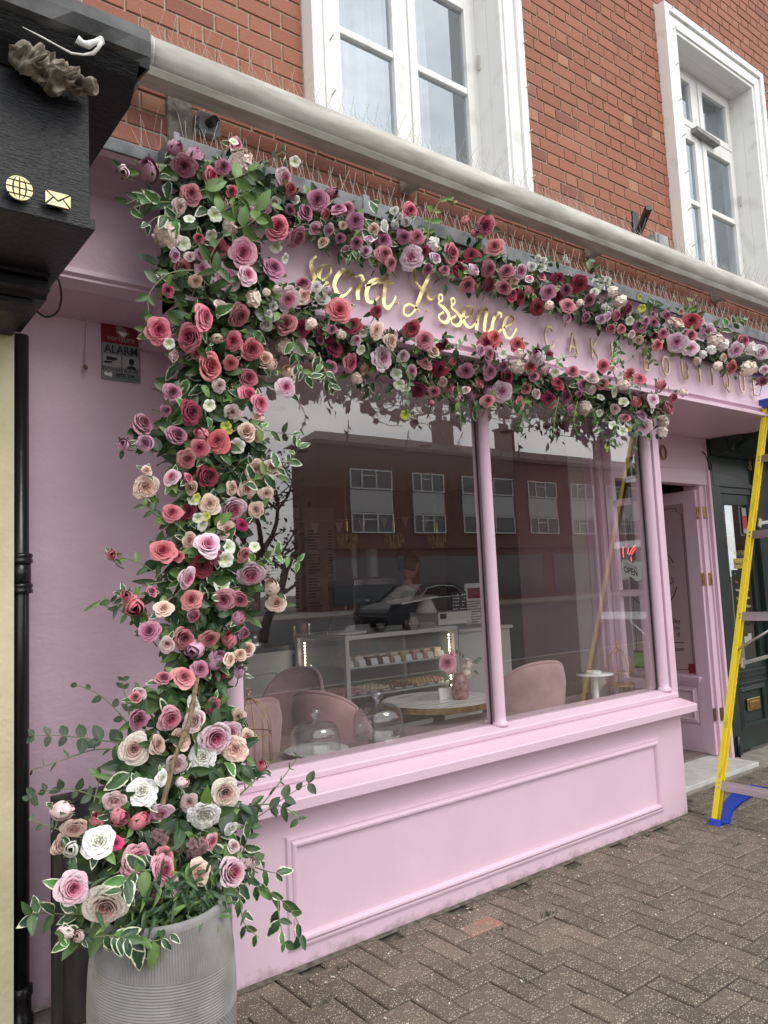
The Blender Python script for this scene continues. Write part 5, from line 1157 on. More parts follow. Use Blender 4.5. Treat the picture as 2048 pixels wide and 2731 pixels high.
# white pedestal dish, booklets
qc = W(1586, 1797, 3.07)
t = thing('white_cake_stand', 'small white pedestal cake stand beside the right birdcage', 'cake stand', (qc.x, 3.07, .70)); g = MB(); g.lathe([(0,.702),(.05,.702),(.045,.71),(.018,.73),(.016,qc.z-.03),(.03,qc.z-.012),(.112,qc.z-.006),(.115,qc.z),(0,qc.z-.002)], (qc.x,3.07,0), 40); g.build('stand', mat('stand_white', (.78,.78,.78), .3), t, smooth=True)
g = MB(); g.lathe([(0,qc.z),(.045,qc.z),(.047,qc.z+.014),(0,qc.z+.015)], (qc.x+.02,3.09,0), 24); tag(g.build('candle_tin', card), 'round white tin standing on the white cake stand', 'tin')
g = MB(); qb = W(1600, 1840, 3.12); g.obox(Matrix.Translation((qb.x+.02,3.14,.70)) @ Matrix.Rotation(R(-35),4,'Z') @ Matrix.Rotation(R(-8),4,'X'), -.05, .05, -.004, .004, 0, .16); tag(g.build('leaflet_stand', mat('leaflet', (.42,.40,.40), .6)), 'grey leaflet propped behind the white cake stand', 'leaflet')
# exit sign, open sign, hygiene sticker on the return pane
gp = W(1720, 1235, 2.98)
ex = thing('exit_arrow_sign', 'green sign with a white upward arrow behind the right window pane', 'sign', tuple(Xp(1685, 1230, 4.30)))
def rp(y_): return y_
egm = mat('exit_green', (.01,.09,.06), .5)
c1 = Xp(1668, 1222, 4.30); c2 = Xp(1700, 1275, 4.30)
yA, yB = min(c1.y, c2.y), max(c1.y, c2.y); zA, zB = min(c1.z, c2.z), max(c1.z, c2.z)
g = MB(); g.box(4.298, 4.302, yA, yB, zA, zB); g.build('plate', egm, ex)
ym, wA = (yA+yB)/2, (yB-yA); hA = zB-zA
g = MB(); g.prism([(ym-.06*wA, zA+.08*hA),(ym+.06*wA, zA+.08*hA),(ym+.06*wA, zA+.62*hA),(ym+.30*wA, zA+.45*hA),(ym+.30*wA, zA+.60*hA),(ym, zA+.92*hA),(ym-.30*wA, zA+.60*hA),(ym-.30*wA, zA+.45*hA),(ym-.06*wA, zA+.62*hA)], (4.2965,0,0), (0,1,0), (0,0,1), (1,0,0), .001); g.build('arrow', wht, ex)
os_ = thing('open_sign', 'cream scroll shaped OPEN sign hung in the right window', 'sign', tuple(Xp(1683, 1520, 4.30)))
oc = [Xp(1658, 1490, 4.28), Xp(1712, 1555, 4.28)]
def O2(px, py): p = Xp(1650+px*200/1264, 1350+py*350/2212, 4.28); return (p.y, p.z)
outl = [(50,930),(90,895),(150,905),(220,950),(250,965),(280,925),(300,940),(330,930),(372,935),(378,960),(382,1190),(375,1235),(330,1265),(280,1258),(240,1215),(205,1190),(175,1195),(172,1225),(140,1220),(100,1245),(62,1230),(52,1180)]
g = MB(); g.prism([O2(*p) for p in outl], (4.28,0,0), (0,1,0), (0,0,1), (1,0,0), .003); g.build('board', mat('open_cream', (.66,.68,.60), .5), os_)
def slant_text(s_, size, a, b, m, par, X=4.2785, sx=1, bold=0):   # text written along a->b in the plane X=const
    A = Vector((X, *O2(*a))); B = Vector((X, *O2(*b))); U = (B-A).normalized(); V = Vector((0,0,1))
    me = text_mesh(s_, size, A, U, V, bold=bold, sx=sx); return link('lettering', me, par, m)
tl_ = abs((Vector(O2(340,1200))-Vector(O2(90,1115))).length)
slant_text('OPEN', .062, (90,1110), (345,1195), nav, os_, sx=tl_/.062/2.75, bold=.0015)
tl2 = abs((Vector(O2(330,1060))-Vector(O2(95,965))).length)
slant_text('COME IN WE ARE', .024, (95,978), (330,1075), nav, os_, sx=tl2/.024/8.6)
g = MB(); A = O2(330,930); B = O2(290,600); g.tube([(4.28,*A),(4.28,*O2(345,820)),(4.28,A[0],A[1]+.12)], .002, 5); g.build('chain', brass, os_)
ns = thing('neon_sign', 'pink neon tube sign hanging above the OPEN sign', 'neon sign', tuple(Xp(1680, 1460, 4.36)))
neon = mat('pink_neon', (1,.2,.25), .5, Emission_Strength=1.6); neon.node_tree.nodes['Principled BSDF'].inputs['Emission Color'].default_value = (1,.12,.12,1)
def O3(px, py, X=4.40): p = Xp(1650+px*200/1264, 1350+py*350/2212, X); return tuple(p)
g = MB()
for pl in ([(70,690),(80,870)],[(175,820),(215,740),(265,670),(315,630)],[(215,815),(240,770),(290,700),(335,665)],[(205,850),(212,930)],[(165,700),(150,800)]):
    g.tube([O3(*p) for p in pl], .0035, 6)
g.build('neon_tubes', neon, ns, smooth=True)
hs = thing('green_hygiene_sticker', 'bright green hygiene rating sticker on the lower right pane', 'sticker', tuple(Xp(1712, 1770, 4.35)))
q1 = Xp(1692, 1765, 4.350); q2_ = Xp(1733, 1790, 4.350); g = MB(); g.box(4.348, 4.350, min(q1.y,q2_.y), max(q1.y,q2_.y), .90, .985); g.build('label', mat('sticker_green', (.16,.42,.04), .5), hs)
g = MB(); g.box(4.346, 4.3475, min(q1.y,q2_.y), max(q1.y,q2_.y), .985, 1.0); g.box(4.346,4.3475,min(q1.y,q2_.y),max(q1.y,q2_.y),.885,.90); g.build('label_border', mat('sticker_dark', (.02,.03,.02), .5), hs)
ya_, yb2 = min(q1.y,q2_.y), max(q1.y,q2_.y); link('lettering', text_mesh('5', .05, (4.3472, ya_+.03, .925), (0,-1,0), (0,0,1)), hs, nav)
# red extinguisher on the far wall
g = MB(); q = W(1475, 1660, 4.9); g.lathe([(0,q.z-.22),(.05,q.z-.22),(.055,q.z-.2),(.055,q.z+.12),(.03,q.z+.17),(.015,q.z+.2),(0,q.z+.2)], (q.x,4.9,0), 16); tag(g.build('fire_extinguisher', mat('ext_red', (.30,.01,.01), .3), smooth=True), 'dark red fire extinguisher in the shade at the back of the shop', 'extinguisher')
# ================================================================== PERSON
def skin_fig(name, chain, parent, m, sub=2):
    """chain: {name:(pos,radius)}, edges; grown by a Skin modifier"""
    pts, edges = chain; me = bpy.data.meshes.new(name); ks = list(pts)
    me.from_pydata([pts[k][0] for k in ks], [(ks.index(a), ks.index(b)) for a, b in edges], []); me.update()
    o = link(name, me, parent, m)
    sk = o.modifiers.new('skin', 'SKIN'); sk.use_smooth_shade = True
    lay = me.skin_vertices[0] if len(me.skin_vertices) else None
    if lay is None:
        me.attributes  # layer is made by the modifier data below
    return o, ks
def figure_mesh(name, pts, edges, parent, m, sub=2, root='pelvis'):
    import bmesh
    bm_ = bmesh.new(); lay = bm_.verts.layers.skin.verify(); vv = {}
    for k, (p, r) in pts.items():
        v = bm_.verts.new(p); v[lay].radius = (r, r) if not isinstance(r, tuple) else r; v[lay].use_root = (k == root); vv[k] = v
    for a, b in edges: bm_.edges.new((vv[a], vv[b]))
    me = bpy.data.meshes.new(name); bm_.to_mesh(me); bm_.free(); o = link(name, me, parent, m)
    sk = o.modifiers.new('skin', 'SKIN'); sk.use_smooth_shade = True; sk.branch_smoothing = .6
    s_ = o.modifiers.new('sub', 'SUBSURF'); s_.levels = sub; s_.render_levels = sub
    return o
pc = W(600+1015*.4822, 1000+1055*.4822, 5.50)
per = thing('person', 'woman with a hair bun in a dark top and pink apron working behind the counter', 'person', (pc.x, 5.5, .06)); 
px_, py_ = pc.x, 5.5; hz = pc.z        # head centre height; she faces right (+X) and looks down
skinm = mat('skin', (.45,.25,.18), .55)
def q_(dx, dy, z): return (px_+dx, py_+dy, z)
pts = {'pelvis':(q_(-.10,0,.96),.13),'waist':(q_(-.09,0,1.10),.115),'chest':(q_(-.06,0,1.30),(.135,.115)),'neck0':(q_(-.03,0,1.455),.07),'neck1':(q_(-.005,0,hz-.10),.052),
 'sL':(q_(-.06,.16,1.40),.055),'eL':(q_(.02,.21,1.17),.042),'wL':(q_(.24,.16,1.13),.028),'hL':(q_(.31,.14,1.13),.030),
 'sR':(q_(-.06,-.16,1.40),.055),'eR':(q_(.02,-.21,1.17),.042),'wR':(q_(.24,-.15,1.15),.028),'hR':(q_(.31,-.13,1.15),.030),
 'hipL':(q_(-.10,.09,.90),.095),'kL':(q_(-.07,.09,.52),.06),'aL':(q_(-.10,.09,.14),.042),'tL':(q_(.05,.09,.09),.035),
 'hipR':(q_(-.10,-.09,.90),.095),'kR':(q_(-.07,-.09,.52),.06),'aR':(q_(-.10,-.09,.14),.042),'tR':(q_(.05,-.09,.09),.035)}
ed = [('pelvis','waist'),('waist','chest'),('chest','neck0'),('neck0','neck1'),('chest','sL'),('sL','eL'),('eL','wL'),('wL','hL'),('chest','sR'),('sR','eR'),('eR','wR'),('wR','hR'),('pelvis','hipL'),('hipL','kL'),('kL','aL'),('aL','tL'),('pelvis','hipR'),('hipR','kR'),('kR','aR'),('aR','tR')]
for s_, hz0, sy in (('L',1.13,.14),('R',1.15,-.13)):
    for k in range(4):
        dy = (-.024+.016*k); l_ = (.055,.065,.062,.048)[k]
        pts[f'f{s_}{k}a'] = (q_(.345,sy+dy,hz0-.004),.009); pts[f'f{s_}{k}b'] = (q_(.345+l_*.5,sy+dy,hz0-.015),.0085); pts[f'f{s_}{k}c'] = (q_(.345+l_*.8,sy+dy,hz0-.04),.0075)
        ed += [('h'+s_, f'f{s_}{k}a'),(f'f{s_}{k}a',f'f{s_}{k}b'),(f'f{s_}{k}b',f'f{s_}{k}c')]
    sd_ = -1 if s_ == 'L' else 1
    pts['t'+s_+'a'] = (q_(.30,sy+sd_*.035,hz0-.005),.010); pts['t'+s_+'b'] = (q_(.335,sy+sd_*.045,hz0-.02),.009); ed += [('h'+s_,'t'+s_+'a'),('t'+s_+'a','t'+s_+'b')]
figure_mesh('body', pts, ed, per, skinm)
tilt = Matrix.Translation((px_+.01, py_, hz)) @ Matrix.Rotation(R(16), 4, 'Y')
def headf(u, v):
    a = u*2*math.pi; b = v*math.pi; x = math.sin(b)*math.cos(a); y = math.sin(b)*math.sin(a); z = math.cos(b)
    X_ = .095*x; Y_ = .076*y; Z_ = .118*z
    if z < 0: X_ *= 1+.28*z*(1 if x < 0 else .25); Y_ *= 1+.38*z
    if x > 0:                                     # face: brow, eye hollows, nose, lips, chin
        f_ = max(0, x)**2; near = math.exp(-(y/.22)**2)
        X_ += .020*near*math.exp(-((z+.18)/.14)**2)*f_ + .008*near*math.exp(-((z+.50)/.07)**2)*f_ + .010*near*math.exp(-((z+.80)/.12)**2) - .006*math.exp(-((abs(y)-.36)/.14)**2)*math.exp(-((z-.02)/.10)**2)*f_ + .004*math.exp(-((z-.18)/.08)**2)*f_
    return tilt @ Vector((X_, Y_, Z_))
m = MB(); m.grid(headf, 49, 33)
for sg in (-1, 1): m.grid(lambda u, v, sg=sg: tilt @ Vector((-.01+.02*math.cos(u*6.283)*math.sin(v*3.1416), sg*(.074+.010*math.sin(v*3.1416)), .0+.032*math.cos(v*3.1416))), 11, 9)
m.build('head', skinm, per, smooth=True)
hairm = noise_col(mat('dark_hair', (.03,.018,.012), .5), [(.02,.012,.008), (.05,.03,.02)], scale=60, stretch=(1,4,4), bump=.5, bscale=90, bdist=.002)
m = MB()
def hairf(u, v):
    a = u*2*math.pi; b = v*math.pi*.66; x = math.sin(b)*math.cos(a); y = math.sin(b)*math.sin(a); z = math.cos(b); k_ = 1.10
    if x > .25: b2 = b*.62; x = math.sin(b2)*math.cos(a); z = math.cos(b2); y = math.sin(b2)*math.sin(a)
    return tilt @ Vector((.098*x*k_-.006, .080*y*k_, .122*z*k_+.006))
m.grid(hairf, 41, 21); m.sphere(tilt @ Vector((-.130, 0, .045)), .052, 16, 12, (1,1,.95)); m.build('hair_bun', hairm, per, smooth=True)
topm = mat('dark_top', (.012,.014,.02), .85)
tp_ = {'pelvis':(q_(-.10,0,.98),.14),'waist':(q_(-.09,0,1.12),.128),'chest':(q_(-.06,0,1.31),(.155,.13)),'neck0':(q_(-.04,0,1.44),.08),'sL':(q_(-.06,.16,1.40),.068),'eL':(q_(.02,.21,1.17),.052),'cL':(q_(.10,.195,1.155),.046),'sR':(q_(-.06,-.16,1.40),.068),'eR':(q_(.02,-.21,1.17),.052),'cR':(q_(.10,-.19,1.165),.046)}
figure_mesh('dark_top', tp_, [('pelvis','waist'),('waist','chest'),('chest','neck0'),('chest','sL'),('sL','eL'),('eL','cL'),('chest','sR'),('sR','eR'),('eR','cR')], per, topm)
tr_ = {'pelvis':(q_(-.10,0,.94),.14),'hipL':(q_(-.10,.09,.88),.10),'kL':(q_(-.07,.09,.52),.072),'aL':(q_(-.10,.09,.18),.055),'hipR':(q_(-.10,-.09,.88),.10),'kR':(q_(-.07,-.09,.52),.072),'aR':(q_(-.10,-.09,.18),.055)}
figure_mesh('trousers', tr_, [('pelvis','hipL'),('hipL','kL'),('kL','aL'),('pelvis','hipR'),('hipR','kR'),('kR','aR')], per, topm)
apm = mat('pink_apron', (.45,.06,.13), .8); m = MB()
m.grid(lambda u, v: Vector(q_(.075+.02*math.cos((u-.5)*3)-.02*(1-v), (u-.5)*(.34-.10*v**2), .70+.68*v)), 12, 10); m.build('apron', apm, per, smooth=True)
m = MB()
for sg in (-1, 1): m.tube([q_(.085, sg*.09, 1.36), q_(.03, sg*.085, 1.46), q_(-.06, sg*.05, 1.49)], .010, 6)
m.build('apron_strap', apm, per, smooth=True)
# ================================================================== ACROSS THE STREET (seen mirrored in the glass)
GY = 2.845
def MIR(x, y, Y): p = W(x, y, Y); return Vector((p.x, 2*GY-p.y, p.z))
ob = thing('brick_terrace', 'brown brick parade with white window bands across the street', 'building', (40, -34.3, 0))
brickfar = noise_col(mat('far_brown_brick', (.20,.09,.06), .85), [(.11,.055,.042), (.15,.075,.055)], scale=2)
OY = -34.3
g = MB(); g.box(25.6, 130, OY-3, OY, 0, 10.9); g.build('wall', brickfar, ob)
roofm = mat('far_roof_tile', (.10,.065,.055), .8)
g = MB(); g.add([(25.2,OY+.5,10.7),(132,OY+.5,10.7),(132,OY-1.5,11.7),(26.6,OY-1.5,11.7),(25.2,OY-3.4,10.7),(132,OY-3.4,10.7)], [(0,1,2,3),(3,2,5,4),(0,3,4)]); g.box(25.2,132,OY,OY+.5,10.45,10.7); g.build('roof', roofm, ob)
wf = mat('far_white_frame', (.55,.55,.55), .6); fg = glass_mat('far_glass', .2, (.3,.3,.32)); fgm = mat('far_window_dark', (.07,.08,.09), .1); wp = mat('far_white_panel', (.40,.41,.41), .6)
x_ = 28.1; k = 0
while x_ < 100:
    wd = (3.4, 2.9, 5.3)[k % 3]
    for (z0, z1) in ((7.75, 9.05), (4.9, 6.2)):
        m = MB(); m.box(x_, x_+wd, OY, OY+.06, z0, z1); wn = m.build('window', fgm, ob)
        m = MB(); t_ = .09
        m.box(x_, x_+wd, OY+.06, OY+.14, z0, z0+t_); m.box(x_, x_+wd, OY+.06, OY+.14, z1-t_, z1)
        for q in (0, .27, .62, 1): m.box(x_+(wd-t_)*q, x_+(wd-t_)*q+t_, OY+.06, OY+.14, z0+t_, z1-t_)
        m.box(x_+wd*.27+t_, x_+wd*.62, OY+.06, OY+.13, z1-.45, z1-.38); m.build('frame', wf, wn)
    m = MB(); m.box(x_, x_+wd, OY, OY+.08, 6.25, 7.7); m.build('spandrel_panel', wp, ob)
    x_ += wd+1.75; k += 1
g = MB(); g.box(25.6, 130, OY, OY+.18, 3.85, 4.1); g.build('string_course', brickfar, ob)
m = MB()
for q in range(14): m.box(26.5+q*7, 32.2+q*7, OY, OY+.05, .3, 3.3)
m.build('shop_windows', fgm, ob)
for q, xx in enumerate((37.0, 43.6, 56, 69)):
    m = MB(); m.box(xx, xx+1.5, OY-1.9, OY-1.1, 11.2, 13.2); m.box(xx-.1, xx+1.6, OY-2.0, OY-1.0, 13.2, 13.35)
    for r_ in (.4, 1.1): m.tube([(xx+r_, OY-1.5, 13.35), (xx+r_, OY-1.5, 13.75)], .13, 10)
    m.build('chimney', brickfar, ob)
lb_ = thing('low_brick_house', 'low dark house beyond the tree across the street', 'house', (15, -40, 0))
g = MB(); g.box(8, 23.4, -46, -38, 0, 2.5); g.build('wall', brickfar, lb_); g = MB(); g.add([(7.6,-37.5,2.4),(24,-37.5,2.4),(22,-42,4.4),(9.5,-42,4.4),(7.6,-46.5,2.4),(24,-46.5,2.4)], [(0,1,2,3),(3,2,5,4),(0,3,4),(1,5,2)]); g.build('roof', roofm, lb_)
g = MB(); g.box(-60, 7.5, -46, -37, 0, 3.8); tag(g.build('plain_house_block', brickfar), 'plain brick house block far along the street, left of the low house', 'house')
# street tree
tr = thing('street_tree', 'dark leafy tree across the street, mirrored in the shop window', 'tree', (11.5, -14.6, 0))
barkm = mat('bark', (.05,.038,.028), .9); m = MB(); rr = random.Random(8)
base = Vector((10.9, -14.6, 0)); tips = []
def limb(p, d, L_, r, lv):
    n = 5; pts = [p]; q = p.copy(); dd = d.copy()
    for i in range(n): dd = (dd+Vector((rr.gauss(0,.16), rr.gauss(0,.16), rr.gauss(.02,.10)))).normalized(); q = q+dd*(L_/n); pts.append(q.copy())
    m.tube(pts, r, 6 if lv > 1 else 8, rs=[r*(1-.55*i/n) for i in range(n+1)], caps=False)
    if lv >= 3: tips.extend(pts[2:]); return
    for k in range(4 if lv < 2 else 4):
        i = rr.randint(2, n); a = rr.uniform(0, 6.28); nd = (dd*.55+Vector((math.cos(a), math.sin(a), rr.uniform(-.15,.5)))*.75).normalized(); limb(pts[i], nd, L_*rr.uniform(.55,.75), r*.5, lv+1)
    tips.append(pts[-1])
limb(base, Vector((0,0,1)), 2.8, .16, 1); limb(base+Vector((0,0,2.3)), Vector((-.6,.2,.7)), 2.0, .09, 1); limb(base+Vector((0,0,2.5)), Vector((.5,-.2,.7)), 2.0, .09, 1); limb(base+Vector((0,0,2.6)), Vector((.1,.4,.9)), 2.2, .09, 1)
m.build('trunk', barkm, tr, smooth=True)
leafd = mat('tree_leaves', (.045,.05,.03), .8); m = MB()
for p in tips:
    for _ in range(4):
        c = p+Vector((rr.gauss(0,.32), rr.gauss(0,.32), rr.gauss(0,.28))); s_ = rr.uniform(.05,.10); a = Vector((rr.gauss(0,1),rr.gauss(0,1),rr.gauss(0,1))).normalized(); b = a.orthogonal().normalized()
        m.add([c-a*s_, c+b*s_*.5, c+a*s_, c-b*s_*.5], [(0,1,2,3)])
m.build('crown', leafd, tr, kind='stuff')
# parked car (mirrored)
carp = MIR(1120, 1600, 15); 
cr_ = thing('parked_car', 'dark parked car at the kerb with a chrome window line', 'car', (14.0, -13.3, 0))
cb_ = mat('car_paint', (.012,.014,.02), .45); m = MB()
def carsec(x_): # half-width, list of z outline along body at x
    pass
prof = [(-2.2,.35),(-2.25,.6),(-2.1,.82),(-1.3,.95),(-.75,1.38),(-.2,1.46),(.6,1.42),(1.25,1.02),(1.95,.86),(2.2,.62),(2.18,.35)]
V = []; cx, cy = MIR(1135, 1590, 19).x, -13.3
for (x_, z_) in prof:
    hw = .86 if z_ < 1.0 else .68
    V += [(cx+x_, cy-hw, z_), (cx+x_, cy+hw, z_)]
V += [(cx+x_, cy-.88, .28) for x_ in (-2.1, 2.1)]+[(cx+x_, cy+.88, .28) for x_ in (-2.1, 2.1)]
n = len(prof); F = [(2*i, 2*i+2, 2*i+3, 2*i+1) for i in range(n-1)]+[tuple([2*i for i in range(n)]), tuple([2*i+1 for i in range(n)][::-1]), (0,1,2*n-1,2*n-2)]
m.add(V, F); m.build('body', cb_, cr_, bev=.06, seg=3)
m = MB(); wl = [(-.95,1.02),(-.62,1.33),(-.15,1.40),(.5,1.36),(1.0,1.05)]
for sg in (-1, 1): m.prism([(cx+a, b) for a, b in wl], (0, cy+sg*.79, 0), (1,0,0), (0,0,1), (0,1,0), .01)
m.build('side_window', mat('car_window', (.01,.011,.013), .6, 0, .2), cr_); m = MB()
m.tube([(cx+a, cy+.80, b) for a, b in wl+[wl[0]]], .016, 6); m.build('chrome_trim', steelm, cr_)
for (a, b) in ((-1.35,.82),(1.35,.82),(-1.35,-.82),(1.35,-.82)):
    m = MB(); m.tube([(cx+a, cy+b-.1, .31), (cx+a, cy+b+.1, .31)], .31, 28); wl_ = m.build('wheel', gk, cr_, bev=.03); m = MB(); m.tube([(cx+a, cy+b-.108, .31), (cx+a, cy+b+.108, .31)], .19, 20); m.build('rim', steelm, wl_)
# ================================================================== FLOWERS
def petal_mat(name, edge, centre, mid=None, rough=.75):
    m = mat(name, edge, rough, 0, .25, Sheen_Weight=.15); t = m.node_tree; b = t.nodes['Principled BSDF']; l = t.links.new
    a = N(t, 'ShaderNodeAttribute', attribute_name='pt'); oi = N(t, 'ShaderNodeObjectInfo')
    r = N(t, 'ShaderNodeValToRGB'); e = r.color_ramp.elements; e[0].position = .12; e[0].color = (*centre, 1); e[1].position = .80; e[1].color = (*edge, 1)
    q = e.new(.45); q.color = (*(mid or tuple((x*.45+y*.55) for x, y in zip(centre, edge))), 1)
    l(a.outputs['Fac'], r.inputs[0])
    hs = N(t, 'ShaderNodeHueSaturation'); l(r.outputs[0], hs.inputs['Color'])
    mr = N(t, 'ShaderNodeMapRange'); l(oi.outputs['Random'], mr.inputs[0]); mr.inputs['To Min'].default_value = .82; mr.inputs['To Max'].default_value = 1.10; l(mr.outputs[0], hs.inputs['Value'])
    m2 = N(t, 'ShaderNodeMapRange'); ml = N(t, 'ShaderNodeMath', operation='FRACT'); mm = N(t, 'ShaderNodeMath', operation='MULTIPLY'); l(oi.outputs['Random'], mm.inputs[0]); mm.inputs[1].default_value = 7.31; l(mm.outputs[0], ml.inputs[0]); l(ml.outputs[0], m2.inputs[0])
    m2.inputs['To Min'].default_value = .488; m2.inputs['To Max'].default_value = .510; l(m2.outputs[0], hs.inputs['Hue'])
    tc = N(t, 'ShaderNodeTexCoord'); n = N(t, 'ShaderNodeTexNoise'); n.inputs['Scale'].default_value = 3.5; n.inputs['Detail'].default_value = 5; l(tc.outputs['Object'], n.inputs['Vector'])
    mx = N(t, 'ShaderNodeMix', data_type='RGBA', blend_type='MULTIPLY'); mx.inputs['Factor'].default_value = .35; r2 = N(t, 'ShaderNodeValToRGB'); r2.color_ramp.elements[0].position = .3; r2.color_ramp.elements[0].color = (.90,.84,.84,1); r2.color_ramp.elements[1].position = .6
    l(n.outputs[0], r2.inputs[0]); l(hs.outputs[0], mx.inputs['A']); l(r2.outputs[0], mx.inputs['B']); l(mx.outputs['Result'], b.inputs['Base Color'])
    n2 = N(t, 'ShaderNodeTexNoise'); n2.inputs['Scale'].default_value = 9; n2.inputs['Detail'].default_value = 4; l(tc.outputs['Object'], n2.inputs['Vector']); bp = N(t, 'ShaderNodeBump'); bp.inputs['Strength'].default_value = .35; bp.inputs['Distance'].default_value = .05; l(n2.outputs[0], bp.inputs['Height']); l(bp.outputs[0], b.inputs['Normal'])
    return m
PM = {
 'K': (petal_mat('coral_pink_petals', (.78,.27,.32), (.47,.05,.09), (.66,.145,.20)), 'coral pink rose'),
 'D': (petal_mat('deep_red_petals', (.36,.05,.085), (.18,.012,.028)), 'deep wine red rose'),
 'E': (petal_mat('red_pink_petals', (.68,.17,.20), (.42,.05,.07)), 'rosy red open rose'),
 'M': (petal_mat('mauve_petals', (.58,.26,.37), (.28,.06,.12), (.44,.15,.24)), 'dusty mauve rose'),
 'V': (petal_mat('pale_mauve_petals', (.72,.42,.56), (.48,.19,.33)), 'pale mauve rosebud'),
 'T': (petal_mat('dusty_rose_petals', (.68,.29,.32), (.38,.08,.11), (.54,.17,.21)), 'dusty pink rose'),
 'P': (petal_mat('light_pink_petals', (.91,.70,.77), (.78,.16,.32), (.86,.43,.56)), 'light pink rose with a bright pink heart'),
 'Q': (petal_mat('mid_pink_petals', (.80,.42,.50), (.52,.07,.16), (.70,.24,.34)), 'mid pink rose'),
 'S': (petal_mat('blush_petals', (.88,.72,.71), (.82,.52,.51)), 'pale blush rose'),
 'L': (petal_mat('lilac_pink_petals', (.87,.70,.79), (.78,.26,.46), (.83,.55,.69)), 'large lilac pink rose'),
 'H': (petal_mat('peach_petals', (.88,.69,.58), (.78,.45,.36), (.84,.56,.46)), 'peach rose'),
 'J': (petal_mat('tan_petals', (.74,.55,.46), (.60,.33,.26)), 'antique tan rose'),
 'W': (petal_mat('white_petals', (.90,.90,.87), (.84,.84,.72)), 'white rose'),
 'R': (petal_mat('hot_pink_petals', (.80,.08,.24), (.62,.02,.12)), 'hot pink ranunculus'),
 'C': (petal_mat('antique_cream_petals', (.84,.78,.69), (.58,.29,.27), (.74,.54,.47)), 'antique cream rose with a dusky pink heart'),
}
calyx_m = mat('calyx_green', (.10,.15,.05), .7)
def rose_verts(seed, npet=26, open_=1.0, ruffle=0.0, tight=1.0):
    rr = random.Random(seed); mb = MB(); pt = []
    nu, nv = 9, 6
    for i in range(npet):
        t = i/(npet-1); ang = i*2.39996+rr.gauss(0,.15)
        rb = .03+.30*t; rtp = (.05+.86*t**.9)*open_*(1+rr.gauss(0,.035)); zt = (.62-.36*t**1.8)*tight+rr.gauss(0,.02); z0 = -.05-.30*t
        hw = 1.75-.85*t+rr.gauss(0,.06); curl = (.02+.30*t**1.3)*open_
        ptip = rr.uniform(.3, 1.4); w1 = rr.uniform(0, 6.3); side = rr.gauss(0,.05); roll = rr.gauss(.10,.06)
        for j in range(nv):
            v = j/(nv-1)
            for k in range(nu):
                u_ = k/(nu-1)*2-1; au = abs(u_)
                ve = v*(1-.30*au**2.6)                       # rounded outline
                bulge = math.sin(min(1, ve)*math.pi*.5)
                r = rb+(rtp-rb)*(ve**.62)*(1-.04*u_*u_)
                z = z0+(zt-z0)*bulge+.05*ptip*math.exp(-(u_/.25)**2)*v*v*(1 if t > .3 else .2)
                if ve > .66: c = (ve-.66)/.34; r += curl*.42*c*c*(1+.35*math.sin(3*u_+w1)); z -= curl*.50*c*c*(1+.3*math.cos(3.5*u_+w1))
                r += ruffle*.09*ve*math.sin(7*u_+w1+3*ve)+.014*math.sin(4*u_+w1)*ve; z += ruffle*.08*ve*math.sin(9*u_+w1*2)
                r *= 1-roll*u_*(.9-.3*t)                     # one edge tucks under the next petal
                a = ang+u_*hw+side*v
                mb.v.append((r*math.cos(a), r*math.sin(a), z)); pt.append(min(1, max(0, t*.80+.26*(v-.3)*t+.02)))
        b = len(mb.v)-nu*nv
        for j in range(nv-1):
            for k in range(nu-1): mb.f.append((b+j*nu+k, b+j*nu+k+1, b+(j+1)*nu+k+1, b+(j+1)*nu+k)); mb.m.append(0); mb.tones.append(0)
    n0 = len(mb.v); mb.lathe([(0,.05),(.30*open_,-.05),(.52*open_,-.16),(.30*open_,-.32),(0,-.38)], (0,0,0), 14); mb.lathe([(0,.60*tight),(.035,.57*tight),(.055,.35),(.06,0)], (0,0,0), 8); pt += [.12]*(len(mb.v)-n0)
    return mb, pt
def finish(mb, pt, name):
    me = mb.mesh(name, None, True); me.materials.append(None)
    a = me.attributes.new('pt', 'FLOAT', 'POINT'); a.data.foreach_set('value', pt); return me
ROSE = [finish(*rose_verts(s, 32, 1.0), 'rose') for s in range(7)]
HALF = [finish(*rose_verts(40+s, 25, .80, 0, 1.15), 'rose') for s in range(4)]
CAB = [finish(*rose_verts(60+s, 42, 1.0, .4, .9), 'rose') for s in range(4)]          # many-petalled
OPEN = [finish(*rose_verts(80+s, 24, 1.15, .75, .55), 'rose') for s in range(4)]       # blown open, ruffled
def bud_verts(seed):
    rr = random.Random(seed); mb = MB(); pt = []; nu, nv = 9, 8
    for i in range(8):
        t = i/7; ang = i*2.2+rr.gauss(0,.1); hw = 1.35-.15*t; top_ = .82+.10*rr.random(); w1 = rr.uniform(0,6)
        for j in range(nv):
            v = j/(nv-1)
            for k in range(nu):
                u_ = k/(nu-1)*2-1; ve = v*(1-.22*abs(u_)**2.5); r = (.16+.32*t)*math.sin(math.pi*(.10+.74*ve))+.02; z = -.55+1.30*ve*top_+.16*(1-t)
                if ve > .8 and t > .6: r += (ve-.8)*.5
                r *= 1-.10*u_+.03*math.sin(4*u_+w1); a = ang+u_*hw+.25*v
                mb.v.append((r*math.cos(a), r*math.sin(a), z)); pt.append(min(1, .30+.35*t+.35*v*t))
        b = len(mb.v)-nu*nv
        for j in range(nv-1):
            for k in range(nu-1): mb.f.append((b+j*nu+k, b+j*nu+k+1, b+(j+1)*nu+k+1, b+(j+1)*nu+k)); mb.m.append(0); mb.tones.append(0)
    return mb, pt
BUD = [finish(*bud_verts(100+s), 'rosebud') for s in range(3)]
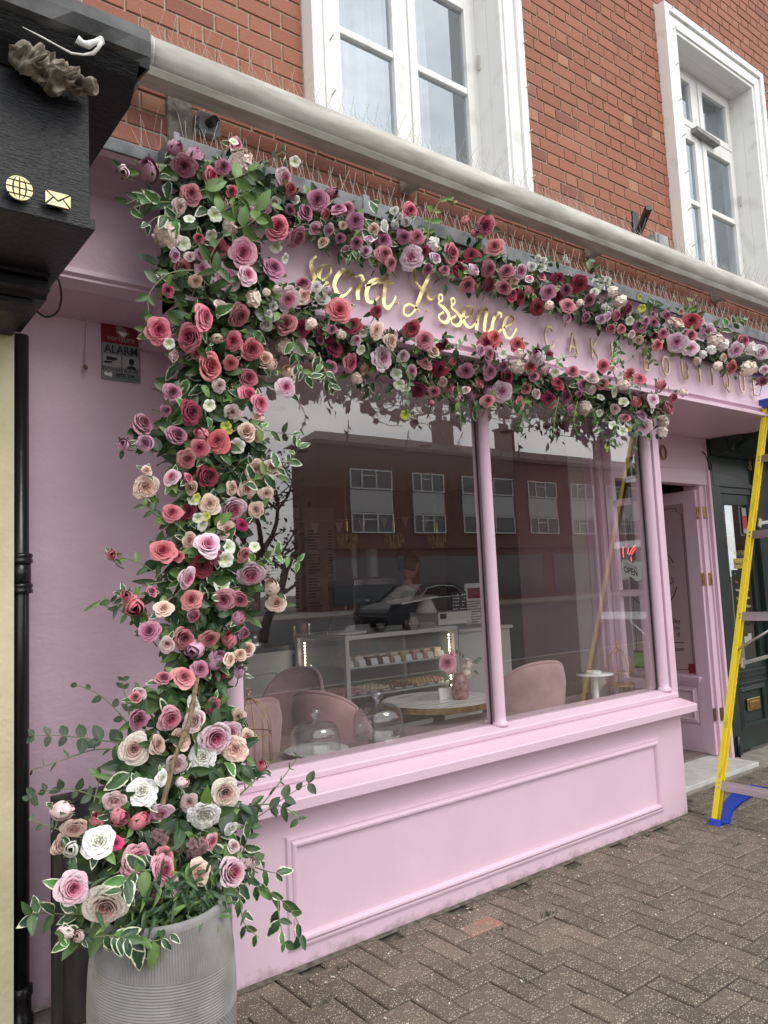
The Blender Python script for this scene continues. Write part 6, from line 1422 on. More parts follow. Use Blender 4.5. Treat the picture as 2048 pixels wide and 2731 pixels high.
def calyx():
    mb = MB(); mb.lathe([(0,-.45),(.05,-.42),(.07,-.15),(.22,-.08),(.30,.05)], (0,0,0), 12)
    for k in range(5):
        a = 2*math.pi*k/5; u_ = Vector((math.cos(a), math.sin(a), 0)); s_ = Vector((-math.sin(a), math.cos(a), 0))
        mb.add([u_*.26-s_*.10+Vector((0,0,-.05)), u_*.26+s_*.10+Vector((0,0,-.05)), u_*.50+s_*.08+Vector((0,0,.25)), u_*.50-s_*.08+Vector((0,0,.25)), u_*.58+Vector((0,0,.60))], [(0,1,2,3),(3,2,4)])
    return mb.mesh('calyx', calyx_m, True)
CALYX = calyx()
stem_m = mat('artificial_stem', (.16,.20,.08), .7); stem_b = mat('brown_stem', (.09,.06,.04), .8)
# small five-petalled blossoms and clusters
def floret(mb, pt, c, nrm, r, n=4, cup=.25, twist=0, trumpet=0, pv=.8):
    nrm = Vector(nrm).normalized(); a_ = nrm.orthogonal().normalized(); b_ = nrm.cross(a_); c = Vector(c)
    for k in range(n):
        t = 2*math.pi*k/n+twist; U = a_*math.cos(t)+b_*math.sin(t); S_ = nrm.cross(U)
        b0 = len(mb.v)
        for (x, w_, h, q) in ((.0,.10,-.3*trumpet,.1),(.35,.42,.05-.12*trumpet,.5),(.72,.52,cup*.7,.85),(1.0,.22,cup*(1-.8*trumpet),1)):
            for s_ in (-1, 0, 1): mb.v.append(tuple(c+U*(r*x)+S_*(r*w_*s_)+nrm*(r*(h+(.06 if s_ == 0 else 0))))); pt.append(q*pv)
        for i in range(3):
            for j in range(2): mb.f.append((b0+i*3+j, b0+i*3+j+1, b0+(i+1)*3+j+1, b0+(i+1)*3+j)); mb.m.append(0); mb.tones.append(0)
def cluster(seed, n=20, r=.40, petals=4):
    rr = random.Random(seed); mb = MB(); pt = []
    for i in range(n):
        z = 1-1.25*(i+.5)/n; a = i*2.4; q = math.sqrt(max(0,1-z*z)); d = Vector((q*math.cos(a), q*math.sin(a), z)); floret(mb, pt, d*(.68+rr.uniform(-.08,.1)), d+Vector((rr.gauss(0,.2),)*3), r*rr.uniform(.85,1.2), petals, .08, rr.uniform(0,2))
    return finish(mb, pt, 'blossom_cluster')
CL = [cluster(s) for s in range(3)]
def star(seed): mb = MB(); pt = []; floret(mb, pt, (0,0,0), (0,0,1), 1.0, 5, .32, 0, .8); return finish(mb, pt, 'white_blossom')
STAR = [star(0)]
white_star = petal_mat('white_blossom_petals', (.86,.88,.83), (.40,.50,.16)); yel = petal_mat('yellow_green_petals', (.62,.66,.12), (.40,.50,.05))
hyd = petal_mat('blush_hydrangea_petals', (.92,.76,.72), (.88,.74,.56)); hydw = petal_mat('white_hydrangea_petals', (.90,.88,.88), (.85,.80,.68)); brown_f = petal_mat('dried_blossom', (.24,.14,.14), (.10,.05,.05))
# ---- leaves
def leaf_grid(aspect=.52, tip=1.0, curve=.22, fold=.18, wav=0, seed=0):
    rr = random.Random(seed); nu, nv = 5, 7; V = []; ed = []
    for j in range(nv):
        v = j/(nv-1); wd = aspect*.5*(math.sin(math.pi*min(1, v**.85))**.75 if 0 < v < 1 else 0)*(1-.25*v*tip)+.004
        for k in range(nu):
            u_ = k/(nu-1)*2-1
            z = -curve*v*v+fold*abs(u_)*wd*1.5+wav*math.sin(v*9+u_*3+seed)*.03*abs(u_)
            V.append((u_*wd, v, z)); ed.append(max(abs(u_), abs(v-.5)*1.9 if v > .5 else 0))
    F = [(j*nu+k, j*nu+k+1, (j+1)*nu+k+1, (j+1)*nu+k) for j in range(nv-1) for k in range(nu-1)]
    return V, F, ed
LG = {'g': [leaf_grid(.50, 1, .20, .22, 0, s) for s in range(2)]+[leaf_grid(.58, .8, .32, .15, .5, 3)], 'v': [leaf_grid(.56, 1.2, .26, .20, 1.6, s) for s in range(3)], 'e': [leaf_grid(.66, .4, .12, .16, 0, s) for s in range(2)], 'n': [leaf_grid(.26, 1.2, .3, .25, 0, s) for s in range(2)]}
def leaf_mat(name, stops, varieg=False, rough=.42):
    m = mat(name, stops[0], rough, 0, .45); t = m.node_tree; b = t.nodes['Principled BSDF']; l = t.links.new
    a = N(t, 'ShaderNodeAttribute', attribute_name='tone'); tc = N(t, 'ShaderNodeNewGeometry'); n = N(t, 'ShaderNodeTexNoise'); n.inputs['Scale'].default_value = 40; n.inputs['Detail'].default_value = 4; l(tc.outputs['Position'], n.inputs['Vector'])
    ad = N(t, 'ShaderNodeMath', operation='MULTIPLY_ADD'); l(n.outputs[0], ad.inputs[0]); ad.inputs[1].default_value = .25; l(a.outputs['Fac'], ad.inputs[2])
    r = N(t, 'ShaderNodeValToRGB'); e = r.color_ramp.elements; e[0].position = .15; e[0].color = (*stops[0],1); e[1].position = 1.05 if False else 1; e[1].color = (*stops[2],1); q = e.new(.6); q.color = (*stops[1],1)
    l(ad.outputs[0], r.inputs[0]); last = r.outputs[0]
    ea = N(t, 'ShaderNodeAttribute', attribute_name='edge')
    vein = N(t, 'ShaderNodeMath', operation='LESS_THAN'); l(ea.outputs['Fac'], vein.inputs[0]); vein.inputs[1].default_value = .10
    mv = N(t, 'ShaderNodeMix', data_type='RGBA'); vm = N(t, 'ShaderNodeMath', operation='MULTIPLY'); l(vein.outputs[0], vm.inputs[0]); vm.inputs[1].default_value = .45; l(vm.outputs[0], mv.inputs['Factor']); l(last, mv.inputs['A']); mv.inputs['B'].default_value = (.13,.20,.08,1); last = mv.outputs['Result']
    if varieg:
        nn = N(t, 'ShaderNodeTexNoise'); nn.inputs['Scale'].default_value = 60; nn.inputs['Detail'].default_value = 4; l(tc.outputs['Position'], nn.inputs['Vector'])
        s_ = N(t, 'ShaderNodeMath', operation='MULTIPLY_ADD'); l(nn.outputs[0], s_.inputs[0]); s_.inputs[1].default_value = .95; l(ea.outputs['Fac'], s_.inputs[2])
        mr = N(t, 'ShaderNodeMapRange'); l(s_.outputs[0], mr.inputs[0]); mr.inputs['From Min'].default_value = 1.22; mr.inputs['From Max'].default_value = 1.29
        mx = N(t, 'ShaderNodeMix', data_type='RGBA'); l(mr.outputs[0], mx.inputs['Factor']); l(last, mx.inputs['A']); mx.inputs['B'].default_value = (.66,.70,.50,1); last = mx.outputs['Result']
    l(last, b.inputs['Base Color']); return m
LM = {'g': leaf_mat('green_leaf', [(.022,.055,.022), (.048,.105,.034), (.13,.23,.055)]), 'v': leaf_mat('variegated_leaf', [(.018,.055,.028), (.034,.088,.038), (.09,.26,.06)], True), 'e': leaf_mat('eucalyptus_leaf', [(.028,.050,.032), (.050,.080,.050), (.09,.13,.075)], False, .55)}
LM['n'] = LM['g']
def leaf_mesh(V, F, ed, tone, m):
    me = bpy.data.meshes.new('leaf'); me.from_pydata(V, [], F); me.materials.append(m); me.polygons.foreach_set('use_smooth', [True]*len(F))
    a = me.attributes.new('tone', 'FLOAT', 'POINT'); a.data.foreach_set('value', [tone]*len(V)); a = me.attributes.new('edge', 'FLOAT', 'POINT'); a.data.foreach_set('value', ed); return me
TONES = (.1, .3, .5, .75, .95)
LEAF = {k: [[leaf_mesh(*g_, t_, LM[k]) for t_ in TONES] for g_ in gs_] for k, gs_ in LG.items()}
class Arr:   # one arrangement: collects placed flowers and leaves under one thing
    def __init__(s, root): s.root = root; s.inv = Matrix.Translation(-Vector(root.location)); s.leaves = []; s.stems = MB(); s.n = 0
    def put(s, me, M, m, name, label=None):
        o = bpy.data.objects.new(name, me); COL.objects.link(o); o.parent = s.root; o.matrix_parent_inverse = s.inv; o.matrix_basis = M
        if m is not None:
            o.material_slots[0].link = 'OBJECT'; o.material_slots[0].material = m
        if label: o['label'] = label
        return o
    def leaf(s, kind, P_, dirv, nrm, size, tone=None):
        s.leaves.append((kind, Vector(P_), Vector(dirv).normalized(), Vector(nrm).normalized(), size, tone))
    def flush(s, cap):
        big = sorted(range(len(s.leaves)), key=lambda i: -s.leaves[i][4]*(3 if s.leaves[i][5] is not None else 1)+.0*i)
        singles = set(big[:cap]); data = {}
        for i, (kd, p, d, n_, sz, tn) in enumerate(s.leaves):
            x = d.cross(n_).normalized(); z = x.cross(d).normalized(); M = Matrix(((x.x*sz,d.x*sz,z.x*sz,p.x),(x.y*sz,d.y*sz,z.y*sz,p.y),(x.z*sz,d.z*sz,z.z*sz,p.z),(0,0,0,1)))
            gi_ = random.randrange(len(LG[kd])); ti = random.choices(range(5), (30,26,22,14,8))[0] if tn is None else min(range(5), key=lambda q: abs(TONES[q]-tn))
            if i in singles: s.put(LEAF[kd][gi_][ti], M, None, 'leaf')
            else: data.setdefault(LM[kd].name, []).append((kd, gi_, ti, M))
        for mn, items in data.items():
            Vs = []; Fs = []; tn_ = []; ed_ = []; off = 0
            for kd, gi_, ti, M in items:
                V, F, e_ = LG[kd][gi_]; A = np.array([[*r_] for r_ in M]); P_ = np.array(V) @ A[:3,:3].T + A[:3,3]; Vs.append(P_); Fs.append(np.array(F)+off); tn_.append(np.full(len(V), TONES[ti]+random.uniform(-.06,.06))); ed_.append(e_); off += len(V)
            Vs = np.concatenate(Vs); Fs = np.concatenate(Fs); me = bpy.data.meshes.new('foliage'); me.vertices.add(len(Vs)); me.vertices.foreach_set('co', Vs.ravel())
            me.loops.add(Fs.size); me.loops.foreach_set('vertex_index', Fs.ravel()); me.polygons.add(len(Fs)); me.polygons.foreach_set('loop_start', np.arange(len(Fs))*4); me.polygons.foreach_set('use_smooth', [True]*len(Fs)); me.update(calc_edges=True)
            a = me.attributes.new('tone', 'FLOAT', 'POINT'); a.data.foreach_set('value', np.concatenate(tn_)); a = me.attributes.new('edge', 'FLOAT', 'POINT'); a.data.foreach_set('value', np.concatenate(ed_))
            me.materials.append(LM[items[0][0]]); o = link('foliage', me, s.root); o['kind'] = 'stuff'
        if s.stems.v: s.stems.build('stems', stem_m, s.root, smooth=True, kind='stuff')
def towards(p): return (EYE-Vector(p)).normalized()
top_t = thing('upper_flower_garland', 'garland of artificial roses running along the top of the pink sign board to the right', 'flower garland', (2.8, 2.45, 3.0))
low_t = thing('lower_flower_garland', 'garland of artificial roses under the gold script, across the top of the window', 'flower garland', (2.6, 2.45, 2.5))
pil_t = thing('flower_pillar', 'tall climbing column of artificial roses and leaves on the left corner of the shop', 'flower column', (1.3, 2.6, 1.5))
pot_t = thing('planter_arrangement', 'loose arrangement of white, blush and pink roses spilling out of the grey planter', 'flower arrangement', (.9, 2.35, .6))
TOP, LOW, PIL, POT = Arr(top_t), Arr(low_t), Arr(pil_t), Arr(pot_t)
def depth_of(arr, x, y):
    if arr is TOP: return 2.49
    if arr is LOW:
        s_ = W(x, y, 1).z-1.5; return 2.50+.16*min(1, max(0, (.425-s_)/.05))
    if arr is PIL:
        t = min(1, max(0, (y-500)/1500)); base = 2.50+.10*math.sin(t*math.pi)-.10*t
        return base
    t = min(1, max(0, (y-1850)/500)); return 2.46-.22*t
OCC = []
def flower(arr, x, y, d, code, jit=True):
    base = depth_of(arr, x, y)
    small = d < 38
    Y_ = base-random.uniform(.035, .10)+(.03 if code in 'DE' else 0)
    P_ = W(x, y, Y_); dep = proj(P_)[2]; rad = d/2*dep/FOC
    OCC.append((x, y, d*.5))
    n_ = (towards(P_)*.62+Vector((random.gauss(0,.40), -.42, random.gauss(.02,.36)))).normalized()
    kind = code[0]; suffix = code[1:] if len(code) > 1 else ''
    if kind in 'hwyzb':     # clusters and blossoms
        if kind == 'h': me, m, nm, lb_, k = random.choice(CL), hyd, 'hydrangea_cluster', 'blush hydrangea cluster', 1.0
        elif kind == 'w': me, m, nm, lb_, k = random.choice(CL), hydw, 'hydrangea_cluster', 'white hydrangea cluster', 1.0
        elif kind == 'y': me, m, nm, lb_, k = STAR[0], yel, 'small_blossom', 'yellow green blossom', 1.0
        elif kind == 'b': me, m, nm, lb_, k = random.choice(CL), brown_f, 'dried_sprig', 'dried brown blossom sprig', 1.0
        else: me, m, nm, lb_, k = STAR[0], white_star, 'small_blossom', 'white trumpet blossom', 1.0
        s_ = rad*k
    else:
        m, lb_ = PM[kind]
        if suffix == 'b': me, nm, s_ = random.choice(BUD), 'rosebud', rad/.48; n_ = (n_+Vector((random.gauss(0,.5), -.1, random.uniform(-.2,.8)))).normalized(); lb_ = lb_.replace('rosebud', 'rose').replace('rose', 'rosebud')
        elif suffix == 'o': me, nm, s_ = random.choice(OPEN), 'rose', rad/1.12
        elif suffix == 'c': me, nm, s_ = random.choice(CAB), 'rose', rad/.95
        elif small or random.random() < .26: me, nm, s_ = random.choice(HALF), 'rose', rad/.76
        else: me, nm, s_ = random.choice(ROSE), 'rose', rad/.90
    q = n_.to_track_quat('Z', 'Y').to_matrix().to_4x4(); M = Matrix.Translation(P_-n_*s_*.28) @ q @ Matrix.Rotation(random.uniform(0,6.28), 4, 'Z') @ Matrix.Diagonal((s_*random.uniform(.93,1.04), s_*random.uniform(.93,1.04), s_*random.uniform(.9,1.1), 1))
    o = arr.put(me, M, m, nm, lb_)
    if nm == 'rosebud':
        c = bpy.data.objects.new('calyx', CALYX); COL.objects.link(c); c.parent = o
    if kind not in 'hwyzb':    # stem back into the mass
        b = P_-n_*s_*.3; e_ = W(x+(560-x)*.12 if arr is PIL else x+random.uniform(-20,20), y+random.uniform(5,45), base+.09); arr.stems.tube([b, (b+e_)/2+Vector((0,0,-.01)), e_], .0022, 5, caps=False)
        for k in range(3):
            a = random.uniform(0, 6.28); ax = n_.orthogonal().normalized(); v = (Matrix.Rotation(a, 3, n_) @ ax); arr.leaf('g' if random.random() < .7 else 'v', P_-n_*s_*.55+v*s_*.35, v+n_*.15, n_+v*random.uniform(-.3,.2), rad*random.uniform(.9,1.35)+.008)
def crop(arr, ox, oy, k, data):
    for it in data.split(';'):
        it = it.strip()
        if not it: continue
        x, y, d, c = it.split(','); flower(arr, ox+float(x)*k, oy+float(y)*k, float(d)*k, c.strip())
A_ = (0, 300, .5425); B_ = (700, 500, .4822); C_ = (0, 1100, .5425); D_ = (0, 1850, .5425); E_ = (1350, 650, .4207)
crop(PIL, *A_, "868,168,72,Vb;725,268,105,Vb;957,210,95,Vb;905,262,115,M;605,292,66,Sb;1163,160,84,Q;1190,240,150,h;940,400,105,T;1187,360,52,Hb;820,600,150,h;1040,610,76,z;1060,500,84,z;900,640,80,z;930,520,60,z;1195,690,145,Q;1110,815,150,P;1215,800,110,P;1070,680,112,E;1345,765,125,M;825,875,66,K;770,820,44,Sb;1005,1010,130,K;780,1070,130,K;935,1105,145,K;1175,1000,120,T;1075,1110,52,Hb;1020,1205,62,K;1030,1250,140,K;940,1475,122,D;815,1465,64,M;700,1530,116,M;870,1590,118,M;605,1630,66,Vb;715,1625,92,V;1070,1615,135,Ec;980,1650,92,K;1030,1440,66,z;1235,1165,112,K;1300,1215,95,H;1345,1235,48,Hb;1220,1305,98,K;1220,1390,125,K;1280,1430,98,K;1265,1500,64,H;1210,1570,98,H;1275,1590,64,H;1110,1540,55,y;1125,1565,40,y;1240,910,100,h")
crop(PIL, *A_, "1397,325,104,P;1430,375,62,K;1560,430,104,M;1500,490,98,M;1425,480,58,M;1365,565,122,K;1462,615,110,M;1600,500,64,T;1490,845,95,M;1415,920,116,P;1495,900,84,H;1405,1038,108,T;1280,1000,48,W;1320,990,48,W;1350,1005,48,W;1310,1045,68,W;1345,950,48,W;1415,1275,80,Hb;1405,1350,106,Pc;1560,860,60,W;1590,920,70,W;1450,430,56,W;1350,440,60,W;1405,720,60,z;1355,660,66,z;1450,240,60,z;1150,140,50,z;1100,440,60,Hb")
crop(TOP, *B_, "420,120,92,M;470,120,88,M;515,185,98,M;520,235,68,M;730,130,52,W;675,210,74,W;738,205,68,W;795,190,58,W;760,160,42,W;805,155,44,W;815,130,98,K;668,290,92,M;675,370,110,T;780,275,84,M;855,275,84,T;820,385,150,Lo;710,420,84,T;945,315,90,w;895,355,64,D;1128,175,48,Kb;1230,215,115,K;1282,330,110,T;1045,365,115,K;1155,375,98,D;1090,455,98,D;1250,450,98,T;1350,465,94,T;1135,540,94,T;1250,540,94,D;1335,555,88,T;1380,590,84,D;1425,605,84,D;1490,440,58,W;1525,395,44,W;1545,440,58,W;1555,400,40,W;1540,490,58,T;1580,580,84,M;1630,510,84,D;1635,600,64,D;1520,665,88,D;1180,250,50,Tb;390,30,70,Mb;160,40,60,Mb")
crop(TOP, *E_, "390,395,98,T;460,260,115,D;525,360,84,M;505,465,70,M;470,375,64,h;565,240,48,W;610,225,48,W;640,235,58,W;603,270,64,W;558,305,54,W;680,300,84,h;730,370,92,h;630,400,64,W;650,430,60,W;700,455,70,K;600,480,74,L;765,410,84,D;640,460,64,L;850,520,94,M;885,490,54,M;935,500,64,M;1015,455,64,M;930,445,40,M;1088,495,96,H;1175,490,110,E;1040,500,50,S;1230,490,56,S;1280,560,130,Lo;1080,625,125,L;1170,665,98,L;840,610,64,H;940,590,64,D;1110,430,40,H;1330,610,115,h;1380,640,95,w;1300,670,74,w;1215,740,64,h;1460,680,120,Lo;1505,615,76,K;1560,660,84,w;1620,690,100,L;1540,790,115,h;1640,800,66,L;785,490,60,z;860,410,54,y;850,340,44,y;330,245,80,E")
crop(LOW, *B_, "425,680,135,K;300,550,64,W;335,615,78,W;370,565,58,Lb;497,765,98,D;330,790,58,D;395,880,110,D;490,970,115,K;630,790,98,Hc;710,850,90,H;675,945,155,Lo;630,685,76,E;825,780,100,E;895,845,114,T;945,905,84,H;900,970,90,T;980,1010,90,D;995,870,74,D;1055,960,50,K;1125,1015,90,M;1240,860,114,E;1285,830,84,E;1250,920,90,M;1205,900,64,V;1258,1020,86,M;1410,870,86,E;1325,1130,135,Lo;1350,1050,90,D;1410,990,94,h;1420,920,64,h;1515,925,100,Lb;1575,925,76,K;1500,1045,64,T;860,1120,92,D;1080,1160,84,Vb;1160,1150,50,Mb;1040,1110,44,Kb;1245,1115,50,Vb;940,1195,34,Kb;755,1090,66,z;740,1030,70,z;790,1110,60,z;790,1260,60,y;1330,920,60,z;275,755,80,h;215,780,100,D;120,870,110,h")
crop(LOW, *E_, "615,775,84,K;420,810,84,T;325,885,94,D;490,895,84,M;380,970,90,M;460,955,50,M;500,1040,115,h;270,985,110,D;790,830,110,Eo;850,850,94,Eo;755,890,94,h;985,895,90,K;828,1005,86,K;935,985,90,Lo;930,1020,64,Lo;855,1090,84,V;1035,1040,98,K;1060,975,66,K;1000,1130,96,h;990,1190,84,h;875,1160,120,Lo;755,1105,66,T;735,1185,70,z;680,1150,70,z;1125,945,60,h;745,1000,70,z;725,835,66,z;690,940,76,z;600,970,60,z;640,1285,36,y;780,1175,36,y;675,790,54,H;590,1075,50,z")
crop(PIL, *C_, "920,230,98,T;1258,280,90,J;1335,275,102,H;720,285,58,H;720,370,135,Ho;1020,315,120,D;1140,375,76,H;1220,370,106,H;1310,400,72,H;1030,450,108,H;1143,480,138,P;1258,480,88,H;925,490,88,D;1190,555,66,R;1115,575,100,Jc;930,630,80,H;1020,650,132,P;800,680,122,K;1065,710,94,T;995,760,116,D;1200,700,84,T;920,815,118,P;1230,795,142,P;1335,845,80,Hb;1360,935,94,H;1100,920,116,Q;940,920,106,T;620,900,64,Kb;660,960,106,Kb;745,880,56,T;548,702,56,Kb;1180,920,84,T;735,1075,106,M;905,1110,116,T;1030,1115,96,T;950,1165,108,Vb;1070,1205,98,Vb;1180,1000,66,Mb;1200,1085,66,M;1215,1165,86,H;1180,1190,66,H;1130,1215,78,H;1175,1270,62,Vb;905,1300,118,T;985,1260,86,M;1075,1285,70,D;805,1305,88,T;685,1380,66,S;665,1400,64,T;680,1510,100,M;1045,1445,84,T;1090,845,88,z;1110,725,82,z;950,430,66,z;1000,550,80,z;1250,660,56,z;975,520,60,z;1165,165,80,z;970,420,50,y;1010,510,50,y")
crop(POT, *D_, "955,135,116,S;1170,115,80,H;1060,220,156,P;1215,215,86,H;658,275,148,C;775,250,98,J;1130,190,110,P;1155,275,140,Ho;993,310,150,Wo;1285,350,56,Kb;700,475,160,Wo;1105,490,150,C;930,535,90,S;1040,570,90,H;1005,610,172,Wo;1135,665,72,W;1150,750,66,S;325,575,96,Sb;365,665,126,Jc;300,740,96,J;350,765,78,Wb;485,720,176,Wo;568,735,78,Rc;695,620,84,Kb;667,820,166,Q;805,870,146,Q;810,790,96,T;360,960,158,P;520,1045,198,C;975,885,138,Ho;1140,880,146,P;860,940,96,So;790,975,76,S;1235,825,56,Sb;335,1180,66,Sb;385,1190,60,Sb;780,705,110,b;870,740,110,b;960,760,120,b;690,960,100,b;760,1000,80,b;905,440,60,Sb")
# ---- further blooms filling the gaps, set a little deeper than the ones above
def more(arr, path, n, codes, dmin, dmax):
    k = 0; tries = 0
    while k < n and tries < 9000:
        tries += 1; i = random.randrange(len(path)-1); (x0,y0,w0),(x1,y1,w1) = path[i], path[i+1]; t = random.random(); r_ = random.uniform(-.46,.46); w_ = w0+(w1-w0)*t; L_ = math.hypot(x1-x0, y1-y0)
        x = x0+(x1-x0)*t-(y1-y0)/L_*r_*w_; y = y0+(y1-y0)*t+(x1-x0)/L_*r_*w_; d = random.uniform(dmin, dmax)
        if any(math.hypot(x-a, y-b) < (c+d*.5)*.84 for a, b, c in OCC): continue
        flower(arr, x, y, d, random.choice(codes)); k += 1
more(PIL, [(600,430,160),(570,520,240),(590,620,280),(590,760,270),(560,900,260),(545,1000,230),(550,1150,230),(550,1300,230),(550,1420,210),(540,1550,230),(540,1700,230),(545,1790,170)], 34, ['P','S','H','K','K','T','Q','P','Hc','M','Kb','z','h','S'], 32, 54)
more(TOP, [(760,555,100),(900,615,110),(1000,645,120),(1150,675,110),(1280,715,110),(1400,760,100),(1500,800,100),(1650,848,95),(1780,888,95),(1900,935,95),(2050,978,95)], 32, ['P','S','K','T','L','M','w','h','H'], 24, 42)
more(LOW, [(690,800,120),(760,860,150),(900,920,140),(1030,970,140),(1160,990,130),(1300,1010,130),(1420,1030,120),(1560,1050,120),(1690,1090,140)], 32, ['P','S','K','T','H','Q','z','h','M'], 24, 44)
more(POT, [(560,1890,130),(520,1970,200),(480,2070,260),(430,2160,330),(390,2260,380),(370,2340,330)], 10, ['P','S','W','H','Q','Sb','Wo','Kb'], 40, 76)
# ---- foliage fill along each arrangement
def fill(arr, path, n, mix=(('g',.78),('v',.12),('e',.04),('n',.06)), size=(.034,.062), yo=(0.0,.11), spread=1.0, front=.10):
    segs = []
    for i in range(len(path)-1):
        (x0,y0,w0),(x1,y1,w1) = path[i], path[i+1]; segs.append(math.hypot(x1-x0,y1-y0)*(w0+w1)/2)
    tot = sum(segs)
    for i, s_ in enumerate(segs):
        (x0,y0,w0),(x1,y1,w1) = path[i], path[i+1]; L_ = math.hypot(x1-x0, y1-y0); tx, ty = (x1-x0)/L_, (y1-y0)/L_
        for _ in range(int(n*s_/tot)):
            t = random.random(); w_ = (w0+(w1-w0)*t)/2; r_ = random.gauss(0, .48)
            if abs(r_) > 1.12: r_ = random.uniform(-1, 1)
            w_ *= .80+.34*math.sin((x0+(x1-x0)*t)*.021+(y0+(y1-y0)*t)*.017+(1.7 if r_ > 0 else 0))*.6; x = x0+(x1-x0)*t-ty*r_*w_*spread; y = y0+(y1-y0)*t+tx*r_*w_*spread
            core = 1-min(1, abs(r_)); Yb = depth_of(arr, x, y); fr_ = random.random() < front
            Y_ = Yb+(random.uniform(-.06,.0) if fr_ else random.uniform(yo[0], yo[1])*(.35+.65*core))
            if fr_ and any(abs(x-a) < c*.8 and abs(y-b) < c*.8 for a, b, c in OCC): Y_ = Yb+.03
            P_ = W(x, y, Y_); outw = (rt*(-ty*r_) - up*(tx*r_))
            d = outw*.8+Vector((random.gauss(0,.6), random.gauss(-.25,.4), random.gauss(-.15,.6)))
            n_ = towards(P_)*.5+Vector((random.gauss(0,.5), -.35+random.gauss(0,.3), .35+random.gauss(0,.4)))
            k = random.choices([a for a, _ in mix], [b for _, b in mix])[0]
            dep = proj(P_)[2]; sz = random.uniform(*size)*(1.0 if arr in (PIL, POT) else .92)
            arr.leaf(k, P_, d, n_, sz)
fill(TOP, [(640,480,120),(760,560,120),(900,620,130),(1000,650,140),(1150,675,125),(1280,720,125),(1400,760,115),(1500,800,110),(1650,848,105),(1780,888,100),(1900,935,100),(2060,978,100)], 1500, size=(.036,.062))
fill(LOW, [(660,780,150),(760,850,190),(900,910,190),(1030,965,175),(1160,992,155),(1300,1015,150),(1420,1035,140),(1560,1055,140),(1680,1100,175),(1770,1100,140)], 1500, size=(.036,.062))
fill(PIL, [(580,430,170),(560,520,330),(600,620,330),(600,760,330),(580,900,300),(550,1000,270),(560,1150,290),(560,1300,260),(560,1420,230),(540,1550,250),(540,1700,230),(545,1830,150),(520,1900,170)], 2600, size=(.048,.084))
fill(POT, [(560,1880,200),(520,1960,280),(500,2060,330),(440,2160,400),(400,2260,430),(380,2360,400),(400,2440,330)], 1700, size=(.048,.086))
# tuft of narrow leaves at the rim of the planter
for _ in range(330):
    x = random.gauss(470,75); y = 2400+random.gauss(0,45)+ (470-x)*.18; P_ = W(x, y, random.uniform(2.12,2.26)); POT.leaf('n', P_, Vector((random.gauss(0,.7), -.5, random.gauss(.0,.7))), Vector((random.gauss(0,.4), -.6, .7)), random.uniform(.035,.06))
# ---- hanging and reaching sprays, each drawn as a stem with pairs of leaves
def spray(arr, pts, Y0, Y1, n, kind, size, tone=None, pair=True, droop=0, stem=None, endbud=None, jitter=.42, taper=.4):
    P3 = [W(x, y, Y0+(Y1-Y0)*i/(len(pts)-1)) for i, (x, y) in enumerate(pts)]
    ln = smooth_line([tuple(p) for p in P3], 8); L_ = [Vector(p) for p in ln]
    arr.stems.tube(L_, .0018, 6, rs=[.0026-.0016*i/(len(L_)-1) for i in range(len(L_))]) if stem is None else None
    for k in range(n):
        t = (k+.6)/n; i = min(len(L_)-2, int(t*(len(L_)-1))); p = L_[i].lerp(L_[i+1], t*(len(L_)-1)-i); d = (L_[i+1]-L_[i]).normalized()
        side = towards(p).cross(d).normalized()
        for s_ in ((1, -1) if pair else ((1,) if k % 2 else (-1,))):
            if random.random() < .12: continue
            sz = size*(1.35 if kind == 'v' else 1.12)*(1-taper*t)*random.uniform(.68,1.2); dd = d*.65+side*s_*.9+Vector((0,0,-droop))+Vector([random.gauss(0,jitter) for _ in range(3)]); nn_ = towards(p)*.9+Vector((random.gauss(0,.3),0,.25+random.gauss(0,.25)))
            arr.leaf(kind if kind != 'v' or random.random() < .72 else 'g', p, dd, nn_, sz, TONES[random.choices((0,1,2,3,4),(3,4,4,2,1))[0]] if tone is None else tone)
sp = spray
sp(POT, [(345,1985),(250,1972),(160,1962),(80,1962)], 2.5, 2.62, 6, 'e', .060); sp(POT, [(360,1960),(320,1905),(260,1850),(198,1826)], 2.5, 2.62, 6, 'e', .036, pair=False)
sp(POT, [(350,2000),(250,2000),(160,2030),(78,2056)], 2.5, 2.6, 8, 'n', .05, pair=False); sp(POT, [(350,1930),(330,1840),(325,1810)], 2.5, 2.55, 3, 'e', .032)
sp(POT, [(330,2165),(265,2130),(190,2105),(110,2112),(76,2135)], 2.4, 2.52, 8, 'e', .042); sp(POT, [(250,2140),(262,2090),(264,2065)], 2.4, 2.42, 3, 'g', .05); sp(POT, [(220,2235),(150,2210),(76,2186)], 2.4, 2.5, 5, 'e', .036, pair=False)
sp(POT, [(640,2210),(700,2170),(770,2120),(830,2085)], 2.4, 2.3, 6, 'e', .060, tone=.5); sp(POT, [(650,2200),(720,2120),(765,2060),(800,2010)], 2.42, 2.36, 5, 'n', .034, tone=.3)
sp(POT, [(640,2120),(700,2060),(760,1990)], 2.45, 2.4, 4, 'n', .03); sp(POT, [(650,2150),(720,2145),(770,2160),(800,2190)], 2.4, 2.3, 5, 'g', .055)
sp(POT, [(630,2330),(690,2365),(750,2400),(790,2450),(805,2500)], 2.28, 2.16, 7, 'v', .060, droop=.8); sp(POT, [(620,2340),(640,2400),(650,2460),(690,2500)], 2.26, 2.15, 5, 'v', .055, droop=.9); sp(POT, [(740,2390),(745,2450),(760,2520)], 2.2, 2.12, 5, 'v', .055, droop=.9); sp(POT, [(650,2300),(700,2320),(745,2330)], 2.26, 2.2, 3, 'v', .06, droop=.2)
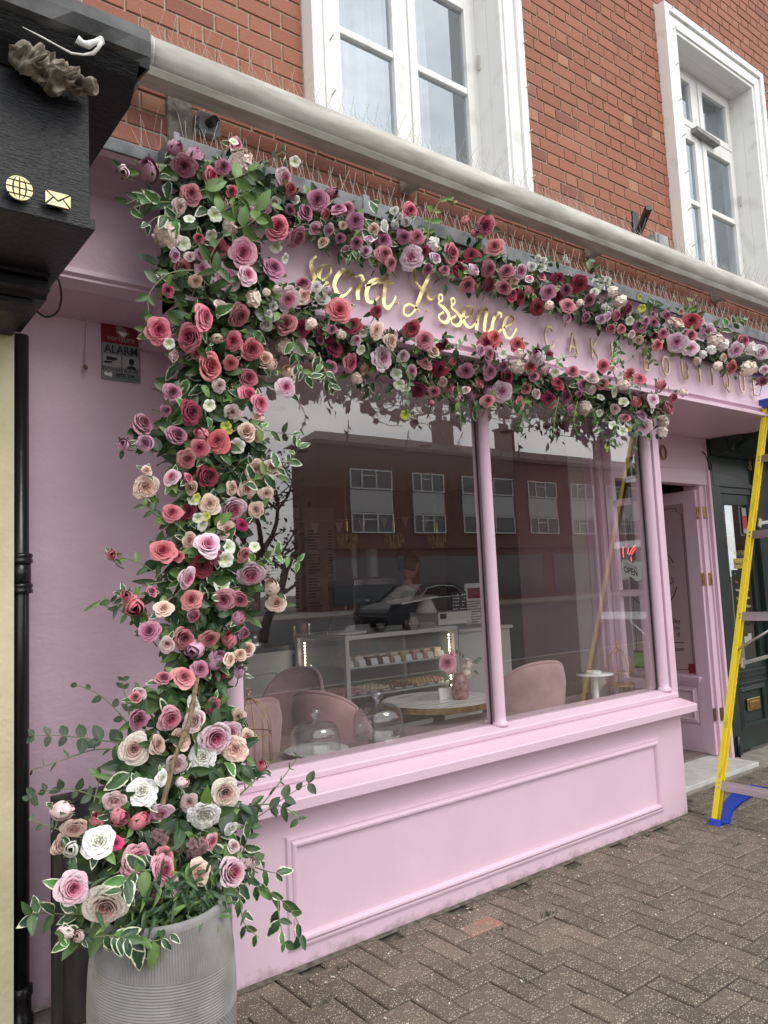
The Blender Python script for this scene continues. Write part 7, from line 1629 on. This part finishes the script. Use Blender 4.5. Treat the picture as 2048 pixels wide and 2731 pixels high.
sp(POT, [(640,2290),(655,2250),(668,2200)], 2.3, 2.24, 4, 'v', .055); sp(POT, [(300,2440),(200,2440),(110,2435),(80,2440)], 2.26, 2.2, 5, 'v', .055, droop=.2); sp(POT, [(320,2470),(360,2500),(410,2510),(460,2490)], 2.14, 2.06, 7, 'v', .060, droop=1.0); sp(POT, [(250,2500),(300,2495),(340,2505)], 2.15, 2.08, 5, 'v', .058, droop=1.0); sp(POT, [(230,2480),(190,2500),(160,2510)], 2.2, 2.15, 3, 'v', .05)
sp(POT, [(400,2320),(350,2330),(320,2380)], 2.1, 2.06, 4, 'v', .062)
sp(PIL, [(640,1530),(690,1495),(750,1480),(800,1500)], 2.5, 2.36, 6, 'v', .048, tone=.95, droop=.1); sp(PIL, [(640,1290),(700,1270),(770,1230),(800,1190)], 2.5, 2.4, 7, 'v', .055); sp(PIL, [(650,1130),(720,1150),(790,1160)], 2.5, 2.42, 5, 'v', .05)
sp(PIL, [(430,1540),(370,1500),(300,1482)], 2.5, 2.5, 5, 'g', .045, pair=False); sp(PIL, [(440,1550),(360,1570),(300,1620),(262,1600)], 2.5, 2.5, 6, 'n', .07, pair=False); sp(PIL, [(400,1640),(340,1640),(290,1600)], 2.5, 2.48, 5, 'g', .05)
sp(PIL, [(470,540),(400,540),(345,560)], 2.45, 2.42, 5, 'v', .062, droop=.1); sp(PIL, [(480,590),(430,575),(390,600)], 2.42, 2.38, 4, 'v', .06, droop=.4); sp(PIL, [(420,520),(370,530),(335,545)], 2.45, 2.42, 3, 'g', .055); sp(PIL, [(480,1400),(430,1380),(380,1345)], 2.5, 2.48, 5, 'g', .055)
sp(PIL, [(640,480),(700,440),(760,400)], 2.45, 2.45, 5, 'e', .045); sp(PIL, [(520,720),(450,730),(400,780),(395,830)], 2.42, 2.36, 5, 'g', .06); sp(PIL, [(620,760),(560,700),(600,620)], 2.38, 2.36, 5, 'g', .070, tone=.5)
for cx_, cy_ in ((600,560),(660,600),(560,500),(650,520),(700,560),(640,470)): sp(PIL, [(cx_-30,cy_+10),(cx_,cy_),(cx_+30,cy_-20)], 2.37, 2.34, 2, 'g', .085, tone=.75)
sp(TOP, [(985,650),(1000,590),(1015,535)], 2.42, 2.44, 4, 'v', .058); sp(TOP, [(1140,630),(1150,580),(1180,530),(1215,545)], 2.44, 2.5, 6, 'g', .055, tone=.95); sp(TOP, [(975,640),(945,665),(925,690)], 2.42, 2.38, 6, 'v', .044, droop=.3); sp(TOP, [(1400,720),(1460,700),(1510,695)], 2.45, 2.42, 5, 'v', .05); sp(TOP, [(1730,790),(1745,810),(1760,835)], 2.45, 2.42, 4, 'v', .05); sp(TOP, [(1880,900),(1940,870),(1985,850)], 2.45, 2.4, 7, 'v', .055); sp(TOP, [(1830,840),(1845,805),(1860,785)], 2.45, 2.45, 3, 'g', .055, tone=.95); sp(TOP, [(1560,690),(1590,720),(1600,760)], 2.44, 2.42, 4, 'g', .05)
sp(TOP, [(1640,900),(1645,930),(1650,960)], 2.44, 2.4, 4, 'v', .045, droop=.6); sp(TOP, [(1720,920),(1740,950),(1745,975)], 2.44, 2.4, 4, 'g', .045, droop=.6)
sp(LOW, [(1040,930),(1090,1000),(1085,1060),(1090,1120)], 2.44, 2.4, 8, 'e', .034, tone=.95, droop=.5); sp(LOW, [(1220,1020),(1225,1080),(1230,1130)], 2.42, 2.4, 6, 'g', .042, droop=.7); sp(LOW, [(1390,1060),(1395,1110),(1385,1140)], 2.42, 2.38, 5, 'g', .055, droop=.5); sp(LOW, [(1490,1060),(1480,1110),(1475,1160)], 2.42, 2.4, 7, 'n', .05, droop=.7); sp(LOW, [(1540,1070),(1530,1120),(1540,1160)], 2.42, 2.4, 6, 'g', .035, droop=.7); sp(LOW, [(1650,1110),(1640,1160),(1620,1200)], 2.42, 2.4, 6, 'g', .04, droop=.6)
sp(LOW, [(1690,1110),(1700,1150),(1694,1195)], 2.42, 2.4, 5, 'e', .04, droop=.6); sp(LOW, [(1580,1090),(1600,1150),(1640,1190)], 2.44, 2.4, 6, 'g', .04, droop=.5); sp(LOW, [(850,940),(870,1000),(885,1030)], 2.42, 2.4, 6, 'v', .05, droop=.6); sp(LOW, [(780,900),(800,980),(830,1010)], 2.42, 2.38, 6, 'v', .052, droop=.6); sp(LOW, [(1180,890),(1215,930),(1240,905)], 2.42, 2.42, 5, 'v', .045)
sp(LOW, [(1620,985),(1655,975),(1695,950)], 2.43, 2.42, 3, 'g', .036, tone=.5); sp(LOW, [(1480,975),(1500,955),(1540,950)], 2.43, 2.4, 3, 'v', .036, tone=.95); sp(LOW, [(1740,1050),(1780,1040),(1820,1042)], 2.44, 2.4, 3, 'n', .03)
# branch inside the pillar
br_ = MB(); bp_ = [W(528,1800,2.40), W(518,1850,2.33), W(503,1930,2.30), W(470,2010,2.27), W(450,2080,2.27), W(425,2180,2.26)]
br_.tube(smooth_line([tuple(p) for p in bp_], 5), .010, 9, rs=[random.uniform(.0062,.0095) for _ in range(26)])
wood = noise_col(mat('dry_wood', (.28,.19,.12), .85), [(.10,.065,.04), (.30,.21,.135)], scale=30, stretch=(6,6,.6), bump=.8, bscale=60, bdist=.004)
br_.build('wooden_branch', wood, pil_t, smooth=True)
for (xx, yy) in ((515,1900),(560,1000),(570,1300),(540,1600)):
    m = MB(); m.tube([W(xx,yy+150,2.62), W(xx+10,yy,2.60), W(xx-8,yy-170,2.62)], .012, 8); m.build('wooden_branch', wood, pil_t, smooth=True)
# dark backing moss and wire core inside the garlands
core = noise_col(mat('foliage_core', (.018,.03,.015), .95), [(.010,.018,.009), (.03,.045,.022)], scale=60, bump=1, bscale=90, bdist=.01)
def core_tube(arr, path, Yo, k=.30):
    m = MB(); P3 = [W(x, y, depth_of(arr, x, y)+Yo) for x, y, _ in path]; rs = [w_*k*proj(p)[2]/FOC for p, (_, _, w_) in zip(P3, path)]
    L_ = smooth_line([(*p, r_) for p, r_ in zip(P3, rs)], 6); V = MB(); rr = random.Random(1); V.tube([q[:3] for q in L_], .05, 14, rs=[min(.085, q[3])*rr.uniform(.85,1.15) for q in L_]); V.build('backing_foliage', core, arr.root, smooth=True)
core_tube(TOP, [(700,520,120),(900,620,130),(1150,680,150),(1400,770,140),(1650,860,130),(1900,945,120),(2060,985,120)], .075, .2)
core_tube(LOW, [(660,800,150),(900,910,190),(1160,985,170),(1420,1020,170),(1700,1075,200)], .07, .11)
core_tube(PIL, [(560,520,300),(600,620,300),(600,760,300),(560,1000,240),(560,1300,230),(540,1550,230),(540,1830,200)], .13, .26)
TOP.flush(280); LOW.flush(280); PIL.flush(290); POT.flush(290)
# flowers in the vase on the table
vt = thing('vase_bouquet', 'small bunch of pink and blush artificial flowers standing in the rose tinted jar', 'bouquet', (vq.x, vq.y, .95)); VZ = Arr(vt)
def vput(px, py, d, code, me):
    P_ = W(px, py, vq.y-.01); s_ = d/2*proj(P_)[2]/FOC; n_ = towards(P_); M = Matrix.Translation(P_) @ n_.to_track_quat('Z','Y').to_matrix().to_4x4() @ Matrix.Diagonal((s_,s_,s_,1)); VZ.put(me, M, code, 'blossom')
    VZ.stems.tube([P_, Vector((vq.x, vq.y, .93)), Vector((vq.x, vq.y, .82))], .002, 5)
vput(1192,1768,46,PM['Q'][0],OPEN[0]); vput(1206,1748,26,PM['Q'][0],CL[0]); vput(1247,1772,36,hyd,CL[1]); vput(1243,1796,30,hyd,CL[2]); vput(1205,1790,26,PM['Q'][0],HALF[0])
for (x, y, dx, dz) in ((1225,1750,.2,1),(1232,1755,.4,.8),(1262,1768,.9,.2),(1270,1762,1,.3),(1190,1800,-.5,-.9),(1200,1810,-.2,-1),(1262,1790,.8,-.4),(1218,1745,-.1,1)):
    VZ.leaf('g' if dx > .7 or dz < 0 else 'e', W(x, y, vq.y), (dx, -.2, dz), (0,-1,.3), .05 if dx > .7 or dz < 0 else .03, .5)
VZ.flush(20)
# ---- planter
pl = thing('planter', 'large round grey planter with a combed ridged surface at the lower left', 'planter', (.845, 2.28, 0))
potm = noise_col(mat('grey_fibreclay', (.225,.22,.21), .75), [(.19,.185,.175), (.26,.255,.245)], scale=12, detail=7, bump=.4, bscale=120, bdist=.0015)
cx, cy = .865, 2.27; prof = [(a*.915, b) for a, b in [(0,.0),(.165,0),(.178,.008),(.197,.08),(.214,.17),(.223,.27),(.226,.36),(.222,.45),(.211,.53),(.197,.585),(.190,.60),(.180,.603),(.172,.598),(.172,.55),(.0,.55)]]
pf = smooth_line(prof[2:10], 56)
rows = len(pf); nn_ = 720; V = np.zeros((rows, nn_, 3)); th = np.arange(nn_)*2*np.pi/nn_
for i, (r_, z_) in enumerate(pf):
    tilt = .030*np.sin(th+2.6); zz = z_+tilt*.0
    zt = z_-.022*np.sin(th-.9)            # the bands run round at a slant
    rv = np.where(zt > .475, .0020*np.sin(th*160), np.where(zt > .345, .0010*np.sin(zt*2*np.pi/.0075), np.where(zt > .20, .0018*np.sin(th*95+zt*420), np.where(zt > .12, .0010*np.sin(zt*2*np.pi/.0075), .0018*np.sin(th*110-zt*420)))))
    rr_ = r_+rv; V[i,:,0] = cx+rr_*np.cos(th); V[i,:,1] = cy+rr_*np.sin(th); V[i,:,2] = z_
me = bpy.data.meshes.new('pot_body'); idx = np.arange(rows*nn_).reshape(rows, nn_); a = idx[:-1]; b = idx[1:]; Fq = np.stack([a, np.roll(a,-1,1), np.roll(b,-1,1), b], -1).reshape(-1,4)
me.vertices.add(rows*nn_); me.vertices.foreach_set('co', V.ravel()); me.loops.add(Fq.size); me.loops.foreach_set('vertex_index', Fq.ravel()); me.polygons.add(len(Fq)); me.polygons.foreach_set('loop_start', np.arange(len(Fq))*4); me.polygons.foreach_set('use_smooth', [True]*len(Fq)); me.update(calc_edges=True)
me.materials.append(potm); link('ridged_body', me, pl)
m = MB(); m.lathe([(a*.915, b) for a, b in [(.1975,.583),(.196,.598),(.188,.607),(.176,.603),(.172,.55)]], (cx,cy,0), 96); m.build('rim', potm, pl, smooth=True)
m = MB(); m.lathe([(0,.56),(.155,.56)], (cx,cy,0), 48); m.build('soil', core, pl)
m = MB(); m.lathe([(0,.0),(.157,.009)], (cx,cy,0), 48); m.build('underside', potm, pl)
# dark board with white letters leaning behind the planter
bd = thing('dark_letter_board', 'dark framed board with pale letters standing behind the planter', 'sign board', (.95, 2.98, 0))
bdm = noise_col(mat('dark_stained_wood', (.03,.027,.025), .6), [(.02,.018,.017), (.05,.045,.04)], scale=20, stretch=(1,1,.2))
m = MB(); m.box(.745, 1.2, 2.955, 2.985, .01, .78); m.build('panel', bdm, bd, bev=.003); m = MB(); m.box(.735,.765,2.945,2.99,.0,.80); m.box(1.18,1.21,2.945,2.99,0,.80); m.box(.765,1.18,2.945,2.99,.77,.80); m.build('frame', bdm, bd, bev=.003)
pale = mat('pale_letters', (.35,.36,.38), .6)
for z_ in (.475, .335): m = MB(); m.box(.825, .90, 2.950, 2.9545, z_, z_+.010); m.build('print_rule', pale, bd)
blu = mat('dark_blue_letters', (.03,.035,.05), .5)
for s_, z_ in (('O', .39), ('2', .255)): link('lettering', text_mesh(s_, .11, (.83, 2.952, z_), (1,0,0), (0,0,1), bold=.004), bd, blu)
# bottle/label beside the cage
q = W(585, 2005, 2.98); m = MB(); m.box(q.x-.03, q.x+.035, 2.98, 3.0, .702, .80); bx = m.build('red_box', mat('red_card', (.40,.02,.03), .5)); tag(bx, 'small red and white printed card on the ledge inside the left birdcage', 'card')
